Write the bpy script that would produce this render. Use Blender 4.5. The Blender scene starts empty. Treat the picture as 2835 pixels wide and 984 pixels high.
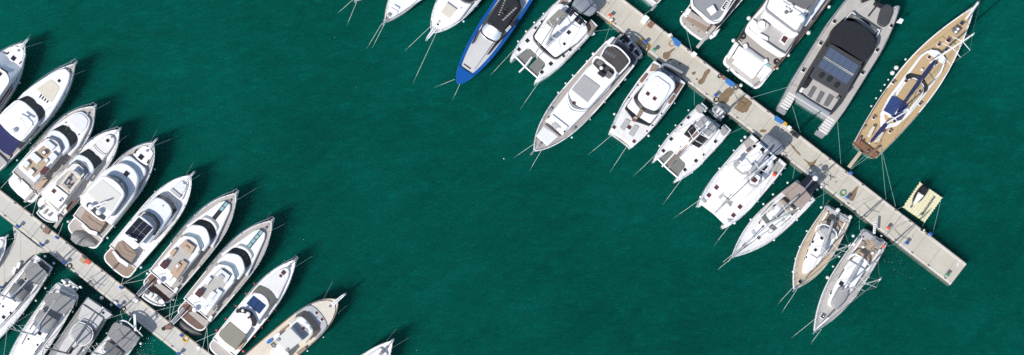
import bpy, bmesh, math, random
from mathutils import Vector
random.seed(7)
SC = bpy.context.scene
COL = SC.collection
PI = math.pi
# ------------------------------------------------------------------ camera geometry (drone straight above the marina)
IW, IH = 2835.0, 984.0
CX, CY = 1050.0, 1180.0          # nadir of the drone in photograph pixels
PXM, HC = 18.5, 230.0            # pixels per metre at the water, height of the drone
FPX = PXM * HC
def P(px, py, z=0.0):
    k = (HC - z) / FPX
    return Vector(((px - CX) * k, (CY - py) * k, z))
WIN = dict(A=(0,80,2.794), B=(0,280,2.483), C=(160,360,2.235), D=(370,500,2.079), E=(560,684,2.98), F=(0,624,2.483),
    G=(940,0,3.193), H=(1240,0,3.439), I=(1440,80,2.235), J=(1780,0,2.98), K=(2100,0,2.235), L=(2330,0,1.8625),
    M=(1780,260,2.235), N=(1980,440,2.793), O=(2160,544,2.235), Q=(960,880,8.595), R=(0,520,4.47), T=(1600,0,6.877),
    X=(360,760,3.992), S=(0,820,5.452), W=(2000,320,2.98), V=(2000,0,3.576), Y=(2380,440,2.235), Z=(0,0,1.0))
def WP(w, p, z=0.0):
    x0, y0, s = WIN[w]
    return P(x0 + p[0] / s, y0 + p[1] / s, z)

# ------------------------------------------------------------------ materials
MATS = {}
def mat(name, col, rough=0.5, var=0.12, scale=1.5, metal=0.0, bump=0.0, bscale=12.0, planks=0.0, pcol=None, spec=0.5, stripes=None, coat=0.0, dirt=0.0, joints=0.0):
    m = bpy.data.materials.new(name); m.use_nodes = True
    nt = m.node_tree; N = nt.nodes; L = nt.links
    bs = N['Principled BSDF']
    bs.inputs['Roughness'].default_value = rough; bs.inputs['Metallic'].default_value = metal
    bs.inputs['Specular IOR Level'].default_value = spec; bs.inputs['Coat Weight'].default_value = coat
    tc = N.new('ShaderNodeTexCoord')
    nz = N.new('ShaderNodeTexNoise'); nz.inputs['Scale'].default_value = scale; nz.inputs['Detail'].default_value = 6; nz.inputs['Roughness'].default_value = .65
    L.new(tc.outputs['Object'], nz.inputs['Vector'])
    rp = N.new('ShaderNodeMapRange'); rp.inputs[1].default_value = .25; rp.inputs[2].default_value = .75
    rp.inputs[3].default_value = 1 - var; rp.inputs[4].default_value = 1 + var * .6
    L.new(nz.outputs['Fac'], rp.inputs[0])
    mx = N.new('ShaderNodeMix'); mx.data_type = 'RGBA'; mx.blend_type = 'MULTIPLY'; mx.inputs[0].default_value = 1
    mx.inputs[6].default_value = (*col, 1); L.new(rp.outputs[0], mx.inputs[7])
    out = mx.outputs[2]
    if planks:
        wv = N.new('ShaderNodeTexWave'); wv.wave_type = 'BANDS'; wv.bands_direction = 'Y'
        wv.inputs['Scale'].default_value = .314 / planks; wv.inputs['Distortion'].default_value = .15
        L.new(tc.outputs['Object'], wv.inputs['Vector'])
        th = N.new('ShaderNodeMapRange'); th.inputs[1].default_value = 0.0; th.inputs[2].default_value = .12
        L.new(wv.outputs['Fac'], th.inputs[0])
        m2 = N.new('ShaderNodeMix'); m2.data_type = 'RGBA'; L.new(th.outputs[0], m2.inputs[0])
        pc = pcol or tuple(c * .45 for c in col)
        m2.inputs[6].default_value = (*pc, 1); L.new(out, m2.inputs[7]); out = m2.outputs[2]
    if joints:             # faint cast joints across the slabs and grit in the surface
        wv = N.new('ShaderNodeTexWave'); wv.wave_type = 'BANDS'; wv.bands_direction = 'X'; wv.inputs['Scale'].default_value = .314 / joints; wv.inputs['Distortion'].default_value = .05
        L.new(tc.outputs['Object'], wv.inputs['Vector'])
        th = N.new('ShaderNodeMapRange'); th.inputs[1].default_value = 0.0; th.inputs[2].default_value = .012; th.inputs[3].default_value = .78
        L.new(wv.outputs['Fac'], th.inputs[0])
        n3 = N.new('ShaderNodeTexNoise'); n3.inputs['Scale'].default_value = 3.2; n3.inputs['Detail'].default_value = 10; n3.inputs['Roughness'].default_value = .75
        mp = N.new('ShaderNodeMapping'); mp.inputs['Scale'].default_value = (.45, 1.6, 1); L.new(tc.outputs['Object'], mp.inputs['Vector']); L.new(mp.outputs[0], n3.inputs['Vector'])
        r3 = N.new('ShaderNodeMapRange'); r3.inputs[1].default_value = .3; r3.inputs[2].default_value = .7; r3.inputs[3].default_value = .90; r3.inputs[4].default_value = 1.06
        L.new(n3.outputs['Fac'], r3.inputs[0])
        mm = N.new('ShaderNodeMath'); mm.operation = 'MULTIPLY'; L.new(th.outputs[0], mm.inputs[0]); L.new(r3.outputs[0], mm.inputs[1])
        m4 = N.new('ShaderNodeMix'); m4.data_type = 'RGBA'; m4.blend_type = 'MULTIPLY'; m4.inputs[0].default_value = 1
        L.new(out, m4.inputs[6]); L.new(mm.outputs[0], m4.inputs[7]); out = m4.outputs[2]
    if dirt:
        n2 = N.new('ShaderNodeTexNoise'); n2.inputs['Scale'].default_value = .35; n2.inputs['Detail'].default_value = 8; n2.inputs['Roughness'].default_value = .7
        L.new(tc.outputs['Object'], n2.inputs['Vector'])
        r2 = N.new('ShaderNodeMapRange'); r2.inputs[1].default_value = .48; r2.inputs[2].default_value = .72; r2.inputs[4].default_value = dirt
        L.new(n2.outputs['Fac'], r2.inputs[0])
        m3 = N.new('ShaderNodeMix'); m3.data_type = 'RGBA'; L.new(r2.outputs[0], m3.inputs[0])
        L.new(out, m3.inputs[6]); m3.inputs[7].default_value = (col[0] * .55, col[1] * .5, col[2] * .42, 1); out = m3.outputs[2]
    L.new(out, bs.inputs['Base Color'])
    rr = N.new('ShaderNodeMapRange'); rr.inputs[3].default_value = max(.02, rough - .08); rr.inputs[4].default_value = min(1, rough + .1)
    L.new(nz.outputs['Fac'], rr.inputs[0]); L.new(rr.outputs[0], bs.inputs['Roughness'])
    if bump:
        nb = N.new('ShaderNodeTexNoise'); nb.inputs['Scale'].default_value = bscale; nb.inputs['Detail'].default_value = 4
        L.new(tc.outputs['Object'], nb.inputs['Vector'])
        bp = N.new('ShaderNodeBump'); bp.inputs['Strength'].default_value = bump; bp.inputs['Distance'].default_value = .05
        L.new(nb.outputs['Fac'], bp.inputs['Height']); L.new(bp.outputs['Normal'], bs.inputs['Normal'])
    MATS[name] = m
    return m
mat('white', (.79, .78, .765), .3, .07, .8, coat=.2, dirt=.16)
mat('offwhite', (.72, .70, .66), .4, .08, 1.2, dirt=.1)
mat('cream', (.62, .56, .46), .45, .08, 1.5, dirt=.1)
mat('nonskid', (.68, .67, .65), .6, .1, 1.6, bump=.1, bscale=40, dirt=.12)
mat('bluewhite', (.72, .735, .75), .3, .08, .7)
mat('lightgrey', (.42, .43, .44), .5, .1, 1.5, dirt=.1)
mat('grey', (.25, .255, .26), .6, .12, 1.5)
mat('taupe', (.40, .365, .335), .65, .12, 1.5, planks=.1, pcol=(.26, .235, .215), dirt=.2)
mat('greyteak', (.45, .425, .395), .7, .16, 1.6, planks=.09, pcol=(.32, .30, .28), dirt=.25)
mat('teak', (.30, .225, .17), .65, .18, 1.8, planks=.08, pcol=(.17, .11, .07), dirt=.2)
mat('goldteak', (.48, .35, .19), .6, .14, 1.4, planks=.09, pcol=(.30, .19, .085), dirt=.2)
mat('paleteak', (.50, .41, .29), .65, .14, 1.6, planks=.09, pcol=(.33, .26, .18), dirt=.2)
mat('mahogany', (.21, .105, .062), .35, .2, 2.5)
mat('redwood', (.15, .085, .065), .6, .25, 2.5)
mat('glass', (.022, .024, .028), .16, .2, .8, spec=.4)
mat('smoked', (.075, .066, .06), .25, .15, .8)
mat('blueglass', (.02, .05, .13), .05, .2, .8, spec=.9)
mat('tealglass', (.25, .45, .45), .1, .1, .8, spec=.8)
mat('paleglass', (.50, .62, .63), .12, .1, .8, spec=.8)
mat('greyglass', (.16, .18, .21), .12, .15, .8, spec=.8)
mat('silver', (.55, .60, .63), .12, .15, .5, metal=.6)
mat('black', (.016, .016, .018), .5, .2, 2)
mat('charcoal', (.045, .047, .05), .7, .15, 1.5, bump=.15, bscale=6)
mat('darkgrey', (.13, .13, .13), .7, .15, 1.5, bump=.2, bscale=5)
mat('midgrey', (.235, .232, .225), .8, .12, 1.2, bump=.3, bscale=3)
mat('canvas', (.30, .295, .285), .85, .12, 1.2, bump=.4, bscale=2.5)
mat('olive', (.235, .225, .18), .85, .1, 1.0, bump=.4, bscale=2.5)
mat('tancanvas', (.33, .265, .225), .85, .1, 1.2, bump=.4, bscale=2.5)
mat('greycover', (.52, .51, .49), .85, .08, 1.0, bump=.5, bscale=2)
mat('tramp', (.17, .175, .155), .9, .1, 2)
mat('navy', (.014, .02, .085), .8, .15, 1.2, bump=.4, bscale=2.5)
mat('navy2', (.02, .045, .15), .8, .15, 1.2, bump=.4, bscale=2.5)
mat('bluehull', (.005, .08, .31), .22, .12, .6, coat=.3)
mat('bluemat', (.03, .16, .42), .7, .2, 2)
mat('bluebox', (.02, .11, .42), .45, .2, 3)
mat('tan', (.45, .325, .225), .7, .12, 2, bump=.2, bscale=6)
mat('tanfloor', (.43, .335, .235), .6, .12, 2, planks=.1)
mat('cushion', (.66, .66, .65), .75, .08, 2, bump=.2, bscale=5)
mat('greycush', (.38, .375, .37), .8, .1, 2, bump=.2, bscale=5)
mat('beigepanel', (.60, .585, .54), .7, .06, 1.5)
mat('greypanel', (.34, .34, .33), .75, .08, 1.5)
mat('darkred', (.09, .03, .03), .4, .2, 2)
mat('steel', (.62, .63, .64), .25, .1, 4, metal=.85)
mat('alu', (.55, .56, .56), .4, .12, 2, metal=.5)
mat('fender', (.70, .71, .70), .45, .1, 3, dirt=.2)
mat('pinkfender', (.55, .07, .12), .4, .15, 3)
mat('tanfender', (.55, .42, .30), .5, .12, 3)
mat('rope', (.66, .69, .63), .9, .2, 6)
mat('greenrope', (.26, .42, .38), .9, .2, 6)
mat('rubber', (.035, .037, .04), .75, .2, 3)
mat('hypalon', (.30, .31, .32), .6, .1, 2)
mat('bluegrey', (.20, .22, .245), .75, .12, 1.5, bump=.3, bscale=3)
mat('paleconcrete', (.52, .50, .45), .9, .12, .7, bump=.15, bscale=20, dirt=.3, joints=2.4)
mat('concrete', (.515, .475, .39), .9, .14, .7, bump=.15, bscale=20, dirt=.36, joints=2.9)
mat('kerb', (.57, .54, .47), .85, .16, 1.2, bump=.15, bscale=14, dirt=.4)
mat('redpaint', (.34, .19, .16), .7, .3, 2)
mat('wet', (.22, .15, .08), .45, .2, 1.2)
mat('orange', (.72, .09, .03), .5, .15, 3)
mat('yellow', (.62, .36, .03), .6, .2, 4)
mat('green', (.06, .28, .14), .6, .2, 4)
mat('brownbox', (.22, .14, .10), .7, .2, 3)
mat('cardboard', (.42, .30, .19), .8, .15, 3)
mat('paleyellow', (.70, .66, .42), .6, .08, 2, dirt=.12)
mat('redbrown', (.23, .12, .085), .55, .25, 3)

def solar_mat(name, base, line, nx, ny, lw=.06):
    """photovoltaic cells drawn from object coordinates of the panel (unit square)"""
    m = bpy.data.materials.new(name); m.use_nodes = True
    nt = m.node_tree; N = nt.nodes; L = nt.links; bs = N['Principled BSDF']
    bs.inputs['Roughness'].default_value = .18
    tc = N.new('ShaderNodeTexCoord'); sp = N.new('ShaderNodeSeparateXYZ'); L.new(tc.outputs['UV'], sp.inputs[0])
    outs = []
    for k, n in ((0, nx), (1, ny)):
        mu = N.new('ShaderNodeMath'); mu.operation = 'MULTIPLY'; mu.inputs[1].default_value = n; L.new(sp.outputs[k], mu.inputs[0])
        fr = N.new('ShaderNodeMath'); fr.operation = 'FRACT'; L.new(mu.outputs[0], fr.inputs[0])
        s1 = N.new('ShaderNodeMath'); s1.operation = 'SUBTRACT'; s1.inputs[1].default_value = .5; L.new(fr.outputs[0], s1.inputs[0])
        ab = N.new('ShaderNodeMath'); ab.operation = 'ABSOLUTE'; L.new(s1.outputs[0], ab.inputs[0])
        gt = N.new('ShaderNodeMath'); gt.operation = 'GREATER_THAN'; gt.inputs[1].default_value = .5 - lw; L.new(ab.outputs[0], gt.inputs[0])
        outs.append(gt)
    mxm = N.new('ShaderNodeMath'); mxm.operation = 'MAXIMUM'; L.new(outs[0].outputs[0], mxm.inputs[0]); L.new(outs[1].outputs[0], mxm.inputs[1])
    mx = N.new('ShaderNodeMix'); mx.data_type = 'RGBA'; L.new(mxm.outputs[0], mx.inputs[0])
    mx.inputs[6].default_value = (*base, 1); mx.inputs[7].default_value = (*line, 1)
    L.new(mx.outputs[2], bs.inputs['Base Color'])
    MATS[name] = m
solar_mat('solar', (.012, .013, .02), (.03, .032, .045), 4, 5)
solar_mat('solarblue', (.075, .10, .15), (.10, .13, .19), 5, 8, .04)

# ------------------------------------------------------------------ mesh helpers
def link(name, verts, faces, material, parent=None, smooth=None, uv=None):
    me = bpy.data.meshes.new(name)
    me.from_pydata([tuple(v) for v in verts], [], faces)
    if uv is not None:
        ul = me.uv_layers.new(name='UVMap')
        for lp in me.loops: ul.data[lp.index].uv = uv[lp.vertex_index]
    me.materials.append(MATS[material])
    me.validate(); me.update()
    if smooth is not None:
        for p in me.polygons: p.use_smooth = True
        me.set_sharp_from_angle(angle=math.radians(smooth))
    o = bpy.data.objects.new(name, me); COL.objects.link(o)
    if parent is not None: o.parent = parent
    return o
def tag(o, label, cat, group=None, kind=None):
    if label: o['label'] = label
    if cat: o['category'] = cat
    if group: o['group'] = group
    if kind: o['kind'] = kind
    return o
def empty(name, loc, rz=0.0):
    o = bpy.data.objects.new(name, None); COL.objects.link(o)
    o.location = loc; o.rotation_euler = (0, 0, rz); o.empty_display_size = .3
    return o
def area(poly): return .5 * sum(poly[i - 1][0] * poly[i][1] - poly[i][0] * poly[i - 1][1] for i in range(len(poly)))
def ccw(poly): return poly if area(poly) > 0 else poly[::-1]
def hull2d(pts):
    P_ = sorted(set((round(x, 4), round(y, 4)) for x, y in pts))
    def half(ps):
        h = []
        for p in ps:
            while len(h) > 1 and (h[-1][0] - h[-2][0]) * (p[1] - h[-2][1]) - (h[-1][1] - h[-2][1]) * (p[0] - h[-2][0]) <= 0: h.pop()
            h.append(p)
        return h
    return half(P_)[:-1] + half(P_[::-1])[:-1]
def rnd(poly, r, n=4):
    if r <= 0: return poly
    out = []; m = len(poly)
    for i in range(m):
        a, b, c = Vector(poly[i - 1][:2]), Vector(poly[i][:2]), Vector(poly[(i + 1) % m][:2])
        d1, d2 = (a - b).length, (c - b).length
        if d1 < 1e-4 or d2 < 1e-4: out.append(tuple(b)); continue
        ang = (a - b).angle(c - b)
        if ang > 2.9: out.append(tuple(b)); continue
        k1, k2 = min(r, .46 * d1), min(r, .46 * d2)
        p, q = b + (a - b) * k1 / d1, b + (c - b) * k2 / d2
        for j in range(n + 1):
            t = j / n
            v = p * (1 - t) ** 2 + b * 2 * t * (1 - t) + q * t * t
            out.append((v.x, v.y))
    return out
def inset(poly, d):
    m = len(poly); out = []
    for i in range(m):
        a, b, c = Vector(poly[i - 1][:2]), Vector(poly[i][:2]), Vector(poly[(i + 1) % m][:2])
        e1, e2 = b - a, c - b
        if e1.length < 1e-6: e1 = e2
        if e2.length < 1e-6: e2 = e1
        if e1.length < 1e-6: out.append(tuple(b)); continue
        n1 = Vector((-e1.y, e1.x)).normalized(); n2 = Vector((-e2.y, e2.x)).normalized()
        n = n1 + n2
        if n.length < .3: n = n1
        n.normalize(); k = d / max(.45, n.dot(n1))
        out.append((b.x + n.x * k, b.y + n.y * k))
    return out
def resample(pts, n, closed=False):
    pts = [Vector(p) for p in pts]
    if closed: pts = pts + [pts[0]]
    ds = [0]
    for i in range(1, len(pts)): ds.append(ds[-1] + (pts[i] - pts[i - 1]).length)
    tot = ds[-1]; out = []; k = 0
    cnt = n if closed else n - 1
    for i in range(n):
        d = tot * i / cnt
        while k < len(ds) - 2 and ds[k + 1] < d: k += 1
        seg = ds[k + 1] - ds[k]
        t = 0 if seg < 1e-9 else (d - ds[k]) / seg
        out.append(pts[k].lerp(pts[k + 1], min(1, max(0, t))))
    return out
def smoothline(pts, n=6):
    """Catmull-Rom through an open polyline"""
    pts = [Vector(p) for p in pts]
    if len(pts) < 3: return pts
    ext = [pts[0] * 2 - pts[1]] + pts + [pts[-1] * 2 - pts[-2]]
    out = []
    for i in range(1, len(ext) - 2):
        p0, p1, p2, p3 = ext[i - 1:i + 3]
        for j in range(n):
            t = j / n
            out.append(.5 * ((2 * p1) + (p2 - p0) * t + (2 * p0 - 5 * p1 + 4 * p2 - p3) * t * t + (3 * p1 - p0 - 3 * p2 + p3) * t ** 3))
    out.append(pts[-1])
    return out
class MB:
    def __init__(s): s.v = []; s.f = []; s.uv = None
    def ring(s, pts):
        i = len(s.v); s.v += [tuple(p) for p in pts]; return list(range(i, i + len(pts)))
    def bridge(s, a, b, closed=True):
        n = len(a)
        for i in range(n if closed else n - 1):
            j = (i + 1) % n; s.f.append((a[i], a[j], b[j], b[i]))
    def slab(s, poly, z0, z1, bev=.03, taper=0.0):
        poly = ccw(poly)
        zz = z1 if callable(z1) else (lambda x, y: z1)
        r0 = s.ring([(x, y, z0 if not callable(z0) else z0(x, y)) for x, y in inset(poly, -taper)])
        r1 = s.ring([(x, y, zz(x, y) - bev) for x, y in poly])
        r2 = s.ring([(x, y, zz(x, y)) for x, y in inset(poly, bev)])
        s.bridge(r0, r1); s.bridge(r1, r2)
        s.f.append(tuple(r2)); s.f.append(tuple(r0[::-1]))
    def tube(s, pts, r, k=6, closed=False):
        pts = [Vector(p) for p in pts]; rings = []; n = len(pts)
        for i, p in enumerate(pts):
            a = pts[i - 1] if (i or closed) else p
            b = pts[(i + 1) % n] if (i < n - 1 or closed) else p
            d = (b - a)
            if d.length < 1e-6: d = Vector((0, 0, 1))
            d.normalize()
            u = d.cross(Vector((0, 0, 1)))
            if u.length < .05: u = Vector((1, 0, 0))
            u.normalize(); w = d.cross(u)
            rr = r[i] if isinstance(r, (list, tuple)) else r
            rings.append(s.ring([p + (u * math.cos(2 * PI * j / k) + w * math.sin(2 * PI * j / k)) * rr for j in range(k)]))
        for i in range(n - 1): s.bridge(rings[i], rings[i + 1])
        if closed: s.bridge(rings[-1], rings[0])
        else: s.f.append(tuple(rings[0][::-1])); s.f.append(tuple(rings[-1]))
    def lathe(s, c, prof, k=12):
        c = Vector(c); rings = [s.ring([c + Vector((r * math.cos(2 * PI * j / k), r * math.sin(2 * PI * j / k), z)) for j in range(k)]) for r, z in prof]
        for i in range(len(rings) - 1): s.bridge(rings[i], rings[i + 1])
        s.f.append(tuple(rings[0][::-1])); s.f.append(tuple(rings[-1]))
    def box(s, c, lx, ly, z0, z1, ang=0, bev=.02, r=0.0):
        ca, sa = math.cos(ang), math.sin(ang)
        q = [(c[0] + x * ca - y * sa, c[1] + x * sa + y * ca) for x, y in ((-lx / 2, -ly / 2), (lx / 2, -ly / 2), (lx / 2, ly / 2), (-lx / 2, ly / 2))]
        s.slab(rnd(q, r), z0, z1, bev)
    def build(s, name, material, parent=None, smooth=35): return link(name, s.v, s.f, material, parent, smooth)
BALL = [(.02, -1.0), (.38, -.92), (.71, -.71), (.92, -.38), (1, 0), (.92, .38), (.71, .71), (.38, .92), (.02, 1.0)]

FEND = {}
def fender_mesh(m, long):
    key = (m, long)
    if key not in FEND:
        b = MB(); st = 2.0 if long else 1.05
        b.lathe((0, 0, 0), [(r, z * st) for r, z in BALL], 12)
        b.lathe((0, 0, st * .97), [(.22, 0), (.2, .25), (.08, .3)], 8)
        b.tube([(0, 0, st + .1), (0.1, 0, st + 2.2)], .06, 5)
        me_o = b.build('fender', m, None, 50)
        me = me_o.data; bpy.data.objects.remove(me_o); FEND[key] = me
    return FEND[key]
ORD = ['first', 'second', 'third', 'fourth', 'fifth', 'sixth', 'seventh', 'eighth', 'ninth', 'tenth', 'eleventh', 'twelfth']
CNAME = {'fender': 'white', 'pinkfender': 'red', 'tanfender': 'tan'}

class Boat:
    def __init__(s, name, label, cat, short, win, stern, bow, hb, zs=1.7, zb=2.8, group=None):
        s.short = short; s.w = win
        a, b = WP(win, stern, .5), WP(win, bow, zb)
        a.z = b.z = 0
        s.o = a; s.d = (b - a); s.L = s.d.length; s.d.normalize(); s.n = Vector((-s.d.y, s.d.x, 0))
        s.rz = math.atan2(s.d.y, s.d.x)
        s.hb = hb / PXM; s.zs = zs; s.zb = zb
        s.obj = empty(name, a, s.rz); tag(s.obj, label, cat, group)
        s.ref = s; s.wf = None; s.nl = {}
    def W(s, w): s.w = w; return s
    def like(s, other): s.ref = other; return s
    def l(s, p, z=0.0):
        q = WP(s.w, p, z) - s.ref.o
        return (q.dot(s.ref.d), q.dot(s.ref.n))
    def poly(s, pts, z, mir=True):
        q = [s.l(p, z) for p in pts]
        if mir:
            a = [(x, abs(y)) for x, y in q]
            a = [(x, 0.0 if y < .12 else y) for x, y in a]
            q = a + [(x, -y) for x, y in reversed(a) if y > 0]
            q = hull2d(q)
        return ccw(q)
    def swim(s, t1, m, w=.9, z=1.0, rim='white', r=.5, sq=.72):
        o = s.sltw('swim_platform', [(t1 + .03, w * .98), (.03, w), (.0, w * sq), (-.008, 0)], z, rim, .4, r, .05)
        mb = MB(); q = s.tw([(t1 + .02, w * .90), (.035, w * .93), (.010, w * (sq - .05)), (.004, 0)]); q = q + [(x, -y) for x, y in reversed(q[:-1])]
        mb.slab(rnd(ccw(q), r * .8), z - .1, z + .012, .006); mb.build('platform_deck', m, o); return o
    def sl(s, name, pts, z, m, th=.25, mir=True, r=.15, bev=.03, par=None, taper=0.0):
        b = MB(); b.slab(rnd(s.poly(pts, z, mir), r), z - th, z, min(bev, th * .45), taper)
        return b.build(name, m, par or s.obj)
    def slm(s, name, plist, z, m, th=.25, r=.15, bev=.03, par=None):
        b = MB()
        for pts in plist: b.slab(rnd(s.poly(pts, z, False), r), z - th, z, bev)
        return b.build(name, m, par or s.obj)
    def tw(s, pts): return [(t * s.L, w * s.hb) for t, w in pts]
    def sltw(s, name, pts, z, m, th=.25, r=.15, bev=.03, par=None, mir=True, taper=0.0):
        q = s.tw(pts)
        if mir:
            q = [(x, abs(y)) for x, y in q]
            q = q + [(x, -y) for x, y in reversed(q) if abs(y) > 1e-3]
        b = MB(); b.slab(rnd(ccw(q), r), z - th, z, bev, taper); return b.build(name, m, par or s.obj)
    def band(s, name, lo, zlo, hi, zhi, m, par=None, n=36):
        def side(pts, z):
            q = [s.l(p, z) for p in pts]; q = [(x, abs(y)) for x, y in q]; q[0] = (q[0][0], 0.0)
            q = [(x, -y) for x, y in reversed(q[1:])] + q
            return resample([Vector((v.x, v.y)) for v in smoothline([Vector((x, y)) for x, y in q], 5)], n)
        a, b = side(lo, zlo), side(hi, zhi)
        mb = MB()
        r0 = mb.ring([(p.x, p.y, zlo) for p in a]); r1 = mb.ring([(p.x, p.y, zhi) for p in b])
        r2 = mb.ring([(p.x, p.y, zhi - .03) for p in b]); 
        mb.bridge(r0, r1, False); mb.bridge(r1, r2, False)
        return mb.build(name, m, par or s.obj, 40)
    def hull(s, m='white', deck='nonskid', ws=.9, tm=.45, p=3.0, q=1.0, t0=0.0, bul=.2, cap=.14, capm=None, flare=.9, zfun=None):
        n = 30; L = s.L
        def wf(t):
            if t < tm: return ws + (1 - ws) * (1 - (1 - t / tm) ** 2)
            u = (t - tm) / (1 - tm); return max(0.0, (1 - u ** p)) ** q
        s.wf = wf; s.t0 = t0
        zf = lambda t: s.zs + (s.zb - s.zs) * max(0, (t - .1) / .9) ** 1.7
        s.zf = zf
        ts = [t0 + (1 - t0) * (1 - (1 - i / (n - 1)) ** 1.6) for i in range(n)]
        # one closed ring of stations per level: port from stern to bow then starboard back
        def ring(off, z, k=1.0, tip=1.0, z_is=None):
            a = []
            for t in ts:
                x = t * L * tip if t > .5 else t * L * (1 - (1 - tip) * t * 2 * .5)
                a.append((x, max(.0, wf(t) * s.hb * k - off), z if z_is is None else z_is(t)))
            a = [list(v) for v in a]
            if off > 0:      # move the tip back by the offset
                for v, t in zip(a, ts):
                    v[0] = min(v[0], L - off * 1.5)
                    if t == ts[0]: v[0] += off
            return [tuple(v) for v in a] + [(v[0], -v[1], v[2]) for v in reversed(a[:-1])]
        mb = MB()
        r = [mb.ring(ring(0, -1.3, flare * .7, .9)), mb.ring(ring(0, .05, flare, .955)), mb.ring(ring(0, 0, .985, .99, lambda t: zf(t) * .65)),
             mb.ring(ring(0, 0, 1.0, 1.0, lambda t: zf(t) - .05)), mb.ring(ring(.03, 0, 1, 1, zf))]
        for a, b in zip(r, r[1:]): mb.bridge(a, b)
        mb.f.append(tuple(r[0][::-1]))
        h = mb.build('hull', m, s.obj, 40)
        mb = MB()
        c1, c2, c3 = mb.ring(ring(.03, 0, 1, 1, zf)), mb.ring(ring(cap, 0, 1, 1, zf)), mb.ring(ring(cap + .02, 0, 1, 1, lambda t: zf(t) - bul - .02))
        mb.bridge(c1, c2); mb.bridge(c2, c3)
        mb.build('gunwale', capm or m, s.obj, 40)
        mb = MB()
        d = ring(cap + .01, 0, 1, 1, lambda t: zf(t) - bul)
        nn = len(ts); pr = mb.ring(d[:nn]); sr = mb.ring([(x, -y, z) for x, y, z in d[:nn]])
        mb.bridge(sr, pr, False)
        mb.build('deck', deck, s.obj, 40)
        return h
    def gun(s, t, side, off=0.0, dz=0.0):
        return Vector((min(t * s.L, s.L - off * 1.4), side * max(0, s.wf(t) * s.hb - off), s.zf(t) + dz))
    def rail(s, t0=.35, t1=1.0, h=.75, off=.12, r=.026, tip=.25, mid=True, m='steel', posts=8):
        mb = MB(); ts = [t0 + (t1 - t0) * i / 18 for i in range(19)]
        for hh in ((h, h * .5) if mid else (h,)):
            line = [s.gun(t, 1, off, hh) for t in ts]
            for i, v in enumerate(line):
                e = max(0, (ts[i] - .85) / .15) ; v.x += tip * e
            if t1 >= .999: pts = line[:-1] + [Vector((line[-1].x, .25, line[-1].z)), Vector((line[-1].x, -.25, line[-1].z))] + [Vector((v.x, -v.y, v.z)) for v in reversed(line[:-1])]
            else: pts = None
            if pts: mb.tube(pts, r, 5)
            else:
                mb.tube(line, r, 5); mb.tube([Vector((v.x, -v.y, v.z)) for v in line], r, 5)
        for i in range(posts):
            t = t0 + (t1 - t0) * (i / (posts - .6))
            for sd in (1, -1):
                a, b = s.gun(t, sd, off, 0), s.gun(t, sd, off, h)
                b.x += tip * max(0, (t - .85) / .15)
                mb.tube([a, b], r * .9, 5)
        return mb.build('railing', m, s.obj, 50)
    def hatch(s, p, size, z, m='glass', fm='offwhite', name='hatch', size2=None, ang=0):
        k = PXM * WIN[s.w][2]; a = size / k; b2 = (size2 or size) / k
        c = s.l(p, z); mb = MB(); mb.box(c, a + .12, b2 + .12, z - .25, z - .02, ang, .02, .08)
        f = mb.build(name, fm, s.obj)
        mb = MB(); mb.box(c, a, b2, z - .1, z + .02, ang, .015, .06); mb.build('pane', m, f)
        return f
    def box(s, name, p, lx, ly, z, m, th=.3, ang=0, r=.08, par=None, bev=.04):
        """lx, ly in window pixels, ang in degrees relative to the boat"""
        k = PXM * WIN[s.w][2]; c = s.l(p, z); mb = MB(); mb.box(c, lx / k, ly / k, z - th, z, math.radians(ang), bev, r)
        return mb.build(name, m, par or s.obj)
    def line(s, name, pts, r, m='steel', par=None, k=6, smooth=False, mir=False):
        q = [Vector((*s.l(p[:2], p[2]), p[2])) for p in pts]
        if smooth: q = smoothline(q, 6)
        mb = MB(); mb.tube(q, r, k)
        if mir: mb.tube([Vector((v.x, -v.y, v.z)) for v in q], r, k)
        return mb.build(name, m, par or s.obj, 50)
    def ball(s, name, p, z, r, m='white', sq=1.0, par=None):
        mb = MB(); mb.lathe((*s.l(p, z), z), [(a * r, b * r * sq) for a, b in BALL], 16)
        return mb.build(name, m, par or s.obj, 60)
    def radar(s, p, z, w=1.6, ang=20, m='white'):
        c = s.l(p, z); mb = MB(); mb.lathe((*c, z - .5), [(.18, 0), (.14, .35), (.2, .4), (.2, .45)], 10); o = mb.build('radar_pedestal', m, s.obj)
        mb = MB(); mb.box(c, .22, w, z - .04, z + .12, math.radians(ang), .03, .08); mb.build('radar_scanner', m, o)
        return o
    def cleats(s, ts=(.08, .4, .78, .93)):
        mb = MB()
        for t in ts:
            for sd in (1, -1):
                a = s.gun(t, sd, .1, .0); mb.tube([a + Vector((-.16, 0, .09)), a + Vector((.16, 0, .09))], .028, 5); mb.tube([a, a + Vector((0, 0, .09))], .03, 5)
        mb.build('deck_cleats', 'steel', s.obj)
    def anchor(s, tip=.55, w=.3, m='white'):
        mb = MB(); zb = s.zb
        mb.slab(rnd([(s.L - (1.1 if tip > .45 else .5), -w * .8), (s.L + tip * .6, -w * .55), (s.L + tip, -w * .3), (s.L + tip, w * .3), (s.L + tip * .6, w * .55), (s.L - (1.1 if tip > .45 else .5), w * .8)], .08), zb - .12, zb + .06, .03)
        o = mb.build('bow_roller', m, s.obj)
        mb = MB(); mb.tube([(s.L - 1.0, 0, zb + .1), (s.L + tip, 0, zb + .12), (s.L + tip + .15, 0, zb - .2)], .05, 6)
        mb.slab([(s.L + tip - .1, -.24), (s.L + tip + .28, 0), (s.L + tip - .1, .24)], zb - .2, zb - .1, .02); mb.build('anchor', 'steel', o)
        mb = MB(); mb.lathe((s.L - 1.5, 0, zb - .25), [(.2, 0), (.2, .2), (.12, .26), (.17, .34), (.17, .4)], 10); mb.build('windlass', 'steel', s.obj)
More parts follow.
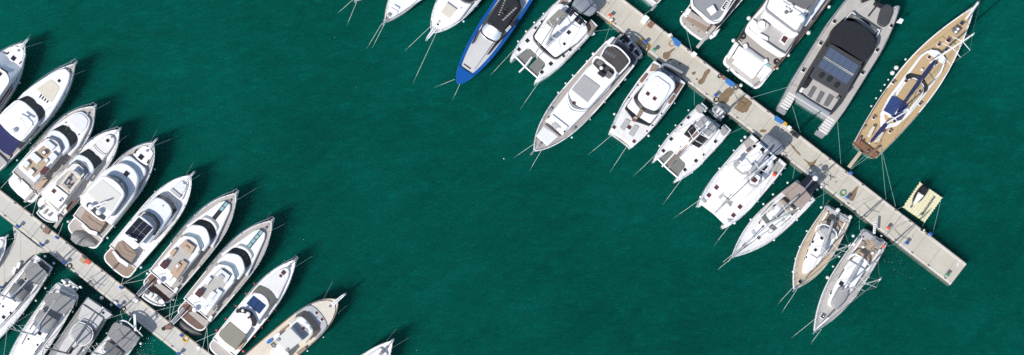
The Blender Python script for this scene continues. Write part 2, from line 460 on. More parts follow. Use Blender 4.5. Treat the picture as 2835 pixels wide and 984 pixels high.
    def fend(s, pts, m='fender', r=.3, long=False, z=.75):
        for p in pts:
            rr = p[2] if len(p) > 2 else r
            q = WP(s.w, p[:2], z) - s.o; x, y = q.dot(s.d), q.dot(s.n)
            s.nl.setdefault('port' if y > 0 else 'starboard', []).append((x, y, rr, m, long, z))
    def fendt(s, side, ts, m='fender', r=.3, long=False, z=.75, out=.25):
        for t in ts:
            y = (s.wf(t) * s.hb + out) * (1 if side == 'port' else -1)
            s.nl.setdefault(side, []).append((t * s.L, y, r, m, long, z))
    def done(s):
        for side, lst in s.nl.items():
            lst.sort(key=lambda a: -a[0])
            for i, (x, y, r, m, long, z) in enumerate(lst):
                o = bpy.data.objects.new('fender', fender_mesh(m, long)); COL.objects.link(o)
                w = s.o + s.d * x + s.n * y; o.location = (w.x, w.y, z); r *= .56; o.scale = (r, r, r)
                o.rotation_euler = (0, 0, s.rz + (PI / 2 if y < 0 else -PI / 2) + PI)
                n = len(lst)
                wh = 'only one on that side' if n == 1 else ORD[i] + ' from the bow'
                tag(o, f'{CNAME[m]} fender on {side} side of the {s.short}, {wh}', 'fender', f'fenders of the {s.short}')
    def mast(s, p, z0, h, boom=None, zb=None, spread=(.38, .68), sw=1.3, cover=None, fs=None, bs=None, shroud=.5, m='alu', rake=.0, r=.12, sweep=.25):
        """p mast foot in window pixels; boom = end pixel"""
        x, y = s.l(p, z0); L = s.L
        mb = MB(); top = Vector((x - rake * h, y, z0 + h))
        foot = Vector((x, y, z0 - .3)); mb.tube([foot, foot.lerp(top, .5), top], [r * 1.15, r, r * .75], 8)
        o = mb.build('mast', m, s.obj, 50)
        tips = []
        for f in spread:
            c = foot.lerp(top, f); w = sw * (1 - .25 * f)
            mb = MB(); a, b = c + Vector((-sweep * w, w, .05)), c + Vector((-sweep * w, -w, .05))
            mb.tube([a, c, b], [.035, .06, .035], 5); mb.build('spreader', m, o); tips.append((a, b))
        mb = MB(); mb.lathe(top, [(.12, 0), (.12, .12), (.03, .15), (.03, .7)], 8); mb.tube([top + Vector((-.4, 0, .1)), top + Vector((.35, 0, .1))], .035, 5); mb.build('masthead_gear', 'white', o)
        mb = MB(); rr = .022
        if s.wf: ydeck = s.wf(min(.95, max(.05, x / L))) * s.hb - .15
        else: ydeck = s.hb * .93
        ch = Vector((x - .5, 0, s.zs))
        for k, sd in ((0, 1), (1, -1)):
            pts = [Vector((ch.x, sd * ydeck, ch.z))] + [t[k] for t in tips] + [top]
            mb.tube(pts, rr, 4)
        fx = L - .2 if fs is None else fs
        mb.tube([Vector((fx, 0, s.zb + .1)), top], rr * 2.6, 6)
        bx = .15 if bs is None else bs
        mb.tube([Vector((bx, .5, s.zs + .3)), Vector((bx + (top.x - bx) * .3, 0, s.zs + .3 + (top.z - s.zs) * .3)), top], rr, 4)
        mb.build('rigging', 'steel', s.obj)
        if boom:
            zb = zb or z0 + 1.3; e = s.l(boom, zb)
            a, b = Vector((x - .1, y, zb)), Vector((e[0], e[1], zb + .1))
            mb = MB(); mb.tube([a, b], .11, 8); bo = mb.build('boom', m, s.obj)
            if cover:
                mb = MB(); u = (b - a)
                mb.tube([a + u * f + Vector((0, 0, .28 + .12 * math.sin(f * 9))) for f in (.02, .12, .3, .5, .7, .88, .97)], [.12, .30, .32, .28, .24, .2, .08], 8)
                mb.build('sail_cover', cover, bo)
        return o

def rope(label, pts, r=.032, m='rope', name='mooring_line', cat='mooring line', sag=0.0):
    q = [WP(p[0], (p[1], p[2]), p[3]) for p in pts]
    q[0] = q[0] + (q[0] - q[1]).normalized() * min(.6, .12 * (q[0] - q[1]).length)
    if len(q) == 2 and sag:
        q = [q[0].lerp(q[1], t) - Vector((0, 0, sag * 4 * t * (1 - t))) for t in [i / 8 for i in range(9)]]
    o0 = q[0].copy(); o0.z = 0
    mb = MB(); mb.tube([v - o0 for v in q], r, 5); o = mb.build(name, m, None, 60); o.location = o0
    return tag(o, label, cat)
# wet concrete: patchy, drying from its edges
_nt = MATS['wet'].node_tree; _bs = _nt.nodes['Principled BSDF']; _o = _nt.nodes['Material Output']
_n = _nt.nodes.new('ShaderNodeTexNoise'); _n.inputs['Scale'].default_value = 1.3; _n.inputs['Detail'].default_value = 8; _n.inputs['Roughness'].default_value = .7
_r = _nt.nodes.new('ShaderNodeMapRange'); _r.inputs[1].default_value = .28; _r.inputs[2].default_value = .52; _r.inputs[3].default_value = .25; _r.inputs[4].default_value = 1
_tc = _nt.nodes.new('ShaderNodeTexCoord'); _nt.links.new(_tc.outputs['Object'], _n.inputs['Vector']); _nt.links.new(_n.outputs['Fac'], _r.inputs[0]); _nt.links.new(_r.outputs[0], _bs.inputs['Alpha'])
# ================================================================== LEFT ROW, motor yachts with bows to the upper right
Gy = 'motor yachts moored along the left pontoon'
# ---- yacht cut by the left edge of the picture
b = Boat('motor_yacht', 'white motor yacht cut by the left edge, brown side deck and grey windscreen', 'motor yacht', 'left edge yacht', 'A', (-522,1058), (192,108), 58, 1.9, 3.0, Gy)
b.hull('white', 'nonskid', .9, .45, 3.2, .9); b.rail(.55, 1, .7, tip=.1); b.anchor(.75); b.cleats()
b.sl('foredeck', [(20,205),(60,190),(110,132),(170,150),(198,190),(165,310),(120,290)], 2.95, 'white', .6, False, .25)
b.hatch((104,229), 34, 3.0); b.sl('deck_grille', [(46,190),(72,174),(70,190),(50,204)], 3.0, 'black', .1, False, .05); b.sl('deck_grille', [(143,272),(164,246),(168,256),(150,278)], 3.0, 'black', .1, False, .05)
b.band('windscreen', [(78,243),(120,262),(160,300),(152,345),(120,400)], 2.9, [(30,318),(52,345),(72,385),(68,420),(20,500)], 4.4, 'bluewhite')
b.sl('side_deck', [(84,446),(96,460),(0,590),(-60,670),(-75,655),(0,545)], 3.05, 'redwood', .5, False, .05)
b.sl('flybridge_roof', [(30,318),(52,345),(72,385),(68,420),(-60,600),(-200,800),(-280,700)], 4.5, 'white', 1.6, True, .6)
b.sl('window', [(0,292),(65,335),(62,348),(0,308)], 4.56, 'black', .1, False, .05)
b.hatch((0,350), 26, 4.56, name='roof_hatch')
b.fend([(150,418),(70,534),(0,640)], r=.36); b.done()

# ---- yacht with navy cockpit awning
b = Boat('motor_yacht', 'white motor yacht with navy cockpit awning and dark curved windscreen', 'motor yacht', 'navy awning yacht', 'A', (-78,1031), (580,268), 48, 1.8, 2.9, Gy)
b.hull('white', 'taupe', .88, .45, 2.7, .95); b.rail(.3, 1, .8, tip=.5, off=.05, posts=11); b.anchor(.3, .2); b.cleats()
b.sl('coachroof', [(532,330),(545,345),(528,420),(480,515),(430,600),(378,680),(300,760),(170,640)], 3.15, 'white', .9, True, .5, .12)
b.sl('sunpad', [(432,420),(463,456),(430,520),(395,575),(340,520)], 3.22, 'cream', .15, True, .2, .05)
b.hatch((457,403), 22, 3.2); 
for k in range(4): b.sl('vent_slot', [(300+k*19,530+k*13),(322+k*19,498+k*13),(331+k*19,503+k*13),(309+k*19,536+k*13)], 3.2, 'black', .08, False, .04)
b.band('windscreen', [(290,575),(325,597),(352,640),(345,670),(285,735)], 3.1, [(243,612),(272,640),(298,685),(300,710),(262,758)], 4.2, 'glass')
mb_ = [(243,612),(272,640),(298,685),(294,722),(235,800),(180,858),(150,866),(85,818)]
b.sl('hardtop', mb_, 4.35, 'white', 1.4, True, .4, .1)
b.line('roof_rail', [(280,700,4.4),(225,780,4.4),(190,825,4.4)], .025, mir=True)
b.line('radar_arch', [(118,680,5.4),(150,705,5.6),(190,745,5.6),(207,772,5.4)], .09, 'white')
b.ball('radome', (100,790), 4.9, .38, 'white', .7); b.radar((158,700), 6.0, 1.5, 10); b.line('antenna', [(176,722,5.6),(182,700,7.6)], .03, 'white')
b.W('B')
b.sl('cockpit_awning', [(82,236),(120,252),(141,271),(118,320),(72,381),(20,352)], 3.7, 'navy', .08, True, .25, .03)
b.sl('cockpit_sole', [(60,340),(72,385),(40,430),(0,400)], 2.05, 'greyteak', .3)
b.sl('aft_seat', [(30,400),(52,425),(40,440),(10,415)], 2.5, 'greycush', .5)
b.swim(.06, 'white')
b.W('A').fend([(413,676),(2,640)], r=.25); b.W('B').fend([(210,290),(118,407)], r=.25); b.done()

# ---- yacht with tan flybridge floor
b = Boat('motor_yacht', 'white flybridge yacht with tan flybridge floor and scattered white seats', 'motor yacht', 'tan floored yacht', 'B', (130,640), (648,38), 52, 1.9, 3.0, Gy)
tanb = b
b.hull('white', 'taupe', .9, .45, 3.2, .88, t0=.1); b.rail(.35, 1, .85, tip=.45, off=.05, posts=11); b.anchor(.3, .2); b.cleats()
b.sl('coachroof', [(600,100),(622,125),(612,180),(560,262),(540,310),(480,380),(380,260)], 3.1, 'white', .9, True, .5, .1)
b.sl('sunpad', [(590,108),(608,135),(592,185),(556,222),(500,165)], 3.25, 'cushion', .2, True, .3, .08)
b.ball('deck_light', (447,152), 3.3, .12, 'steel'); b.ball('deck_light', (538,233), 3.3, .12, 'steel')
b.band('windscreen', [(482,190),(520,222),(536,262),(520,285),(482,312)], 3.1, [(440,232),(468,265),(480,305),(470,330),(440,360)], 4.4, 'glass')
b.line('wiper', [(470,225,3.9),(500,235,3.3)], .03, 'grey'); b.line('wiper', [(452,200,3.8),(462,172,3.3)], .03, 'grey')
b.sl('flybridge_front', [(442,228),(472,262),(484,308),(470,335),(420,380),(330,300)], 4.45, 'bluewhite', .9, True, .5, .15)
b.band('flybridge_windshield', [(405,262),(425,288),(436,325),(428,345),(400,380)], 4.45, [(385,268),(405,295),(420,330),(412,350),(385,385)], 5.1, 'greyglass')
b.sl('flybridge', [(382,268),(405,295),(420,330),(418,360),(330,462),(250,552),(232,556),(180,505)], 4.8, 'white', 1.4, True, .35, .08)
b.sl('flybridge_sole', [(345,350),(372,372),(300,462),(235,528),(180,480),(262,395)], 4.86, 'tanfloor', .1, True, .15)
b.slm('seat', [[(298,292),(330,268),(384,312),(352,342)],], 5.25, 'cushion', .5, .2)
b.slm('seat', [[(195,378),(228,350),(288,400),(252,432)]], 5.3, 'cushion', .55, .2)
b.slm('seat', [[(150,432),(178,402),(208,428),(182,460)]], 5.3, 'cushion', .5, .2)
b.slm('seat', [[(184,488),(208,458),(240,484),(214,516)]], 5.3, 'cushion', .5, .2)
b.slm('table', [[(280,352),(300,330),(325,352),(304,376)]], 5.5, 'darkred', .15, .15); b.slm('table_top', [[(286,353),(300,338),(317,353),(302,368)]], 5.56, 'white', .1, .1)
b.slm('seat', [[(322,392),(360,345),(398,378),(360,425)]], 5.3, 'cushion', .5, .25); b.slm('helm_seat', [[(300,405),(318,390),(335,408),(318,424)]], 5.6, 'cushion', .4, .12)
b.slm('wet_bar', [[(270,490),(310,445),(340,462),(298,508)]], 5.7, 'darkred', .6, .12)
b.slm('seat', [[(235,525),(262,500),(285,510),(245,555)]], 5.3, 'cushion', .5, .2)
b.sl('aft_overhang', [(180,500),(250,555),(235,580),(180,540)], 4.6, 'greycush', .3, True, .3)
b.sl('side_deck', [(300,530),(330,540),(270,610),(245,590)], 2.6, 'tan', .3, False, .05)
b.sl('cockpit_sole', [(150,560),(205,590),(200,620),(140,600)], 2.0, 'white', .5, True, .2)
b.swim(.12, 'nonskid')
b.line('gangway', [(238,618,1.9),(170,694,1.6)], [.0,.0], 'grey') if 0 else b.slm('gangway', [[(160,690),(232,610),(248,624),(176,700)]], 1.9, 'taupe', .12, .03)
b.ball('radome', (128,548), 4.2, .42, 'white', .8)
b.fend([(622,207),(503,365),(440,440),(385,515)], r=.22); b.done()

# ---- yacht with cream flybridge frame
b = Boat('motor_yacht', 'white flybridge yacht with cream framed flybridge and round foredeck hatch', 'motor yacht', 'cream framed yacht', 'B', (321,781), (816,198), 46, 1.9, 3.0, Gy)
b.hull('white', 'nonskid', .88, .45, 3.2, .85, t0=.1); b.rail(.35, 1, .85, tip=.3, off=.05, posts=11); b.anchor(.35, .2); b.cleats()
b.sl('coachroof', [(776,238),(790,262),(782,300),(735,365),(700,410),(650,475),(560,380)], 3.1, 'offwhite', .9, True, .5, .1)
b.hatch((740,272), 22, 3.15); b.line('deck_rail', [(645,300,3.3),(660,330,3.4),(700,362,3.4),(728,366,3.3)], .04, 'darkgrey', smooth=True)
b.band('windscreen', [(642,352),(680,382),(702,415),(690,432),(652,468)], 3.1, [(600,392),(632,428),(648,462),(640,478),(610,510)], 4.3, 'glass')
b.line('wiper', [(622,398,4.0),(636,372,3.4)], .03, 'grey'); b.line('wiper', [(632,405,4.0),(655,385,3.4)], .03, 'grey')
b.sl('flybridge_front', [(602,388),(636,426),(652,464),(640,485),(590,540),(480,440)], 4.35, 'bluewhite', .9, True, .45, .15)
b.band('flybridge_windshield', [(573,425),(598,450),(612,480),(600,500),(560,545)], 4.4, [(545,425),(568,452),(585,490),(575,510),(540,550)], 5.1, 'greyglass')
b.sl('flybridge', [(540,430),(565,455),(584,490),(578,515),(500,610),(440,690),(400,740),(330,680)], 4.7, 'offwhite', 1.4, True, .3, .08)
b.sl('flybridge_sole', [(505,505),(535,535),(470,625),(385,580),(440,505)], 4.76, 'taupe', .1, True, .1)
for q in ([(410,572),(478,478),(492,488),(424,580)], [(466,626),(544,528),(558,538),(480,634)]): b.slm('roof_frame', [q], 5.9, 'cream', .12, .04)
b.slm('roof_frame', [[(478,478),(492,470),(562,525),(552,540)]], 5.9, 'cream', .12, .04); b.slm('roof_frame', [[(404,580),(414,568),(482,625),(470,638)]], 5.9, 'cream', .12, .04)
b.slm('seat', [[(500,480),(525,462),(560,495),(540,520)]], 5.3, 'cushion', .5, .2); b.slm('helm_seat', [[(462,590),(478,570),(498,585),(482,606)]], 5.4, 'darkgrey', .5, .12)
b.slm('seat', [[(425,555),(455,520),(485,545),(455,580)]], 5.2, 'greycush', .4, .12)
b.slm('aft_sunpad', [[(340,610),(380,580),(470,650),(425,715)]], 5.0, 'white', .4, .2)
b.hatch((370,620), 26, 5.05, 'darkred', name='deck_locker'); b.slm('wet_bar', [[(398,682),(416,664),(432,678),(414,698)]], 5.3, 'white', .4, .1); b.slm('sink', [[(404,684),(416,672),(426,680),(414,692)]], 5.35, 'glass', .1, .05)
b.slm('cockpit_sole', [[(300,690),(330,660),(430,740),(400,790)]], 2.2, 'taupe', .5, .2)
for q in ([(310,690),(322,678),(404,770),(392,780)], [(318,680),(350,640),(360,648),(330,688)], [(400,765),(440,715),(450,722),(412,775)]): b.slm('aft_arch', [q], 3.9, 'white', .2, .05)
b.slm('side_deck', [[(450,735),(510,670),(530,685),(465,765)]], 2.6, 'redwood', .2, .05)
b.swim(.12, 'nonskid')
b.slm('gangway', [[(366,862),(415,790),(434,806),(386,878)]], 1.9, 'taupe', .12, .03)
b.fend([(820,285),(783,385),(728,455),(672,540),(605,625),(545,705),(470,828,.32)], r=.22); b.fend([(640,300),(362,570,.3),(292,645,.36)], r=.2); b.done()
T1 = Boat('dinghy', 'small white tender carried on the stern platform of the cream framed yacht', 'dinghy', '', 'B', (285,745), (405,830), 20, .9, 1.2)
T1.hull('white', 'offwhite', .8, .4, 2.5, .8, bul=.25, cap=.12); T1.obj.location.z = .95
T1.box('console', (345,788), 16, 16, 1.35, 'grey', .5); T1.box('seat', (315,768), 14, 28, 1.2, 'greycush', .4); T1.box('outboard_engine', (280,742), 18, 14, 1.6, 'darkgrey', .8, r=.1)

# ---- yacht with radar mast platform
b = Boat('motor_yacht', 'white hardtop yacht with two radar domes and a grey covered tender at its stern', 'motor yacht', 'radar dome yacht', 'C', (138,683), (592,80), 54, 2.0, 3.1, Gy)
b.hull('white', 'taupe', .92, .45, 3.3, .85, t0=.12); b.rail(.5, 1, .75, tip=.1, posts=8); b.anchor(.75, .25); b.cleats()
b.sl('foredeck', [(530,98),(548,100),(584,134),(585,150),(552,222),(505,195)], 2.95, 'white', .5, True, .2)
b.hatch((515,168), 30, 3.0); b.slm('deck_grille', [[(468,145),(482,122),(492,118),(480,148)]], 3.0, 'black', .1, .05); b.slm('deck_grille', [[(548,205),(560,182),(568,184),(558,210)]], 3.0, 'black', .1, .05)
b.sl('coachroof', [(490,200),(545,235),(546,268),(500,330),(380,300)], 3.3, 'bluewhite', 1.0, True, .3, .15)  # white slopes; their bluish shade is put into the colour
b.slm('window', [[(434,220),(490,256),(486,264),(432,228)]], 3.34, 'black', .1, .03)
b.sl('upper_cabin', [(445,222),(480,245),(500,285),(498,320),(470,410),(420,480),(330,590),(250,520)], 4.3, 'white', 1.8, True, .5, .2)
b.hatch((425,272), 30, 4.36, name='roof_hatch')
b.band('flybridge_windshield', [(390,298),(420,330),(436,370),(425,425),(350,530)], 4.35, [(365,315),(392,345),(412,382),(405,420),(335,525)], 5.6, 'greyglass')
b.sl('hardtop', [(345,318),(380,335),(412,382),(410,412),(355,495),(300,560),(270,565),(215,525)], 6.2, 'white', .35, True, .4, .1)
b.sl('roof_panel', [(350,365),(392,400),(330,508),(300,490),(265,450)], 6.26, 'beigepanel', .08, True, .2)
b.slm('radar_platform', [[(174,470),(184,450),(200,450),(240,495),(296,538),(284,560),(240,535)]], 6.35, 'charcoal', .12, .15)
b.ball('radome', (207,475), 6.8, .45); b.ball('radome', (253,510), 6.8, .45); b.radar((262,460), 7.3, 2.2, 60); b.line('radar_mast', [(245,480,6.4),(262,460,7.0)], .12, 'darkgrey')
b.slm('aft_deck', [[(140,545),(185,478),(300,565),(258,632),(200,608)]], 3.0, 'teak', .6, .2); b.line('aft_railing', [(150,545,3.9),(185,580,3.9),(250,615,3.9)], .035, 'steel', smooth=True); b.line('railing_wire', [(165,520,3.9),(205,555,3.9),(270,595,3.9)], .03, 'darkgrey')
b.slm('aft_coaming', [[(142,590),(160,580),(200,618),(245,630),(240,655),(190,640)]], 3.2, 'white', 1.0, .2)
b.swim(.12, 'taupe', .95)
b.fend([(600,245),(512,378),(475,428),(420,505),(352,602)], r=.24); b.fend([(312,258),(365,190)], r=.2); b.fend([(308,668,.34),(62,568,.3)]); b.done()
T2 = Boat('dinghy', 'grey fabric covered tender lying across the stern platform of the radar dome yacht', 'dinghy', '', 'C', (92,655), (238,712), 19, .6, .7)
mb = MB(); pr = [(0,.15),(.06,.75),(.25,1),(.55,.95),(.8,.65),(.95,.3),(1.02,.04)]
rings = []
for t, w in pr:
    L_ = T2.L; hb_ = T2.hb
    rings.append(mb.ring([(t * L_, w * hb_ * math.cos(a), 1.0 + (1.0 if .1 < t < .6 else .7) * max(0, math.sin(a)) + .08 * math.sin(t * 23 + a * 5)) for a in [PI * i / 10 for i in range(11)]]))
for a_, b_ in zip(rings, rings[1:]): mb.bridge(a_, b_, False)
mb.build('cover', 'midgrey', T2.obj, 60)
mb = MB(); mb.slab(rnd([(0, -T2.hb * .7), (T2.L * .6, -T2.hb * .7), (T2.L, 0), (T2.L * .6, T2.hb * .7), (0, T2.hb * .7)], .3), 1.0, 1.2); mb.build('hull', 'grey', T2.obj)

# ---- yacht with solar panels
b = Boat('motor_yacht', 'white yacht with a black solar panel array on its hardtop', 'motor yacht', 'solar roofed yacht', 'C', (352,866), (824,283), 50, 2.0, 3.1, Gy)
b.hull('white', 'nonskid', .95, .45, 3.2, .85, t0=.12); b.rail(.5, 1, .6, tip=.05, posts=8, mid=False); b.anchor(.7, .25); b.cleats()
b.sl('foredeck', [(780,308),(805,320),(806,350),(765,440),(700,390)], 2.95, 'white', .5, True, .4)
b.sl('sunpad', [(775,318),(800,340),(790,372),(765,400),(730,370)], 3.2, 'cushion', .3, True, .3, .08); b.sl('foredeck_sofa', [(722,372),(765,405),(752,425),(712,392)], 3.35, 'lightgrey', .4, True, .2, .08)
b.sl('coachroof', [(690,425),(738,470),(738,505),(690,580),(600,650),(560,520)], 3.2, 'bluewhite', 1.0, True, .4, .12)
b.band('windscreen', [(688,425),(718,455),(738,490),(728,512),(700,545)], 3.2, [(668,438),(695,462),(712,492),(706,512),(680,545)], 4.2, 'glass')
b.sl('upper_cabin', [(665,435),(695,462),(711,494),(705,520),(640,610),(560,700),(480,650)], 4.3, 'bluewhite', 1.5, True, .5, .2)
b.slm('vent_slot', [[(646,470),(652,463),(658,468),(652,475)]], 4.36, 'darkgrey', .05, .02)
b.band('flybridge_windshield', [(582,512),(610,538),(634,575),(632,605),(600,655)], 4.35, [(570,525),(596,548),(618,580),(616,600),(585,650)], 5.3, 'glass')
b.sl('flybridge', [(560,530),(592,550),(614,585),(612,610),(540,705),(480,660)], 4.6, 'bluewhite', .8, True, .3)
b.sl('hardtop', [(520,540),(542,552),(592,600),(590,615),(508,712),(490,732),(470,738),(420,690)], 6.1, 'white', .3, True, .2, .08)
k_ = 0
fr = [(500,540),(590,606),(500,708),(412,640)]
def quad(u, v):
    a = [fr[0][i] * (1 - u) + fr[1][i] * u for i in (0, 1)]; c = [fr[3][i] * (1 - u) + fr[2][i] * u for i in (0, 1)]
    return (a[0] * (1 - v) + c[0] * v, a[1] * (1 - v) + c[1] * v)
def solar(bt, name, q4, z, nx, ny, gap, m, par=None):
    """a grid of photovoltaic modules; q4 = the four corners in window pixels"""
    res = []
    for i in range(nx):
        for j in range(ny):
            us = [(i + gap) / nx, (i + 1 - gap) / nx]; vs = [(j + gap) / ny, (j + 1 - gap) / ny]
            pts = []
            for u, v in ((us[0], vs[0]), (us[1], vs[0]), (us[1], vs[1]), (us[0], vs[1])):
                a = [q4[0][e] * (1 - u) + q4[1][e] * u for e in (0, 1)]; c = [q4[3][e] * (1 - u) + q4[2][e] * u for e in (0, 1)]
                pts.append((*bt.l((a[0] * (1 - v) + c[0] * v, a[1] * (1 - v) + c[1] * v), z), z))
            v8 = pts + [(x, y, zz - .05) for x, y, zz in pts]
            uv = [(0, 0), (1, 0), (1, 1), (0, 1)] * 2
            res.append(link(name, v8, [(0, 3, 2, 1), (0, 1, 5, 4), (1, 2, 6, 5), (2, 3, 7, 6), (3, 0, 4, 7)], m, par or bt.obj, None, uv))
            me = res[-1].data; bm_ = bmesh.new(); bm_.from_mesh(me); bmesh.ops.recalc_face_normals(bm_, faces=bm_.faces)
            bm_.to_mesh(me); bm_.free()
    return res
solar(b, 'solar_panel', fr, 6.18, 3, 2, .025, 'solar')
b.radar((460,672), 6.9, 1.6, 20); b.ball('radome', (440,660), 6.5, .3)
b.slm('aft_deck', [[(340,748),(372,695),(400,682),(492,765),(450,830),(405,812)]], 3.0, 'teak', .6, .2); b.line('railing_wire', [(372,712,3.8),(400,760,3.8),(470,790,3.8)], .035, 'darkgrey', smooth=True)
b.slm('aft_coaming', [[(335,755),(348,745),(385,790),(440,828),(430,850),(375,815)]], 3.4, 'white', 1.0, .15)
b.swim(.12, 'teak', .95)
b.fend([(773,492,.26),(675,630),(612,710),(563,770),(515,850,.42)], r=.26); b.fend([(602,382),(515,485),(450,580),(335,710,.4),(292,790)], r=.2); b.done()

# ---- two sister flybridge yachts
def sister(label, short, win, stern, bow, hb, sofa, like, rail, teal):
    b = Boat('motor_yacht', label, 'motor yacht', short, win, stern, bow, hb, 2.0, 3.0, Gy)
    b.hull('white', 'taupe', .92, .45, 3.1, .95, t0=.12); b.rail(.4, 1, .9, tip=.5, off=.03, posts=11); b.anchor(.3, .2); b.cleats()
    if like: b.like(like); b.w = like.w
    b.sl('coachroof', [(545,125),(558,140),(553,175),(510,235),(478,275),(440,370),(300,260)], 3.1, 'white', .8, True, .25, .1)
    b.slm('skylight', [[(448,216),(530,116),(550,130),(470,230)]], 3.16, 'black', .1, .05)
    for i in range(4): 
        a0, a1 = i * .24 + .03, i * .24 + .24
        q = [(532 - 84 * t, 120 + 98 * t) for t in (a0, a1)]
        if teal(i): b.slm('skylight_pane', [[(q[0][0]+2,q[0][1]),(q[0][0]+15,q[0][1]+10),(q[1][0]+15,q[1][1]+10),(q[1][0]+2,q[1][1])]], 3.2, 'tealglass', .08, .02)
    b.band('foredeck_seat', [(462,218),(488,250),(492,272),(470,300),(452,330)], 3.1, [(450,232),(474,262),(478,282),(460,310),(440,335)], 3.35, 'lightgrey')
    b.band('windscreen', [(440,240),(468,278),(476,308),(465,330),(440,362)], 3.1, [(400,262),(430,300),(442,338),(438,350),(420,375)], 4.3, 'glass')
    b.sl('flybridge_front', [(403,262),(432,300),(442,340),(436,360),(400,410),(330,330)], 4.35, 'white', .9, True, .4, .15)
    b.band('flybridge_windshield', [(362,312),(385,345),(398,380),(396,395),(385,412)], 4.38, [(345,325),(368,355),(382,388),(378,402),(365,420)], 5.1, 'paleglass')
    b.sl('flybridge', [(345,325),(370,355),(385,395),(375,420),(310,495),(248,572),(235,570),(165,505)], 4.75, 'white', 1.4, True, .25, .1)
    b.sl('flybridge_sole', [(335,350),(362,385),(300,475),(240,548),(180,490)], 4.82, 'greyteak', .12, True, .15)
    b.slm('seat', [[(266,378),(302,345),(354,382),(330,425),(312,412),(325,392),(298,372),(280,392)]], 5.25, sofa, .45, .12)
    b.slm('table', [[(285,385),(300,372),(322,390),(308,408)]], 5.45, 'greycush' if sofa != 'tan' else 'tan', .1, .1)
    b.slm('seat', [[(205,420),(232,388),(250,400),(222,440)]], 5.25, sofa, .45, .1)
    b.slm('seat', [[(208,530),(245,475),(262,485),(280,455),(312,478),(248,572)]], 5.25, sofa, .45, .15)
    b.slm('table', [[(222,508),(252,470),(276,486),(244,528)]], 5.5, sofa, .12, .12); b.slm('table_top', [[(240,495),(250,482),(260,490),(250,504)]], 5.54, 'white', .05, .05)
    b.slm('helm_console', [[(148,490),(176,455),(204,470),(176,512)]], 5.4, 'darkred', .6, .1)
    b.sl('aft_hardtop', [(150,500),(240,572),(225,600),(150,560)], 4.5, 'white', .3, True, .2)
    b.slm('aft_sunpad', [[(105,520),(135,492),(245,575),(215,615)]], 4.55, 'white', .3, .12)
    b.line('antenna', [(145,545,4.6),(140,560,6.0)], .05, 'white'); b.ball('radome', (150,580), 5.2, .4, 'white', .8); b.radar((195,575), 5.4, 1.6, 70)
    b.slm('cockpit_sole', [[(115,600),(150,590),(235,650),(220,690)]], 2.0, 'taupe', .6, .1)
    b.slm('cockpit_seat', [[(250,590),(275,560),(285,570),(262,605)]], 2.9, 'greycush', .5, .1); b.slm('cockpit_seat', [[(225,640),(245,612),(258,622),(240,652)]], 2.6, 'white', .5, .1)
    b.swim(.12, 'redwood', .9)
    b.slm('gangway', [[(16,655),(92,575),(100,582),(28,666)]], 2.1, 'grey', .12, .02)
    b.line('gangway_rail', [(30,668,2.5),(112,588,2.5)], .05, 'white'); b.line('gangway_rail', [(14,654,2.5),(88,572,2.5)], .05, 'white')
    b.like(b); b.w = win
    return b
s7 = sister('white flybridge yacht with tan leather flybridge sofas and dark windscreen', 'tan sofa yacht', 'D', (116,662), (590,72), 52, 'tan', None, None, lambda i: i in (0, 1))
s7.fend([(485,363),(432,432),(398,474),(360,519),(313,577),(228,685,.42)], r=.27); s7.fend([(352,200),(277,285),(217,358),(167,420),(80,535,.4)], r=.22); s7.done()
s8 = sister('white flybridge yacht with white flybridge sofas and four pane skylight', 'white sofa yacht', 'D', (313,822), (795,230), 52, 'cushion', s7, None, lambda i: i in (0, 1, 2, 3))
s8.W('D').fend([(719,482),(668,553),(616,617),(533,718)], r=.24); s8.fend([(352,490+0),(490,440),(440,505),(376,585),(348,620)][1:], r=.2); s8.done()
t = Boat('dinghy', 'white tender with grey seats lying across the stern of the tan sofa yacht', 'dinghy', '', 'X', (165,215), (400,350), 15, .9, 1.3)
t.hull('white', 'offwhite', .8, .4, 2.4, .85, bul=.25, cap=.2); t.obj.location.z = .95
t.box('seat', (235,235), 40, 60, 1.3, 'cushion', .4, r=.1); t.box('console', (300,275), 40, 45, 1.5, 'greycush', .5, r=.1); t.box('windscreen', (322,285), 10, 45, 1.8, 'greyglass', .4); t.box('outboard_engine', (190,205), 42, 35, 1.7, 'darkgrey', .9, r=.12)
t = Boat('dinghy', 'black covered tender floating in shade behind the white sofa yacht', 'dinghy', '', 'X', (560,520), (800,670), 17, .5, .6)
mb = MB(); rings = []
for tt, w in [(0,.3),(.06,.85),(.3,1),(.6,.95),(.85,.6),(1.0,.06)]:
    rings.append(mb.ring([(tt * t.L, w * t.hb * math.cos(a), .25 + .75 * max(0, math.sin(a)) ** .6) for a in [PI * i / 10 for i in range(11)]]))
for a_, b_ in zip(rings, rings[1:]): mb.bridge(a_, b_, False)
mb.build('cover', 'black', t.obj, 60)
mb = MB(); mb.slab(rnd([(0, -t.hb * .8), (t.L * .7, -t.hb * .8), (t.L, 0), (t.L * .7, t.hb * .8), (0, t.hb * .8)], .3), 0, .35); mb.build('hull', 'black', t.obj)

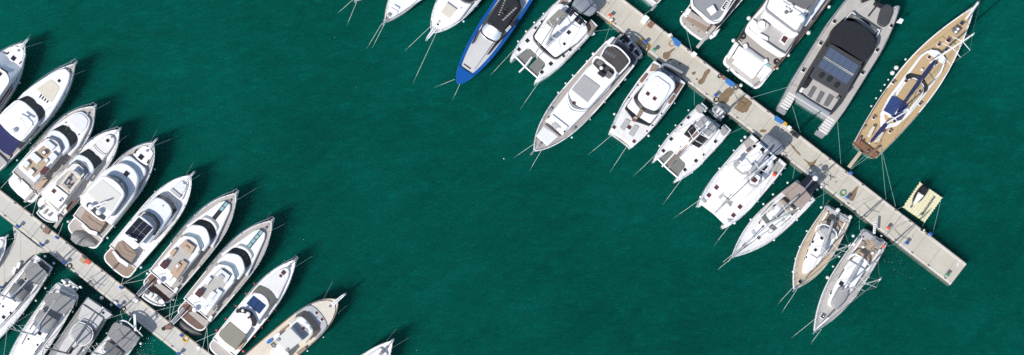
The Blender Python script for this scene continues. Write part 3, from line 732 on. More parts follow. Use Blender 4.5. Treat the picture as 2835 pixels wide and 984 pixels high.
# ---- express yacht with olive covers and red fenders
b = Boat('motor_yacht', 'white yacht with olive canvas covers, blue glass sunroof and red fenders', 'motor yacht', 'olive covered yacht', 'E', (130,900), (768,104), 42, 1.8, 2.8, Gy)
b.hull('white', 'white', .92, .45, 2.8, .92, t0=.08); b.rail(.5, 1, .85, tip=.5, off=.03, posts=8); b.anchor(.25, .16); b.cleats()
b.sl('foredeck', [(705,170),(722,200),(712,250),(660,350),(600,390),(470,310)], 2.85, 'white', .6, True, .4, .15)
b.sl('foredeck_sunpad', [(640,230),(690,262),(640,350),(600,372),(500,310)], 2.9, 'nonskid', .1, True, .3)
b.hatch((670,212), 34, 2.92, 'darkred'); b.hatch((648,238), 20, 2.92, 'darkred'); b.line('deck_rail', [(735,130,3.0),(703,165,3.0)], .05, 'steel')
b.band('windscreen_cover', [(535,330),(580,365),(616,430),(612,445),(580,490)], 2.85, [(488,382),(520,412),(552,475),(550,490),(525,525)], 3.7, 'olive')
b.sl('cabin_roof', [(488,384),(520,414),(555,476),(552,492),(470,606),(440,640),(350,545)], 3.8, 'white', 1.2, True, .3, .1)
b.slm('sunroof', [[(422,400),(528,483),(470,554),(364,468)]], 3.86, 'blueglass', .1, .1)
b.slm('sunroof_trim', [[(474,438),(478,441),(424,512),(420,509)]], 3.88, 'black', .06, .01)
b.sl('radar_arch', [(388,520),(425,560),(448,610),(446,640),(428,660),(330,600)], 4.3, 'black', .4, True, .3, .06)
b.ball('radome', (335,525), 4.7, .24); b.ball('radome', (378,555), 4.8, .36, 'white', .6); b.box('searchlight', (385,578), 30, 18, 4.7, 'darkred', .3)
b.sl('bimini', [(352,548),(400,590),(414,630),(405,660),(362,722),(290,660)], 4.45, 'white', .15, True, .3, .06)
b.sl('cockpit_cover', [(298,668),(368,724),(290,830),(268,842),(205,800)], 3.4, 'olive', .8, True, .25, .1)
b.sl('aft_coaming', [(215,800),(272,842),(258,868),(222,862),(190,830)], 2.7, 'white', .5, True, .2)
b.slm('cockpit_sole', [[(150,690),(190,660),(180,700),(140,760)]], 2.2, 'tan', .3, .1); b.slm('cockpit_sole', [[(280,840),(345,770),(350,790),(310,850)]], 2.2, 'tan', .3, .1)
b.swim(.08, 'taupe', .92, 1.2)
b.fend([(430,303),(360,383),(278,487),(195,594),(118,687,.36)], 'pinkfender', .26); b.fend([(605,522),(540,603),(492,664),(433,736),(340,860,.45)], 'pinkfender', .3); b.done()

# ---- cream lobster style yacht
b = Boat('motor_yacht', 'cream classic yacht with wooden toe rail and long bow platform', 'motor yacht', 'cream classic yacht', 'E', (330,1093), (1118,438), 49, 1.8, 2.8, Gy)
b.hull('cream', 'cream', .9, .5, 3.2, .72, capm='mahogany', cap=.12); b.anchor(1.4, .36); b.cleats(); b.rail(.6, 1, .55, mid=False, posts=6, tip=.0)
b.sl('coachroof', [(985,552),(1020,600),(1034,645),(1012,688),(930,760),(800,640)], 2.9, 'lightgrey', .7, True, .4, .12)
b.sl('foredeck', [(1095,475),(1100,520),(1075,590),(1040,650),(985,560)], 2.72, 'cream', .3, True, .3)
b.hatch((943,545), 24, 2.95, 'darkred'); b.hatch((988,598), 24, 2.95, 'darkred')
b.band('windscreen', [(925,600),(955,635),(978,675),(972,700),(930,745)], 2.9, [(872,632),(900,658),(920,690),(915,710),(880,752)], 4.1, 'teak')
b.sl('side_roof', [(878,625),(905,655),(925,690),(918,715),(850,800),(770,720)], 4.1, 'cream', 1.3, True, .4, .1)
b.sl('flybridge', [(876,632),(900,655),(918,690),(905,715),(845,765),(700,770)], 4.5, 'white', .6, True, .35, .12)
b.slm('flybridge_sole', [[(738,652),(780,616),(872,680),(880,716),(832,766)]], 4.56, 'greypanel', .1, .15); b.hatch((832,673), 26, 4.62, 'darkred', name='roof_hatch')
b.line('deck_fitting', [(850,625,4.6),(872,640,4.8)], .05, 'steel'); b.line('deck_fitting', [(885,660,4.6),(900,690,4.8)], .05, 'steel')
b.slm('bimini', [[(606,768),(720,660),(826,768),(696,872)]], 6.0, 'beigepanel', .12, .35, .05)
b.line('bimini_frame', [(606,768,5.9),(610,790,4.6)], .04, 'steel', mir=True); b.line('bimini_frame', [(822,768,5.9),(830,770,4.6)], .04, 'steel', mir=True)
b.box('speaker', (627,766), 30, 26, 6.2, 'grey', .2, r=.4); b.box('speaker', (700,850), 30, 26, 6.2, 'grey', .2, r=.4)
b.slm('cockpit_locker', [[(575,805),(590,795),(612,826),(596,836)]], 4.0, 'grey', .6, .05); b.slm('cockpit_roof', [[(560,850),(640,790),(720,885),(640,980)]], 4.0, 'offwhite', 1.4, .2)
b.slm('side_deck', [[(640,690),(705,640),(715,650),(652,705)]], 2.55, 'teak', .2, .04); b.slm('side_deck', [[(775,870),(850,820),(860,840),(790,894)]], 2.55, 'teak', .2, .04)
b.slm('aft_deck', [[(460,890),(560,800),(600,850),(520,960)]], 2.5, 'cream', .3, .1); b.slm('seat', [[(545,905),(600,845),(640,890),(590,950)]], 3.6, 'white', .6, .15)
b.fend([(868,858,.26),(1000,745,.2)]); b.done()
def board(label, pts, c):
    o0 = WP('E', pts[0], 2.9); o0.z = 0
    a, e = WP('E', pts[0], 2.9) - o0, WP('E', pts[1], 2.9) - o0
    u = (e - a).normalized(); n = Vector((-u.y, u.x, 0)); L = (e - a).length; mb = MB()
    half = [(0, .05), (.08, .16), (.3, .27), (.6, .28), (.9, .17), (1, .05)]
    pl = [(a + u * L * x + n * w) for x, w in half] + [(a + u * L * x - n * w) for x, w in reversed(half)]
    mb.slab([(v.x, v.y) for v in pl], 2.85, 2.95, .03); o = mb.build('paddle_board', c); o.location = o0; tag(o, label, 'paddle board')
board('white paddle board lashed along the rail of the cream classic yacht', ((582,762),(640,712)), 'white')
board('bright blue paddle board lashed along the rail of the cream classic yacht', ((532,796),(590,752)), 'bluemat')

# ---- bow peeking in at the bottom edge
b = Boat('motor_yacht', 'bow of a white yacht poking in at the bottom edge, dark striped hatch', 'motor yacht', 'bottom edge yacht', 'Q', (-804,2761), (1098,535), 49, 1.8, 2.9, Gy)
b.hull('white', 'nonskid', .9, .45, 2.6, .95); b.rail(.5, 1, .7, tip=.1); b.anchor(.1, .2); b.cleats()
b.sl('coachroof', [(900,800),(960,820),(970,880),(800,1250),(600,1400),(300,1100)], 3.0, 'white', .7, True, .5, .15)
b.slm('hatch', [[(852,744),(930,800),(885,850),(808,800)]], 3.1, 'darkgrey', .1, .1); b.slm('hatch', [[(808,800),(880,855),(835,915),(748,870)]], 3.08, 'grey', .1, .1)
b.line('deck_rail', [(1060,590,3.0),(925,730,3.0)], .05, 'darkgrey'); b.sl('cabin', [(500,1000),(650,1150),(700,1350),(300,1900),(-300,1700)], 4.4, 'white', 1.8, True, .8, .2); b.done()

# ---- bow at the left edge below the pontoon
b = Boat('motor_boat', 'rounded white bow at the left edge beside the pontoon junction', 'motor boat', 'left bow boat', 'R', (-902,1718), (72,612), 40, 1.5, 2.0)
b.hull('white', 'nonskid', .9, .45, 3.4, .75); b.rail(.5, 1, .6, tip=.0, mid=False); b.anchor(.35, .2); b.cleats()
b.sl('foredeck', [(40,640),(48,690),(20,740),(-100,820),(-150,760)], 2.1, 'white', .4, True, .6, .12); b.sl('cabin', [(-100,780),(-40,830),(-200,1050),(-300,950)], 3.2, 'white', 1.2, True, .4); b.done()

# ================================================================== sailing yachts on the lower side of the left pontoon
Gs = 'sailing yachts moored along the left pontoon'
def sail_kit(b, deck, tm=.4, p=2.1, ws=.78, q=1.0, m='white', capm=None, rail0=.05, q2=1):
    b.hull(m, deck, ws, tm, p, q, bul=.08, cap=.1, capm=capm); b.rail(.86, 1, .7, tip=.1, posts=4, r=.02); b.cleats((.06, .5, .9))
    mb = MB()      # guard wires on stanchions
    ts = [.05 + .81 * i / 12 for i in range(13)]
    for sd in (1, -1):
        for h in (.35, .68): mb.tube([b.gun(t, sd, .08, h) for t in ts], .012, 4)
        for t in ts: mb.tube([b.gun(t, sd, .08, 0), b.gun(t, sd, .08, .7)], .018, 4)
    mb.build('guard_rail', 'steel', b.obj)
    mb = MB(); L = b.L
    mb.tube([b.gun(.12, 1, .1, .7), b.gun(.01, 1, .15, .7), b.gun(.005, .35, .1, .7)], .025, 5); mb.tube([b.gun(.12, -1, .1, .7), b.gun(.01, -1, .15, .7), b.gun(.005, -.35, .1, .7)], .025, 5)
    mb.build('pushpit', 'steel', b.obj)
    mb = MB(); mb.slab([(L - .7, -.14), (L + .3, -.1), (L + .3, .1), (L - .7, .14)], b.zb - .05, b.zb + .06, .02); o = mb.build('bow_roller', 'steel', b.obj)
def cockpit(b, t0=.03, t1=.3, w=.62, sole='teak', wheels=2):
    L, h = b.L, b.hb; z = b.zs
    for sd in (1, -1):
        b.sltw('cockpit_coaming', [(t0 + .03, sd * w), (t1, sd * w), (t1, sd * (w + .13)), (t0 + .03, sd * (w + .1))], z + .45, 'white', .6, .1, .05, mir=False)
        b.sltw('cockpit_bench', [(t0 + .05, sd * w * .55), (t1 - .02, sd * w * .55), (t1 - .02, sd * w), (t0 + .05, sd * w)], z + .2, sole, .4, .08, .03, mir=False)
    b.sltw('cockpit_sole', [(t0, w * .53), (t1, w * .53)], z - .02, sole, .1, .05)
    for k in range(wheels):
        y = (0 if wheels == 1 else (.34 if k else -.34)) * h; x = (t0 + .09) * L
        mb = MB(); mb.tube([(x - .08 * math.sin(a), y + .5 * math.cos(a), z + .75 + .5 * math.sin(a)) for a in [2 * PI * i / 18 for i in range(18)]], .03, 5, True)
        for i in range(3):
            a = PI * i / 3; mb.tube([(x, y + .5 * math.cos(a), z + .75 + .5 * math.sin(a)), (x, y - .5 * math.cos(a), z + .75 - .5 * math.sin(a))], .018, 4)
        mb.build('steering_wheel', 'steel', b.obj); mb = MB(); mb.box((x + .2, y), .3, .35, z - .1, z + .85, 0, .03, .08); mb.build('binnacle', 'white', b.obj)
def trunk(b, pts, z, m='white', windows=True, th=.8):
    o = b.sltw('coachroof', pts, z, m, th, .3, .12)
    if windows:
        xs = [p for p in pts]
        for sd in (1, -1):
            (ta, wa), (tb, wb) = sorted(pts)[0], sorted(pts)[1]
            mb = MB(); k = []
            for i in range(2): pass
    return o
def sprayhood(b, c0, c1, w, z, m='canvas', front='greyglass'):
    """canvas hood over the companionway: c0 aft end, c1 forward end as fractions"""
    L, h = b.L, b.hb; rings = []; mb = MB()
    for t, k, zz in ((c0, 1.0, 1.0), ((c0 + c1) / 2, 1.0, 1.02), (c0 * .3 + c1 * .7, .93, .86)):
        rings.append(mb.ring([(t * L + (.25 * math.sin(a) if t > c0 else 0), w * h * k * math.cos(a), z - 1.15 + 1.15 * zz * max(.0, math.sin(a)) ** .55) for a in [PI * i / 14 for i in range(15)]]))
    for a_, b_ in zip(rings, rings[1:]): mb.bridge(a_, b_, False)
    o = b_obj = mb.build('sprayhood', m, b.obj, 60)
    mb = MB(); r0 = mb.ring([mbv for mbv in []]) if 0 else None
    ra = [((c0 * .3 + c1 * .7) * L + .25 * math.sin(a), w * h * .93 * math.cos(a), z - 1.15 + 1.15 * .86 * max(0, math.sin(a)) ** .55) for a in [PI * i / 14 for i in range(15)]]
    rb = [(c1 * L + .45 * math.sin(a), w * h * .86 * math.cos(a), z - 1.15) for a in [PI * i / 14 for i in range(15)]]
    i0 = mb.ring(ra); i1 = mb.ring(rb); mb.bridge(i0, i1, False); mb.build('hood_window', front, o, 60)
    return o
def bimini(b, pts, z, m, r=.3, legs=True, mir=True):
    o = b.sl('bimini', pts, z, m, .07, mir, r, .03)
    q = b.poly(pts, z, mir)
    if legs:
        mb = MB(); xs = [p[0] for p in q]; ys = [p[1] for p in q]; cx = (min(xs) + max(xs)) / 2
        for sd in (1, -1):
            y = (max(ys) if sd > 0 else min(ys)) * .92
            for x in (min(xs) + .2, max(xs) - .2): mb.tube([(x, y, z - .05), (cx, y * 1.0, b.zs)], .025, 5)
        mb.build('bimini_frame', 'steel', b.obj)
    return o
def pane(b, t0, t1, w0, w1, z, m='glass'):
    for sd in (1, -1):
        b.sltw('cabin_window', [(t0, sd * w0), (t1, sd * w1), (t1, sd * (w1 - .05)), (t0, sd * (w0 - .05))], z, m, .1, .05, .01, mir=False)

b = Boat('sailing_yacht', 'white sailing yacht nearest the pontoon junction with grey bimini and stern solar panels', 'sailing yacht', 'junction sailing yacht', 'F', (312,250), (-229,937), 40, 1.5, 1.9, Gs)
sail_kit(b, 'nonskid', .42, 2.3, .72, .95); cockpit(b, .03, .27, .6, 'greyteak')
b.sltw('coachroof', [(.27, .62), (.45, .6), (.66, .4), (.72, .12)], 2.25, 'white', .9, .3, .12); pane(b, .32, .44, .6, .585, 2.28); pane(b, .47, .56, .55, .46, 2.28)
bimini(b, [(160,312),(210,246),(300,300),(330,334),(262,412),(215,390)], 3.9, 'midgrey', .25, mir=False)
sprayhood(b, .27, .37, .6, 3.2, 'darkgrey')
solar(b, 'solar_panel', [(248,250),(285,238),(352,300),(330,345)], 3.2, 4, 1, .06, 'solar')
b.line('stern_arch', [(248,246,3.1),(285,232,3.1),(356,300,3.1),(335,350,3.1)], .05, 'steel')
for p, s_ in (((95,448),22),((103,510),26),((72,603),14),((24,632),22),((20,558),13),((175,370),16)): b.hatch(p, s_, 2.3)
b.mast((95,510), 1.9, 16.5, (235,330), 3.6, sw=1.5, m='lightgrey')
b.fend([(248,518),(160,608),(312,432),(310,215,.36),(370,262,.36)], r=.3, long=False); b.done()

b = Boat('sailing_yacht', 'white sailing yacht with large grey canopy and inflatable dinghy at its stern', 'sailing yacht', 'grey canopy sailing yacht', 'F', (470,450), (-11,1178), 44, 1.5, 1.9, Gs)
sail_kit(b, 'nonskid', .42, 2.3, .8, .95); cockpit(b, .03, .25, .62, 'greyteak')
b.sltw('coachroof', [(.25, .62), (.42, .6), (.62, .45), (.70, .12)], 2.3, 'white', .9, .3, .12); pane(b, .3, .42, .6, .59, 2.33); pane(b, .45, .55, .57, .5, 2.33)
b.W('S'); bimini(b, [(652,55),(700,-40),(880,-50),(1150,60),(1010,290),(880,250),(760,190),(690,120)], 4.0, 'midgrey', .2, mir=False)
sprayhood(b, .24, .36, .66, 3.5, 'midgrey')
for p, s_ in (((556,425),42),((718,532),42),((600,565),50),((428,650),26),((565,740),28)): b.hatch(p, s_, 2.35)
b.slm('hatch', [[(385,780),(468,830),(425,892),(345,842)]], 1.95, 'black', .1, .05); 
for p in ((392,800),(412,812),(432,822)): b.ball('hatch_fitting', p, 2.0, .12, 'white')
b.mast((530,590), 2.0, 17, (840,60), 3.9, sw=1.5, m='lightgrey')
b.line('stern_arch', [(700,-60,3.6),(900,-100,3.9),(1180,20,3.6),(1150,150,2.0)], .06, 'steel')
b.W('F'); b.sl('stern_platform', [(385,402),(400,392),(470,420),(480,450),(420,440)], 1.3, 'white', .3); b.box('outboard_engine', (436,385), 14, 34, 3.0, 'white', .9, r=.1)
b.fend([(500,595)], r=.25); b.done()
t = Boat('dinghy', 'grey inflatable dinghy hung across the stern of the grey canopy sailing yacht', 'dinghy', '', 'F', (545,455), (452,385), 11, .9, .9)
def inflatable(t, z0=.9, tube='hypalon', floor='grey', r=.24, seats=1):
    L, h = t.L, t.hb; mb = MB(); pts = [(0, h - r), (L * .25, h - r), (L * .6, h - r), (L * .82, h * .62), (L * .95, h * .3), (L - r * .6, 0)]
    pts = smoothline([Vector((x, y, z0)) for x, y in pts], 4); full = pts + [Vector((v.x, -v.y, v.z)) for v in reversed(pts[:-1])]
    mb.tube(full, [r * .6] + [r] * (len(full) - 2) + [r * .6], 8); mb.build('inflatable_tube', tube, t.obj, 60)
    mb = MB(); mb.slab([(.1, -h + r), (L * .7, -h + r), (L * .9, 0), (L * .7, h - r), (.1, h - r)], z0 - .15, z0 - .05); mb.slab([(.0, -h + r), (.12, -h + r), (.12, h - r), (0, h - r)], z0 - .15, z0 + .2); mb.build('hull', floor, t.obj)
    for i in range(seats):
        mb = MB(); mb.box((L * (.3 + .3 * i), 0), .35, 2 * (h - r), z0 + .1, z0 + .18); mb.build('seat', 'offwhite', t.obj)
inflatable(t, 2.0, 'offwhite', 'grey', .2, 2)
t.box('outboard_engine', (552,425), 18, 14, 2.5, 'white', .6, r=.1)

b = Boat('sailing_yacht', 'grey decked sailing yacht under a fitted pale grey cockpit cover', 'sailing yacht', 'grey covered sailing yacht', 'F', (692,548), (203,1277), 42, 1.5, 1.9, Gs)
sail_kit(b, 'canvas', .42, 2.3, .92, .95, m='lightgrey', capm='lightgrey'); b.W('S')
b.slm('stern_cover', [[(1328,30),(1700,285),(1640,345),(1560,335),(1255,120)]], 2.3, 'greycover', .7, .12)
b.slm('cockpit_cover', [[(1245,125),(1560,335),(1440,520),(1380,470),(1200,370),(1175,345)]], 2.6, 'greycover', 1.0, .15)
b.sltw('coachroof', [(.22, .62), (.42, .6), (.62, .42), (.70, .12)], 2.3, 'greycover', .9, .3, .12)
b.slm('sprayhood', [[(1195,385),(1300,430),(1395,515),(1385,650),(1275,745),(1180,725),(1065,620),(1080,500)]], 3.4, 'greycush', 1.3, .5, .2)
for i, q in enumerate([((1195,385),(1300,430)),((1300,430),(1395,515)),((1395,515),(1385,650)),((1385,650),(1275,745)),((1275,745),(1180,725)),((1180,725),(1065,620)),((1065,620),(1080,500)),((1080,500),(1195,385))]):
    pass
b.line('hood_frame', [(1195,385,3.42),(1300,430,3.45),(1395,515,3.42),(1385,650,3.2),(1275,745,2.9),(1180,725,2.9),(1065,620,3.2),(1080,500,3.4),(1195,385,3.42)], .07, 'white', smooth=True)
b.slm('hatch', [[(1080,765),(1115,790),(1065,880),(1030,855)]], 2.4, 'black', .1, .05)
b.ball('deck_fitting', (1555,257), 2.4, .18, 'black', .4)
b.mast((1040,870), 2.0, 17, (1440,240), 3.9, sw=1.5, m='darkgrey')
b.fend([(1010,520),(1465,720)], r=.25); b.fend([(1530,30,.5)], r=.4); b.done()

b = Boat('sailing_yacht', 'white sailing yacht with grey bimini and upright white gangway plank', 'sailing yacht', 'plank sailing yacht', 'F', (905,722), (349,1389), 42, 1.5, 1.9, Gs)
sail_kit(b, 'nonskid', .42, 2.3, .8, .95); cockpit(b, .03, .25, .62, 'greyteak')
b.sltw('coachroof', [(.25, .62), (.42, .6), (.62, .45), (.70, .12)], 2.3, 'white', .9, .3, .12)
b.W('S'); bimini(b, [(1612,590),(1700,425),(1745,390),(1960,480),(2110,640),(1930,860),(1850,800),(1740,700)], 3.9, 'midgrey', .25, mir=False)
b.slm('sprayhood', [[(1580,735),(1620,655),(1860,830),(1850,900),(1700,960),(1600,860)]], 3.3, 'darkgrey', 1.1, .3, .15)
b.line('hood_frame', [(1580,735,3.2),(1535,790,2.4),(1560,860,2.3),(1640,900,2.3)], .06, 'steel', smooth=True)
b.line('stern_arch', [(1800,385,3.2),(1870,372,3.4),(1960,420,3.5),(2110,560,3.4),(2150,610,3.2)], .11, 'bluewhite', smooth=True)
b.slm('gangway', [[(2010,275),(2048,268),(2062,525),(2025,530)]], 4.6, 'white', .1, .05)
b.slm('stern_locker', [[(1820,400),(1950,430),(2090,560),(2070,620),(1900,470)]], 2.3, 'darkgrey', .5, .1)
b.line('stern_pole', [(1980,330,3.6),(1940,390,3.0)], .05, 'white'); b.line('stern_pole', [(2135,460,3.6),(2090,540,3.0)], .05, 'white')
b.mast((1600,900), 2.0, 17, (1850,650), 3.9, sw=1.5, m='lightgrey')
b.fend([(2125,715,.4),(1612,560,.24)], r=.3); b.done()
# ================================================================== TOP MIDDLE, bows to the lower left
Gt = 'boats moored with their bows in open water'
b = Boat('motor_yacht', 'very tip of a white bow entering at the top edge', 'motor yacht', 'top edge bow', 'G', (745,-830), (142,8), 44, 1.8, 2.6)
b.hull('white', 'taupe', .9, .45, 2.8, .9); b.anchor(.1, .2); b.rail(.6, 1, .6, tip=.1); b.sl('coachroof', [(250,-150),(320,-160),(400,-300),(500,-500)], 3.1, 'white', .8, True, .4, .1); b.done()

b = Boat('motor_yacht', 'beige edged motor yacht bow with pale grey foredeck cover at the top edge', 'motor yacht', 'grey foredeck yacht', 'G', (1070,-699), (395,200), 47, 1.9, 2.9)
b.hull('lightgrey', 'bluewhite', .9, .45, 2.6, .92, capm='cream', cap=.3); b.rail(.5, 1, .75, tip=.15); b.anchor(.25, .18)
b.sl('foredeck', [(430,150),(450,165),(540,110),(640,20),(750,-150),(500,-250)], 2.9, 'bluewhite', .5, True, .4, .12)
b.hatch((445,128), 34, 2.95, 'grey'); b.slm('foredeck_seat', [[(455,65),(520,100),(500,125),(432,95)]], 3.1, 'white', .3, .1); b.slm('foredeck_seat', [[(480,40),(530,68),(522,85),(470,58)]], 3.2, 'bluewhite', .3, .1)
b.sl('cabin', [(650,-60),(760,-130),(850,-300),(700,-400)], 4.4, 'white', 1.6, True, .5, .15); b.done()

b = Boat('motor_yacht', 'blunt bowed white yacht with a beige square hatch and long anchor platform', 'motor yacht', 'beige hatch yacht', 'G', (1463,-537), (815,290), 53, 1.8, 2.8)
b.hull('white', 'white', .92, .45, 2.9, .8); b.anchor(1.3, .4); b.cleats(); b.rail(.5, 1, .6, tip=.0, mid=False)
b.sl('coachroof', [(855,235),(890,262),(960,250),(1060,180),(1180,20),(1000,-60)], 2.95, 'white', .5, True, .6, .15)
b.slm('hatch', [[(960,18),(1042,78),(968,163),(893,112)]], 3.0, 'cream', .1, .08); b.slm('hatch_hinge', [[(950,25),(962,14),(1046,76),(1036,86)]], 3.02, 'steel', .08, .02)
b.hatch((880,192), 20, 3.0, 'lightgrey'); b.hatch((1075,73), 12, 3.0, 'lightgrey')
b.sl('windscreen', [(1100,10),(1150,22),(1195,5),(1290,-110),(1180,-200)], 3.9, 'glass', 1.1, True, .3, .2); b.sl('cabin_roof', [(1150,-30),(1190,-20),(1220,-60),(1330,-200),(1240,-300)], 4.1, 'white', .4, True, .3)
b.fend([(1216,52),(1097,190)], r=.32); b.done()

b = Boat('speedboat', 'long blue hulled speedboat with grey deck and black cockpit canopy', 'speedboat', 'blue speedboat', 'H', (962,-490), (92,800), 45, 1.6, 2.2)
b.hull('bluehull', 'greycover', .85, .5, 2.6, .6, bul=.05, cap=.5, capm='bluehull')
q_ = [(t_, b.wf(t_) * .985) for t_ in (.90, .92, .94, .96, .98, .99)]
b.sltw('bow_panel', [(.905, .0)] + q_ + [(.997, 0)], 2.22, 'bluehull', .12, .05); b.cleats()
b.sl('sunpad', [(150,610),(215,660),(290,590),(380,480),(440,400),(330,330)], 2.2, 'greycover', .15, True, .25, .06)
b.slm('foredeck_step', [[(148,612),(156,606),(220,652),(214,662)]], 2.28, 'black', .1, .02)
b.slm('side_rail', [[(225,415),(290,285),(298,288),(238,416)]], 2.5, 'black', .3, .02); b.slm('side_rail', [[(372,520),(460,395),(540,330),(545,340),(470,410),(384,520)]], 2.5, 'black', .3, .02)
b.band('windscreen', [(390,390),(440,410),(475,400),(500,370),(530,300)], 2.2, [(420,250),(470,285),(500,310),(520,300),(540,270)], 3.3, 'silver')
b.sl('cockpit_coaming', [(385,380),(445,405),(480,400),(545,340),(610,230),(700,80),(640,-60),(520,-40)], 2.4, 'charcoal', .4, True, .3)
b.sl('canopy', [(420,250),(470,285),(505,312),(540,280),(640,130),(690,60),(670,10),(560,-30)], 3.4, 'black', .9, True, .35, .2)
for i in range(7):
    b.slm('canopy_slat', [[(540-i*9,0+i*22),(552-i*9,8+i*22),(546-i*9,17+i*22),(532-i*9,9+i*22)]], 3.46, 'greycush', .06, .01)
    b.slm('canopy_slat', [[(650-i*19,70+i*18),(660-i*19,80+i*18),(640-i*19,88+i*18),(630-i*19,80+i*18)]], 3.46, 'greycush', .06, .01)
b.ball('radar_dome', (525,125), 3.8, .28, 'black'); b.box('searchlight', (550,95), 22, 18, 3.7, 'darkred', .25)
b.slm('side_seat', [[(545,285),(590,238),(608,255),(565,305)]], 2.7, 'lightgrey', .3, .06); b.box('fender_basket', (625,225), 40, 30, 2.8, 'black', .5)
b.done()

# ================================================================== catamarans
Gc = 'catamarans moored along the right pontoon'
def cat_hull(b, hw=.30, tb=.72, beam_t=.93, stern_w=.26, m='white', inner_bow=None, bridge0=.1, z=None, bow_w=.86):
    z0, z1 = b.zs, b.zb; L, h = b.L, b.hb
    zf = lambda x, y: z0 + (z1 - z0) * max(0, x / L)
    inner_bow = inner_bow or bow_w - .08; fb = bow_w / .86
    b.wf = lambda t: (.94 + .06 * min(1, t / .2)) if t < .6 else 1 - (1 - bow_w) * ((t - .6) / .4) ** 2; b.zf = lambda t: z0 + (z1 - z0) * t
    half = [(0, .93), (.2, 1), (.45, 1), (.65, .995), (.82, b.wf(.82)), (.93, b.wf(.93)), (1.0, bow_w), (.985, inner_bow), (.9, .68 * fb), (tb + .02, .60 * fb), (tb, .50 * fb), (tb, 0)]
    if tb > .9: half = half[:-4] + [(tb, .5), (tb - .01, 0)]
    pts = b.tw(half); stern = b.tw([(bridge0, 0), (bridge0, 1 - stern_w * 2 + .12), (0, 1 - stern_w * 2 + .08)])
    pl = [(x, y) for x, y in stern] + pts[:]
    poly = [p for p in stern] + pts
    full = poly + [(x, -y) for x, y in reversed(poly[1:-1])]
    full = ccw(full)
    mb = MB()
    r0 = mb.ring([(x * .985 + .05, y * .97, -.9) for x, y in full]); r1 = mb.ring([(x, y, zf(x, y) - .12) for x, y in full])
    r2 = mb.ring([(x, y, zf(x, y)) for x, y in inset(full, .1)])
    mb.bridge(r0, r1); mb.bridge(r1, r2); mb.f.append(tuple(r2)); mb.f.append(tuple(r0[::-1]))
    mb.build('hull', m, b.obj, 30)
    mb = MB(); ts = [.04 + .9 * i / 14 for i in range(15)]
    for sd in (1, -1):
        for hh in (.35, .7): mb.tube([Vector((t * L, sd * (b.wf(t) * h - .12), b.zf(t) + hh)) for t in ts], .013, 4)
        for t in ts: mb.tube([Vector((t * L, sd * (b.wf(t) * h - .12), b.zf(t))), Vector((t * L, sd * (b.wf(t) * h - .12), b.zf(t) + .72))], .018, 4)
        mb.tube([Vector((.94 * L, sd * (b.wf(.94) * h - .1), z1 + .7)), Vector((.985 * L, sd * (bow_w - .02) * h, z1 + .7)), Vector((.93 * L, sd * .7 * fb * h, z1 + .7))], .025, 5)
    mb.build('guard_rail', 'steel', b.obj)
    if beam_t:
        mb = MB(); mb.tube([(beam_t * L, -.74 * fb * h, z1 - .15), (beam_t * L + .1, 0, z1 - .1), (beam_t * L, .74 * fb * h, z1 - .15)], .13, 8); mb.build('crossbeam', 'white', b.obj, 50)
        for sd in (1, -1): b.sltw('trampoline', [(tb + .005, sd * .06), (tb + .005, sd * .50 * fb), (.905, sd * .68 * fb), (beam_t - .01, sd * .66 * fb), (beam_t - .005, sd * .05)], z1 - .3, 'tramp', .04, .05, .01, mir=False)
    b.cleats((.05, .5, .9))
    if m == 'white':       # non-slip panels moulded into the side decks
        for sd in (1, -1):
            for t0, t1 in ((.12, .34), (.355, .56), (.575, min(.84, tb + .1))):
                w0 = .80 if t1 < .6 else .72
                mb = MB(); q = b.tw([(t0, sd * w0), (t1, sd * (w0 - .02)), (t1, sd * (b.wf(t1) - .05)), (t0, sd * (b.wf(t0) - .05))])
                mb.slab(rnd(ccw(q), .15), zf(q[0][0], 0) - .1, lambda x, y: zf(x, y) + .008, .004); mb.build('deck_panel', 'nonskid', b.obj)
def stern_steps(b, w0, w1, m='white', n=4, t1=.09):
    for sd in (1, -1):
        for i in range(n):
            a = t1 * i / n; b.sltw('transom_step', [(a - .03, sd * w0), (a + t1 / n - .033, sd * w0), (a + t1 / n - .033, sd * w1), (a - .03, sd * w1)], .5 + (b.zs - .45) * i / n, m, .4, .08, mir=False)

b = Boat('catamaran', 'white sailing catamaran with olive bimini and two black solar panels by the stern', 'catamaran', 'olive bimini catamaran', 'H', (1262,118), (716,674), 67, 1.9, 2.2, Gc)
cat_hull(b, tb=.75, beam_t=.94, bow_w=.72); stern_steps(b, .55, .88, 'taupe')
b.sl('coachroof_window', [(880,452),(935,490),(1008,556),(1042,560),(1062,548),(1165,468),(1240,408),(1330,290),(1150,150)], 2.9, 'glass', .9, True, .35, .1)
b.sl('coachroof', [(905,436),(945,470),(1010,536),(1035,543),(1150,455),(1235,405),(1338,295),(1320,240),(1200,160)], 3.15, 'white', 1.0, True, .35, .15)
for p, s_ in (((1165,478),22),((1103,537),22),((980,608),34),((895,688),34),((893,208),22),((833,268),22),((757,388),34),((677,472),34)): b.hatch(p, s_, 2.15)
for p, s_ in (((1150,310),34),((1108,420),24)): b.hatch(p, s_, 3.22)
b.slm('bimini', [[(930,213),(1062,85),(1132,132),(1010,275),(965,245)]], 4.6, 'olive', .08, .2)
b.line('stern_arch', [(1062,80,3.9),(1130,55,4.0),(1320,215,4.0),(1270,265,3.9)], .08, 'white'); b.line('stern_arch', [(1130,130,3.9),(1200,150,3.95),(1270,265,3.9)], .06, 'white')
solar(b, 'solar_panel', [(1150,65),(1212,115),(1170,165),(1115,110)], 4.1, 2, 1, .03, 'solar'); solar(b, 'solar_panel', [(1240,140),(1302,195),(1262,248),(1196,190)], 4.1, 2, 1, .03, 'solar')
b.slm('cockpit_sole', [[(1330,215),(1362,205),(1412,268),(1340,340),(1300,310)]], 2.1, 'teak', .1, .1); b.slm('cockpit_sole', [[(1045,40),(1075,0),(1150,10),(1080,60)]], 2.1, 'teak', .1, .1)
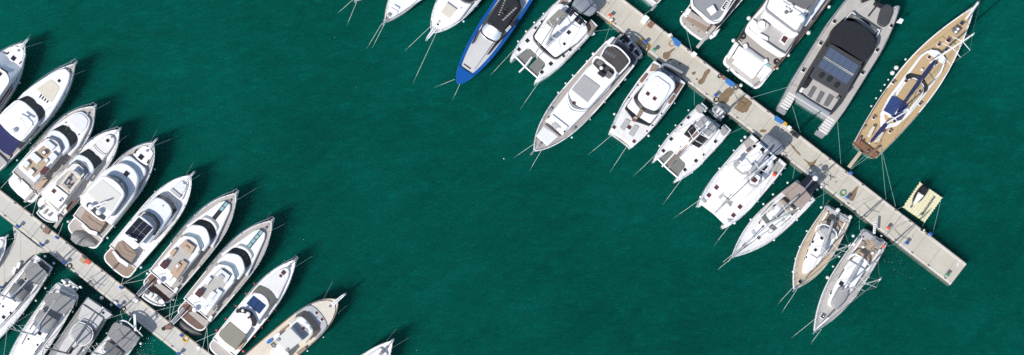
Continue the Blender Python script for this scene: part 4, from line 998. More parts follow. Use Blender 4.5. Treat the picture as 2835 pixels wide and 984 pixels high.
b.slm('side_bench', [[(1195,420),(1320,300),(1335,318),(1215,430)]], 2.3, 'white', .3, .08)
b.line('bowsprit', [(800,545,2.2),(735,632,2.2),(678,690,2.2)], .14, 'white')
b.mast((935,432), 3.1, 14.5, (1060,300), 4.6, cover='alu', sw=1.6, fs=b.L*.94, bs=.4)
b.line('deck_line', [(870,432,3.2),(830,350,2.3)], .03, 'rope'); b.line('deck_line', [(1000,400,3.2),(1130,370,3.2)], .03, 'rope')
b.fend([(912,132),(824,215),(745,300),(670,395),(1388,322,.45),(1370,335,.3),(1248,464),(1162,545),(1073,628),(980,702,.38)], r=.3); b.done()
t = Boat('dinghy', 'blue grey covered dinghy on davits between the hulls of the olive bimini catamaran', 'dinghy', '', 'H', (1185,45), (1385,145), 24, .5, .6)
def covered(t, z0, zt, m):
    mb = MB(); rings = []
    for tt, w in [(0,.72),(.05,.92),(.25,1),(.6,1),(.85,.88),(.96,.6),(1.0,.3)]:
        rings.append(mb.ring([(tt * t.L, w * t.hb * math.cos(a), z0 + (zt - z0) * max(0, math.sin(a)) ** .4) for a in [PI * i / 12 for i in range(13)]]))
    for a_, b_ in zip(rings, rings[1:]): mb.bridge(a_, b_, False)
    mb.f.append(tuple(rings[0])); mb.f.append(tuple(rings[-1][::-1])); mb.build('cover', m, t.obj, 60)
    mb = MB(); mb.slab(rnd([(0, -t.hb * .7), (t.L * .8, -t.hb * .7), (t.L * .95, 0), (t.L * .8, t.hb * .7), (0, t.hb * .7)], .3), z0 - .3, z0 + .1); mb.build('hull', 'hypalon', t.obj)
covered(t, 2.7, 3.4, 'bluegrey')

# ---- large grey decked yacht
b = Boat('motor_yacht', 'large white motor yacht with grey bulwarked bow deck and rear tinted flybridge roof', 'motor yacht', 'large grey decked yacht', 'I', (658,115), (85,757), 55, 2.2, 3.3, 'motor yachts moored along the right pontoon')
b.hull('white', 'taupe', .92, .45, 2.7, .8, t0=.08, cap=.2); b.anchor(.5, .15); b.cleats(); b.rail(.55, .98, .5, mid=False)
b.sl('coachroof', [(160,565),(205,540),(240,575),(295,605),(262,658),(330,590),(410,500),(330,400)][0:0] or [(215,605),(265,658),(300,625),(330,590),(412,500),(560,360),(600,260),(560,150)], 3.4, 'white', 1.2, True, .35, .15)
b.slm('bow_settee', [[(157,567),(200,530),(297,606),(265,658),(240,640),(262,608),(205,562),(180,588)]], 3.7, 'white', .4, .1); b.slm('settee_cushion', [[(212,572),(225,562),(262,592),(250,618),(235,608),(242,598)]], 3.6, 'greycush', .2, .05)
b.slm('bow_table', [[(190,590),(215,575),(240,600),(220,625)]], 3.65, 'lightgrey', .2, .05)
b.slm('sunpad', [[(100,662),(146,602),(236,668),(170,726)]], 3.4, 'cushion', .35, .12, .08); b.slm('sunpad_back', [[(143,598),(152,590),(246,664),(236,674)]], 3.5, 'taupe', .3, .04)
for q in ([(172,500),(185,485),(200,495),(186,512)], [(318,622),(335,605),(345,616),(328,632)]): b.slm('deck_step', [q], 3.0, 'grey', .2, .03)
b.slm('deck_vent', [[(168,548),(176,540),(182,546),(174,555)]], 3.75, 'black', .08, .02); b.slm('deck_vent', [[(268,636),(276,628),(282,634),(274,643)]], 3.75, 'black', .08, .02)
b.band('windscreen', [(315,500),(360,512),(400,512),(425,495),(450,450)], 3.45, [(335,470),(370,488),(412,494),(430,480),(455,440)], 4.7, 'greyglass')
b.sl('upper_cabin', [(340,465),(375,486),(415,494),(432,482),(520,385),(600,275),(590,200),(520,130)], 4.8, 'white', 1.6, True, .4, .15)
b.band('flybridge_coaming', [(420,250),(480,285),(520,295)][0:0] or [(318,492),(360,508),(404,508),(424,490),(440,470)], 4.3, [(318,480),(362,500),(404,500),(424,485),(440,465)], 4.35, 'bluewhite')
b.slm('sunpad', [[(396,282),(496,356),(416,456),(318,376)]], 4.95, 'greypanel', .2, .12, .06)
b.slm('roof_hatch', [[(330,445),(348,456),(337,474),(320,462)]], 4.86, 'darkred', .1, .03)
b.slm('flybridge_sole', [[(448,215),(480,182),(590,260),(552,312),(520,290)]], 4.86, 'charcoal', .08, .15)
b.slm('helm_seat', [[(470,205),(490,188),(520,208),(500,232)]], 5.4, 'darkgrey', .5, .1); b.slm('helm_seat', [[(528,285),(545,258),(575,282),(556,305)]], 5.4, 'darkgrey', .5, .1); b.ball('person_seat', (503,243), 5.5, .3, 'white') if 0 else b.ball('radome', (503,243), 5.5, .28)
b.slm('helm_console', [[(478,272),(495,255),(530,285),(515,300)]], 5.5, 'black', .5, .1)
b.line('roof_arch', [(448,210,5.0),(462,182,5.8),(490,178,6.2),(560,225,6.3),(590,262,6.0),(582,300,5.6),(555,318,5.0)], .13, 'white', smooth=True)
b.slm('aft_roof', [[(500,165),(540,108),(600,122),(668,188),(655,225),(610,278),(560,222)]], 6.2, 'smoked', .1, .25)
b.line('roof_edge', [(500,165,6.2),(540,105,6.2),(605,115,6.2),(675,188,6.2),(662,228,6.2),(612,282,6.0)], .12, 'white', smooth=True)
for i in range(4): b.slm('seat', [[(525+i*16,150+i*9),(535+i*16,130+i*9),(545+i*16,137+i*9),(537+i*16,158+i*9)]], 6.24, 'darkgrey', .04, .02)
b.slm('aft_deck', [[(560,85),(610,90),(720,180),(680,240),(660,170)]], 2.6, 'charcoal', .3, .2)
b.swim(.08, 'grey', .92)
b.slm('gangway', [[(570,88),(622,28),(636,38),(584,102)]], 3.0, 'grey', .14, .03); b.slm('transom_quarter', [[(530,80),(572,48),(590,52),(560,92)]], 2.4, 'offwhite', .5, .2)
b.fend([(453,155,.42),(413,200),(326,288),(282,338),(236,395),(648,312,.42),(610,355),(525,455),(432,560),(320,673)], r=.28); b.done()
t = Boat('dinghy', 'black tender with pale tubes stowed on the stern of the large grey decked yacht', 'dinghy', '', 'I', (640,65), (742,185), 14, 1.0, 1.2)
inflatable(t, 1.7, 'greycush', 'black', .24, 2); t.box('console', (690,125), 22, 20, 2.3, 'black', .7, r=.1); t.box('outboard_engine', (645,75), 18, 16, 2.4, 'black', .7, r=.1)

# ---- power catamaran
b = Boat('power_catamaran', 'white power catamaran with wrapped dark windscreen and wooden foredeck steps', 'catamaran', 'white power catamaran', 'I', (915,280), (622,688), 57, 1.9, 2.4, Gc)
b.wf = lambda t: .95 if t < .6 else .95 - .28 * ((t - .6) / .4) ** 2; b.zf = lambda t: 1.9 + .5 * t
b.sltw('hull', [(0, .93), (.3, 1), (.6, .97), (.8, .86), (.93, .74), (.985, .68), (1.0, .60), (.985, .5), (.98, 0)], 2.2, 'white', 2.5, .15, .1, taper=-.12)
b.sltw('deck', [(.03, .88), (.3, .95), (.6, .92), (.8, .81), (.93, .68), (.965, .6), (.965, 0)], 2.26, 'nonskid', .1, .2)
b.rail(.35, .97, .7, off=.1, mid=True, posts=8); b.cleats((.05, .5, .9))
b.line('rubbing_strake', [(556,630,1.7),(622,688,1.7),(692,735,1.7)], .07, 'redwood')
b.sl('trunk_window', [(700,560),(730,577),(800,602),(806,590),(850,540),(800,400)], 2.65, 'glass', .5, True, .1)
b.sl('coachroof', [(725,540),(760,558),(808,590),(880,500),(930,420),(850,330)], 2.8, 'white', .7, True, .4, .2)
b.band('windscreen', [(765,515),(800,528),(838,532),(860,518),(905,440)], 2.8, [(775,490),(812,505),(842,508),(856,498),(908,410)], 3.9, 'glass')
b.sl('hardtop_overhang', [(778,488),(830,508),(855,498),(915,415),(958,372),(960,335),(895,275),(880,268)], 4.0, 'bluewhite', .4, True, .35, .1)
b.sl('hardtop', [(780,484),(830,503),(852,494),(905,420),(928,372),(925,350),(850,290)], 4.25, 'white', .3, True, .5, .12)
b.hatch((790,402), 22, 4.3, 'darkred'); b.hatch((832,432), 22, 4.3, 'darkred')
for p in ((835,318),(860,330),(885,345),(765,412),(800,430),(870,395),(820,372),(850,352)): b.slm('roof_vent', [[(p[0]-6,p[1]+4),(p[0]+5,p[1]-7),(p[0]+6,p[1]-6),(p[0]-5,p[1]+5)]], 4.3, 'grey', .06, .01)
b.slm('foredeck_stair', [[(722,538),(745,490),(768,502),(742,548)]], 3.0, 'teak', .3, .04); b.slm('foredeck_step', [[(690,566),(702,550),(724,560),(714,578)]], 2.85, 'redwood', .2, .04); b.slm('foredeck_step', [[(700,550),(712,540),(730,550),(722,560)]], 2.95, 'tan', .2, .04)
b.slm('sunpad', [[(615,612),(655,553),(685,570),(642,634)]], 2.4, 'greycush', .2, .15, .06); b.slm('sunpad', [[(668,650),(708,592),(738,606),(698,670)]], 2.4, 'greycush', .2, .15, .06)
b.hatch((675,610), 24, 2.32, 'darkred'); b.hatch((582,610), 20, 2.32, 'darkred'); b.hatch((705,697), 20, 2.32, 'darkred')
for p in ((728,350),(672,425),(875,525),(818,598),(785,634)): b.hatch(p, 10, 2.3, name='side_vent')
b.slm('side_stair', [[(740,320),(775,275),(790,285),(752,335)]], 2.6, 'redbrown', .3, .04); b.slm('side_stair', [[(915,455),(945,410),(960,420),(928,465)]], 2.6, 'redbrown', .3, .04)
b.slm('cockpit_sole', [[(818,215),(860,232),(850,262),(800,262)]], 2.4, 'teak', .2, .05); b.slm('cockpit_sole', [[(960,320),(1010,345),(965,410),(945,390),(965,360)]], 2.4, 'redwood', .2, .05)
b.slm('swim_platform', [[(855,232),(985,315),(970,345),(850,270)]], 1.3, 'grey', .3, .05)
b.fend([(583,528,.34),(795,662,.34),(730,440),(955,460)], r=.22); b.done()
t = Boat('dinghy', 'dark grey inflatable with two white seats behind the white power catamaran', 'dinghy', '', 'I', (985,312), (868,238), 15, 1.0, 1.2)
inflatable(t, 2.3, 'bluegrey', 'rubber', .24, 0); t.box('seat', (892,262), 26, 20, 2.2, 'cushion', .3, r=.1); t.box('seat', (912,275), 20, 20, 2.2, 'bluewhite', .3, r=.1); t.box('console', (938,294), 24, 24, 2.5, 'white', .6, r=.1); t.box('outboard_engine', (968,308), 20, 18, 2.6, 'grey', .8, r=.1)

# ---- small catamaran with red brown boom
b = Boat('catamaran', 'small white catamaran with dark solar roof and red brown centre beam', 'catamaran', 'solar roofed catamaran', 'M', (445,150), (139,477), 60, 1.9, 2.2, Gc)
cat_hull(b, tb=.74, beam_t=.95, bow_w=.72); stern_steps(b, .5, .9, 'white')
b.sl('coachroof', [(210,265),(260,300),(345,345),(372,330),(460,225),(455,205),(400,150)][1:], 3.1, 'white', 1.0, True, .4, .15)
b.slm('solar_roof', [[(252,250),(300,188),(340,212),(290,275)]], 3.2, 'black', .08, .03); b.slm('solar_roof', [[(300,310),(355,238),(404,282),(348,336)]], 3.2, 'black', .08, .03)
b.slm('bimini', [[(326,190),(372,134),(405,155),(352,215)]], 4.3, 'canvas', .1, .2); b.slm('bimini', [[(370,240),(425,180),(458,206),(410,268)]], 4.3, 'canvas', .1, .2)
b.slm('cockpit_sole', [[(395,135),(480,195),(440,250),(360,190)]], 2.2, 'greycush', .1, .1)
b.slm('stern_cover', [[(325,80),(345,62),(385,92),(360,125),(335,112)]], 2.3, 'canvas', .2, .2); b.slm('stern_cover', [[(478,225),(498,200),(530,230),(505,262),(485,250)]], 2.3, 'canvas', .2, .2)
b.slm('davit_platform', [[(405,110),(415,98),(490,160),(482,172)]], 2.0, 'grey', .15, .02)
for p, s_ in (((280,147),18),((237,193),12),((174,280),20),((127,353),20),((448,296),18),((375,378),12),((328,415),20),((260,470),20)): b.hatch(p, s_, 2.15)
b.line('furled_sail', [(158,452,2.8),(235,352,3.6)], .16, 'redbrown'); b.line('furled_sail_end', [(235,352,3.6),(272,318,4.2)], .13, 'tan'); b.line('centre_beam', [(118,452,2.1),(230,330,2.3)], .13, 'white'); b.line('centre_beam', [(152,468,2.1),(242,365,2.3)], .07, 'white')
b.mast((268,322), 3.1, 14, (350,225), 4.4, cover='redbrown', sw=1.5, fs=b.L*.95, bs=.4, m='white')
b.fend([(282,102),(202,195),(155,250),(102,322),(528,250,.3),(492,292,.3),(440,352),(365,432),(304,487)], r=.25); b.done()
t = Boat('dinghy', 'small grey inflatable dinghy on davits behind the solar roofed catamaran', 'dinghy', '', 'M', (485,152), (428,95), 13, .9, 1.0)
inflatable(t, 2.2, 'hypalon', 'grey', .22, 2); t.box('outboard_engine', (497,138), 14, 12, 2.7, 'offwhite', .6, r=.1)

# ---- big flybridge catamaran
b = Boat('catamaran', 'big white flybridge catamaran with long boom over its white hardtop', 'catamaran', 'big flybridge catamaran', 'M', (765,355), (430,757), 68, 2.2, 2.6, Gc)
cat_hull(b, tb=.86, beam_t=None, bow_w=.72, inner_bow=.60); stern_steps(b, .5, .9, 'taupe')
b.sltw('crossbeam', [(.86, .0), (.86, .56), (.965, .63), (.975, .60), (.965, 0)], 2.35, 'white', .35, .1)
for q in ([(358,655),(372,640),(392,668),(385,680)], [(520,775),(560,780),(545,795),(528,792)]): b.slm('bow_step', [q], 2.75, 'lightgrey', .2, .04)
b.sl('coachroof', [(520,628),(560,660),(620,660),(700,590),(760,500),(790,420),(700,320)], 3.6, 'white', 1.4, True, .8, .35)
b.slm('foredeck_cockpit', [[(465,640),(515,592),(540,612),(500,670)]], 2.66, 'greycush', .1, .08); b.slm('foredeck_seat', [[(485,648),(500,632),(535,660),(520,676)]], 2.9, 'white', .3, .08); b.slm('foredeck_cockpit', [[(520,675),(548,655),(556,668),(542,700)]], 2.66, 'grey', .1, .05)
b.slm('foredeck_seat', [[(498,612),(516,595),(540,615),(524,632)]], 2.8, 'greycush', .2, .05)
b.slm('flybridge', [[(560,430),(600,405),(760,520),(735,560),(640,600),(600,520)]], 4.7, 'white', 1.0, .35, .12)
b.slm('flybridge_settee', [[(562,420),(580,405),(612,448),(655,472),(650,500),(610,500),(565,460)]], 4.83, 'greycush', .3, .15)
b.slm('flybridge_table', [[(592,440),(640,400),(680,450),(640,480)]], 5.1, 'white', .3, .1)
b.slm('hardtop', [[(580,455),(720,305),(760,340),(620,488)]], 4.9, 'white', .2, .08); b.slm('hardtop', [[(690,475),(770,380),(810,410),(740,510)]], 3.95, 'white', .3, .08); b.slm('hardtop', [[(700,310),(722,295),(830,395),(805,415)]], 3.9, 'white', .3, .08)
for q in ([(722,345),(738,330),(758,348),(742,365)], [(766,378),(780,368),(798,384),(784,396)], [(712,485),(762,438),(776,450),(728,508)]): solar(b, 'solar_panel', q, 5.02 if q[0][0] == 722 else 4.05, 2, 1, .03, 'solar')
b.slm('helm_station', [[(655,505),(690,485),(735,510),(738,545),(700,580),(665,575),(640,545)]], 4.86, 'greycush', .4, .2, .1); b.slm('helm_roof', [[(655,512),(692,488),(732,515),(710,562),(668,555)]], 5.6, 'white', .2, .2, .08); b.slm('roof_window', [[(672,518),(690,510),(712,535),(695,552),(670,540)]], 5.66, 'darkred', .1, .05)
for p, s_ in (((455,580),24),((408,628),24),((600,700),24),((560,752),24)): b.hatch(p, s_, 2.6, 'darkred')
b.slm('cockpit_sole', [[(790,470),(830,415),(870,450),(820,510)]], 2.3, 'taupe', .2, .06); b.slm('cockpit_sole', [[(620,300),(655,270),(690,300),(650,355)]], 2.3, 'taupe', .2, .06); b.ball('life_buoy', (813,500), 2.7, .3, 'orange', .5)
b.slm('cockpit_locker', [[(640,345),(655,335),(668,350),(652,362)]], 2.9, 'redwood', .5, .05)
b.mast((612,540), 3.6, 15.5, (765,360), 6.0, cover='greycush', sw=1.7, fs=b.L*.96, bs=.4); b.line('furled_jib', [(445,740,2.8),(520,650,5.0),(610,545,8.0)][0:2], .1, 'greycush')
b.ball('mast_foot_buoy', (650,498), 5.2, .25, 'greycush')
b.fend([(632,268,.42),(610,290,.36),(562,350),(472,462),(408,558),(358,638,.36),(876,460,.36),(852,497,.34),(806,552),(710,665),(630,742),(567,800,.36)], r=.26); b.done()
t = Boat('dinghy', 'blue grey covered dinghy slung behind the big flybridge catamaran', 'dinghy', '', 'M', (712,300), (830,378), 20, .5, .6); covered(t, 3.2, 3.9, 'bluegrey')

# ================================================================== sailing yachts, right pontoon
Gr = 'sailing yachts moored along the right pontoon'
b = Boat('sailing_yacht', 'white sailing yacht with tan bimini and big black solar panels over the stern', 'sailing yacht', 'tan bimini sailing yacht', 'N', (690,250), (125,765), 44, 1.5, 1.9, Gr)
sail_kit(b, 'nonskid', .42, 2.1, .86, .97); cockpit(b, .03, .28, .6, 'teak')
b.sltw('coachroof', [(.28, .6), (.44, .6), (.62, .44), (.74, .1)], 2.2, 'white', .9, .3, .12); pane(b, .30, .44, .62, .6, 2.15); pane(b, .46, .56, .57, .5, 2.15)
bimini(b, [(516,262),(618,176),(690,222),(746,302),(655,402),(600,340)], 3.8, 'tancanvas', .2, mir=False)
b.slm('sprayhood', [[(500,318),(528,305),(622,395),(600,418),(570,418),(515,360)]], 3.0, 'tancanvas', .9, .35, .2); b.slm('hood_window', [[(476,350),(500,318),(600,420),(560,442),(520,430)]], 2.6, 'lightgrey', .5, .3, .15); b.ball('compass', (592,388), 3.1, .22, 'white')
for q in ([(652,192),(722,120),(758,160),(690,232)], [(694,236),(760,164),(808,205),(738,278)]): solar(b, 'solar_panel', q, 3.6, 2, 1, .02, 'solar')
b.slm('solar_frame', [[(690,232),(768,140),(774,146),(696,240)]], 3.66, 'steel', .06, .02); b.line('stern_arch', [(768,100,3.3),(826,160,3.3),(738,282,3.3),(648,196,3.3),(768,100,3.3)], .045, 'steel')
b.ball('radome', (775,150), 4.2, .42, 'white'); b.line('wind_vane', [(830,185,3.2),(880,205,3.2)], .06, 'darkgrey'); b.line('wind_vane', [(840,170,3.2),(850,215,2.8)], .06, 'grey')
for p, s_, m_ in (((443,387),24,'lightgrey'),((525,473),24,'lightgrey'),((341,497),12,'glass'),((297,570),26,'lightgrey'),((337,610),24,'darkred'),((412,570),12,'lightgrey'),((225,675),26,'darkred'),((452,455),16,'glass'),((368,625-100),14,'glass')): b.hatch(p, s_, 2.27 if p[0] > 280 else 2.0, m_)
b.slm('deck_cover', [[(356,452),(383,434),(424,488),(398,506)]], 2.4, 'darkgrey', .15, .06); b.slm('deck_cover', [[(438,505),(476,538),(455,557),(412,528)]], 2.4, 'darkgrey', .15, .06)
b.line('bow_sprit', [(125,765,1.9),(100,795,1.9)], .1, 'alu'); b.slm('deck_track', [[(348,440),(356,436),(450,340),(444,336)]], 1.75, 'black', .1, .02)
b.mast((398,508), 2.1, 17, (640,285), 4.0, cover='greycush', sw=1.7); b.line('furled_jib', [(130,755,2.1),(210,690,3.6),(300,600,5.6)], .1, 'greycush')
b.fend([(560,185),(448,275),(373,350),(275,470),(735,345),(632,472),(455,628),(822,218,.36),(790,238,.36)], r=.32); b.done()
t = Boat('dinghy', 'pale grey inflatable dinghy on davits behind the tan bimini sailing yacht', 'dinghy', '', 'N', (755,150), (700,100), 9, .9, 1.0); inflatable(t, 2.0, 'hypalon', 'grey', .2, 1)

b = Boat('sailing_yacht', 'sailing yacht with tan teak side decks and white deckhouse', 'sailing yacht', 'teak decked sailing yacht', 'O', (352,102), (86,580), 46, 1.5, 1.9, Gr)
sail_kit(b, 'paleteak', .42, 2.3, .82, .97, capm='white'); b.W('N'); cockpit(b, .04, .28, .56, 'tanfloor', 1)
b.sl('coachroof', [(690,890),(720,882),(800,815),(900,680),(942,605),(930,560),(850,515)], 2.3, 'white', .9, True, .35, .15); pane(b, .36, .5, .64, .58, 2.2); pane(b, .54, .66, .54, .42, 2.2)
b.slm('sprayhood', [[(795,545),(860,522),(938,585),(925,615),(880,628),(810,580)]], 3.1, 'greycush', .8, .35, .2); b.line('hood_frame', [(775,560,2.4),(795,518,3.1),(860,512,3.3),(930,560,3.1),(938,610,2.4)], .09, 'white', smooth=True)
b.slm('dinghy_chock', [[(688,840),(735,735),(790,770),(760,850),(715,882)]], 2.5, 'offwhite', .3, .25)
for p, s_ in (((753,642),18),((775,705),22),((826,612),26)): b.hatch(p, s_, 2.36)
b.slm('deck_hatch', [[(700,760),(708,752),(714,760),(706,770)]], 2.36, 'black', .1, .02)
b.slm('cockpit_well', [[(865,455),(905,430),(945,470),(905,520),(860,515)]], 2.0, 'charcoal', .1, .1); b.line('steering_pedestal', [(935,440,2.0),(925,500,2.6)], .12, 'grey')
b.slm('stern_deck', [[(840,370),(870,365),(1030,470),(1010,500)]], 1.75, 'lightgrey', .15, .05); b.slm('stern_locker', [[(930,400),(955,385),(972,398),(950,415)]], 2.2, 'offwhite', .4, .1)
b.line('flag_staff', [(845,365,1.9),(880,320,3.4)], .03, 'darkgrey'); b.slm('flag', [[(862,335),(880,316),(884,322),(868,345)]], 3.2, 'darkred', .02, .01)
for p in ((950,395),(1045,450)): b.ball('horseshoe_buoy', p, 2.3, .3, 'offwhite')
b.hatch((656,950), 26, 1.95, 'glass')
b.mast((790,765), 2.2, 15.5, (905,480), 3.6, cover='greycush', sw=1.6); b.line('furled_jib', [(640,1000,2.1),(700,925,4.0),(800,860,6.0)][0:2], .09, 'greycush')
b.W('O'); b.fend([(165,215),(121,312),(95,386),(78,467),(254,68,.36),(370,270),(290,408),(235,470),(175,525)], r=.27); b.done()

b = Boat('sailing_yacht', 'large sailing yacht with grey teak deck and a covered dinghy on its foredeck', 'sailing yacht', 'grey teak sailing yacht', 'O', (578,250), (210,842), 45, 1.5, 2.0, Gr)
sail_kit(b, 'greyteak', .42, 2.2, .84, .97, capm='white'); cockpit(b, .05, .30, .6, 'tanfloor', 2)
b.sl('coachroof', [(300,660),(335,690),(365,675),(450,580),(520,470),(545,410),(470,370)], 2.3, 'white', .9, True, .35, .15); pane(b, .34, .5, .62, .58, 2.2)
b.slm('sprayhood', [[(398,440),(430,395),(535,455),(500,480),(420,470)]], 2.7, 'offwhite', .5, .2, .1); b.line('targa_arch', [(425,385,2.0),(440,368,3.2),(470,360,3.5),(530,400,3.4),(548,425,2.0)], .15, 'white', smooth=True)
b.slm('cockpit_table', [[(490,345),(505,335),(530,355),(515,378)]], 2.3, 'tan', .3, .04)
b.slm('foredeck_dinghy_cover', [[(290,690),(310,640),(345,590),(375,575),(392,590),(362,670),(330,700)]], 2.9, 'greycush', .7, .3, .2) if 0 else None
b.hatch((378,540), 26, 2.38); b.hatch((265,742), 24, 2.05, 'glass'); b.ball('hatch_vent', (268,742), 2.15, .12, 'white'); b.hatch((312,602), 10, 2.36); b.hatch((375,655), 10, 2.36)
b.slm('stern_deck', [[(495,215),(515,200),(640,285),(625,310)]], 1.8, 'grey', .15, .05); b.slm('stern_seat', [[(510,225),(535,215),(580,250),(560,270)]], 2.1, 'greycush', .3, .08); b.slm('stern_seat', [[(590,262),(625,285),(610,310),(580,285)]], 2.1, 'grey', .3, .08)
b.slm('gangway', [[(580,155),(596,157),(590,232),(574,230)]], 2.6, 'white', .08, .02); 
for i in range(5): b.slm('gangway_rung', [[(581,165+i*13),(594,166+i*13),(593.5,170+i*13),(580.5,169+i*13)]], 2.64, 'grey', .05, .01)
b.slm('life_ring', [[(632,308),(645,298),(652,306),(640,322)]], 2.6, 'orange', .3, .1)
b.line('radar_pole', [(455,300,1.8),(458,296,3.4)], .06, 'white'); b.ball('radome', (455,296), 3.6, .25)
b.mast((370,588), 2.2, 18, (500,395), 4.0, cover='alu', sw=1.8); b.line('furled_jib', [(215,830,2.1),(300,750,4.4)], .11, 'white')
b.fend([(452,245,.42),(408,308),(366,373),(327,434),(292,502,.46),(625,245,.3),(548,500),(465,617,.36),(418,665)], r=.28); b.done()
t = Boat('dinghy', 'grey fabric covered dinghy strapped on the foredeck of the grey teak sailing yacht', 'dinghy', '', 'O', (372,580), (312,698), 17, .5, .6)
covered(t, 2.3, 3.0, 'canvas')

# ================================================================== upper side of the right pontoon
Gu = 'yachts on the upper side of the right pontoon'
b = Boat('motor_yacht', 'white stern corner of a yacht with grey gangway at the top edge', 'motor yacht', 'top edge stern', 'T', (1240,-60), (2660,-1760), 49, 1.9, 2.9, Gu)
b.hull('white', 'teak', .9, .45, 3, .9, t0=.0); b.sltw('cockpit_coaming', [(.1, .75), (.4, .75), (.4, .6), (.1, .6)], 2.9, 'white', 1.0, .1); b.sltw('cabin', [(.2, .7), (.6, .7), (.75, .4)], 4.4, 'white', 2.2, .5, .1)
b.slm('gangway', [[(1375,190),(1470,75),(1512,105),(1412,212)]], 2.2, 'grey', .12, .03); b.done()

b = Boat('motor_yacht', 'white yacht stern with teak aft deck, white table and long grey gangway', 'motor yacht', 'white table yacht', 'J', (382,282), (1110,-592), 53, 2.0, 3.0, Gu)
b.hull('white', 'teak', .9, .45, 3, .9, t0=.07); b.cleats(); b.swim(.07, 'taupe', .93, 1.7)
b.slm('transom_bench', [[(360,150),(385,105),(550,215),(520,262)]], 2.6, 'teak', .6, .06); b.slm('transom_bench_back', [[(372,130),(395,90),(562,200),(548,222)]], 2.9, 'taupe', .5, .06)
for i in range(4): b.slm('stair_tread', [[(335+i*9,128-i*16),(345+i*9,114-i*16),(375+i*9,128-i*16),(365+i*9,142-i*16)]], 2.0 + .25 * i, 'white', .3, .03)
b.slm('upper_deck', [[(400,55),(395,0),(440,-120),(800,-120),(720,40),(690,110),(640,180),(590,195),(540,185)]], 4.6, 'white', .5, .3, .1)
b.slm('upper_deck_sole', [[(415,45),(412,-10),(460,-110),(780,-110),(700,30),(670,95),(630,155),(590,170),(550,160)]], 4.68, 'grey', .1, .3); 
b.line('upper_railing', [(402,-20,5.3),(405,58,5.3),(470,120,5.3),(545,182,5.3),(590,192,5.3),(640,175,5.3),(700,90,5.3),(780,-30,5.3)], .06, 'white', smooth=True)
b.slm('table', [[(525,75),(580,40),(612,95),(565,130)]], 5.3, 'white', .15, .08)
b.slm('companionway', [[(640,70),(690,0),(730,20),(680,90),(660,90)]], 4.78, 'offwhite', .12, .1); b.slm('stairwell', [[(652,65),(690,12),(712,24),(672,82)]], 4.82, 'black', .08, .05)
for i in range(4): b.slm('stair_tread', [[(668+i*9,60-i*14),(674+i*9,52-i*14),(690+i*9,60-i*14),(684+i*9,70-i*14)]], 4.86, 'white', .06, .01)
b.slm('superstructure', [[(470,-60),(560,-140),(820,-120),(760,-20)]], 6.4, 'white', 1.6, .3) if 0 else None
b.slm('gangway', [[(438,385),(585,205),(606,222),(458,402)]], 2.8, 'greyteak', .14, .03); b.slm('quarter_locker', [[(545,300),(610,250),(640,235),(600,300),(560,325)]], 2.2, 'white', .3, .1)
b.slm('side_window', [[(610,215),(690,110),(800,-30),(806,-20),(700,120),(640,205)]], 3.4, 'black', .8, .1)
for p in ((320,98),(330,210),(560,275),(572,290),(398,218),(448,268)): b.ball('deck_fitting', p, 2.2, .1, 'black' if p[0] > 500 else 'steel')
b.fend([(590,295,.28)]); b.done()

b = Boat('motor_yacht', 'large white yacht with a white garage door and stairs at its stern', 'motor yacht', 'garage stern yacht', 'V', (160,765), (1234,-573), 67, 2.1, 3.2, Gu)
b.hull('white', 'taupe', .9, .45, 3, .9, t0=.15, capm='redwood'); b.cleats()
b.swim(.15, 'greyteak', .96, 1.1, sq=.9, r=.4)
b.slm('garage_door', [[(112,604),(208,478),(422,630),(318,768)]], 2.6, 'white', 1.4, .15, .1)
b.slm('emblem', [[(255,590),(280,578),(292,600),(276,622),(254,612)]], 2.63, 'offwhite', .06, .05)
b.line('davit_roll', [(215,462,3.0),(435,622,3.0)], .3, 'alu'); b.box('davit_end', (232,456), 34, 44, 3.3, 'white', .6, ang=-35, r=.2); b.box('davit_end', (432,605), 34, 44, 3.3, 'white', .6, ang=-35, r=.2)
for i in range(7):
    b.slm('stair_tread', [[(92+i*11,570-i*17),(102+i*11,556-i*17),(140+i*11,582-i*17),(130+i*11,596-i*17)]], 1.2 + .15 * i, 'white', .3, .03)
    b.slm('stair_tread', [[(335+i*12,750-i*17),(346+i*12,736-i*17),(380+i*12,760-i*17),(368+i*12,774-i*17)]], 1.2 + .15 * i, 'white', .3, .03)
b.slm('quarter_wing', [[(60,525),(130,410),(165,440),(80,575)]], 2.4, 'white', 1.2, .15); b.slm('quarter_wing', [[(380,780),(450,655),(495,695),(400,800)]], 2.4, 'white', 1.2, .15)
b.slm('aft_deck', [[(190,440),(205,350),(250,330),(610,560),(560,620),(490,690),(440,640)]], 2.75, 'taupe', .4, .1)
b.slm('swim_locker', [[(105,720),(125,708),(150,735),(138,750)]], 1.4, 'white', .3, .06); b.slm('boarding_step', [[(44,700),(66,668),(82,678),(61,712)]], 1.2, 'alu', .15, .03)
b.slm('upper_deck', [[(228,290),(260,225),(400,60),(480,-60),(1000,-60),(800,260),(680,470),(620,560),(570,568),(400,460),(235,320)]], 4.8, 'white', .5, .3, .12)
b.slm('upper_deck_sole', [[(272,270),(285,225),(420,90),(760,330),(640,500),(600,515),(420,405)]], 4.86, 'greyteak', .1, .2)
b.line('bulwark_cap', [(270,270,5.1),(290,300,5.1),(430,405,5.1),(600,518,5.1),(640,500,5.1),(790,280,5.1)], .1, 'darkgrey', smooth=True)
b.slm('lounge_sofa', [[(268,232),(300,190),(340,215),(330,290),(380,330),(455,370),(450,405),(380,370),(280,290)]], 5.3, 'white', .4, .15)
b.slm('sunpad_cover', [[(330,250),(365,195),(440,210),(480,250),(440,300),(380,325),(340,300)]], 5.5, 'beigepanel', .4, .3, .2); b.slm('sunpad_cushion', [[(365,240),(385,195),(430,215),(425,275),(380,275)]], 5.8, 'white', .3, .2, .1)
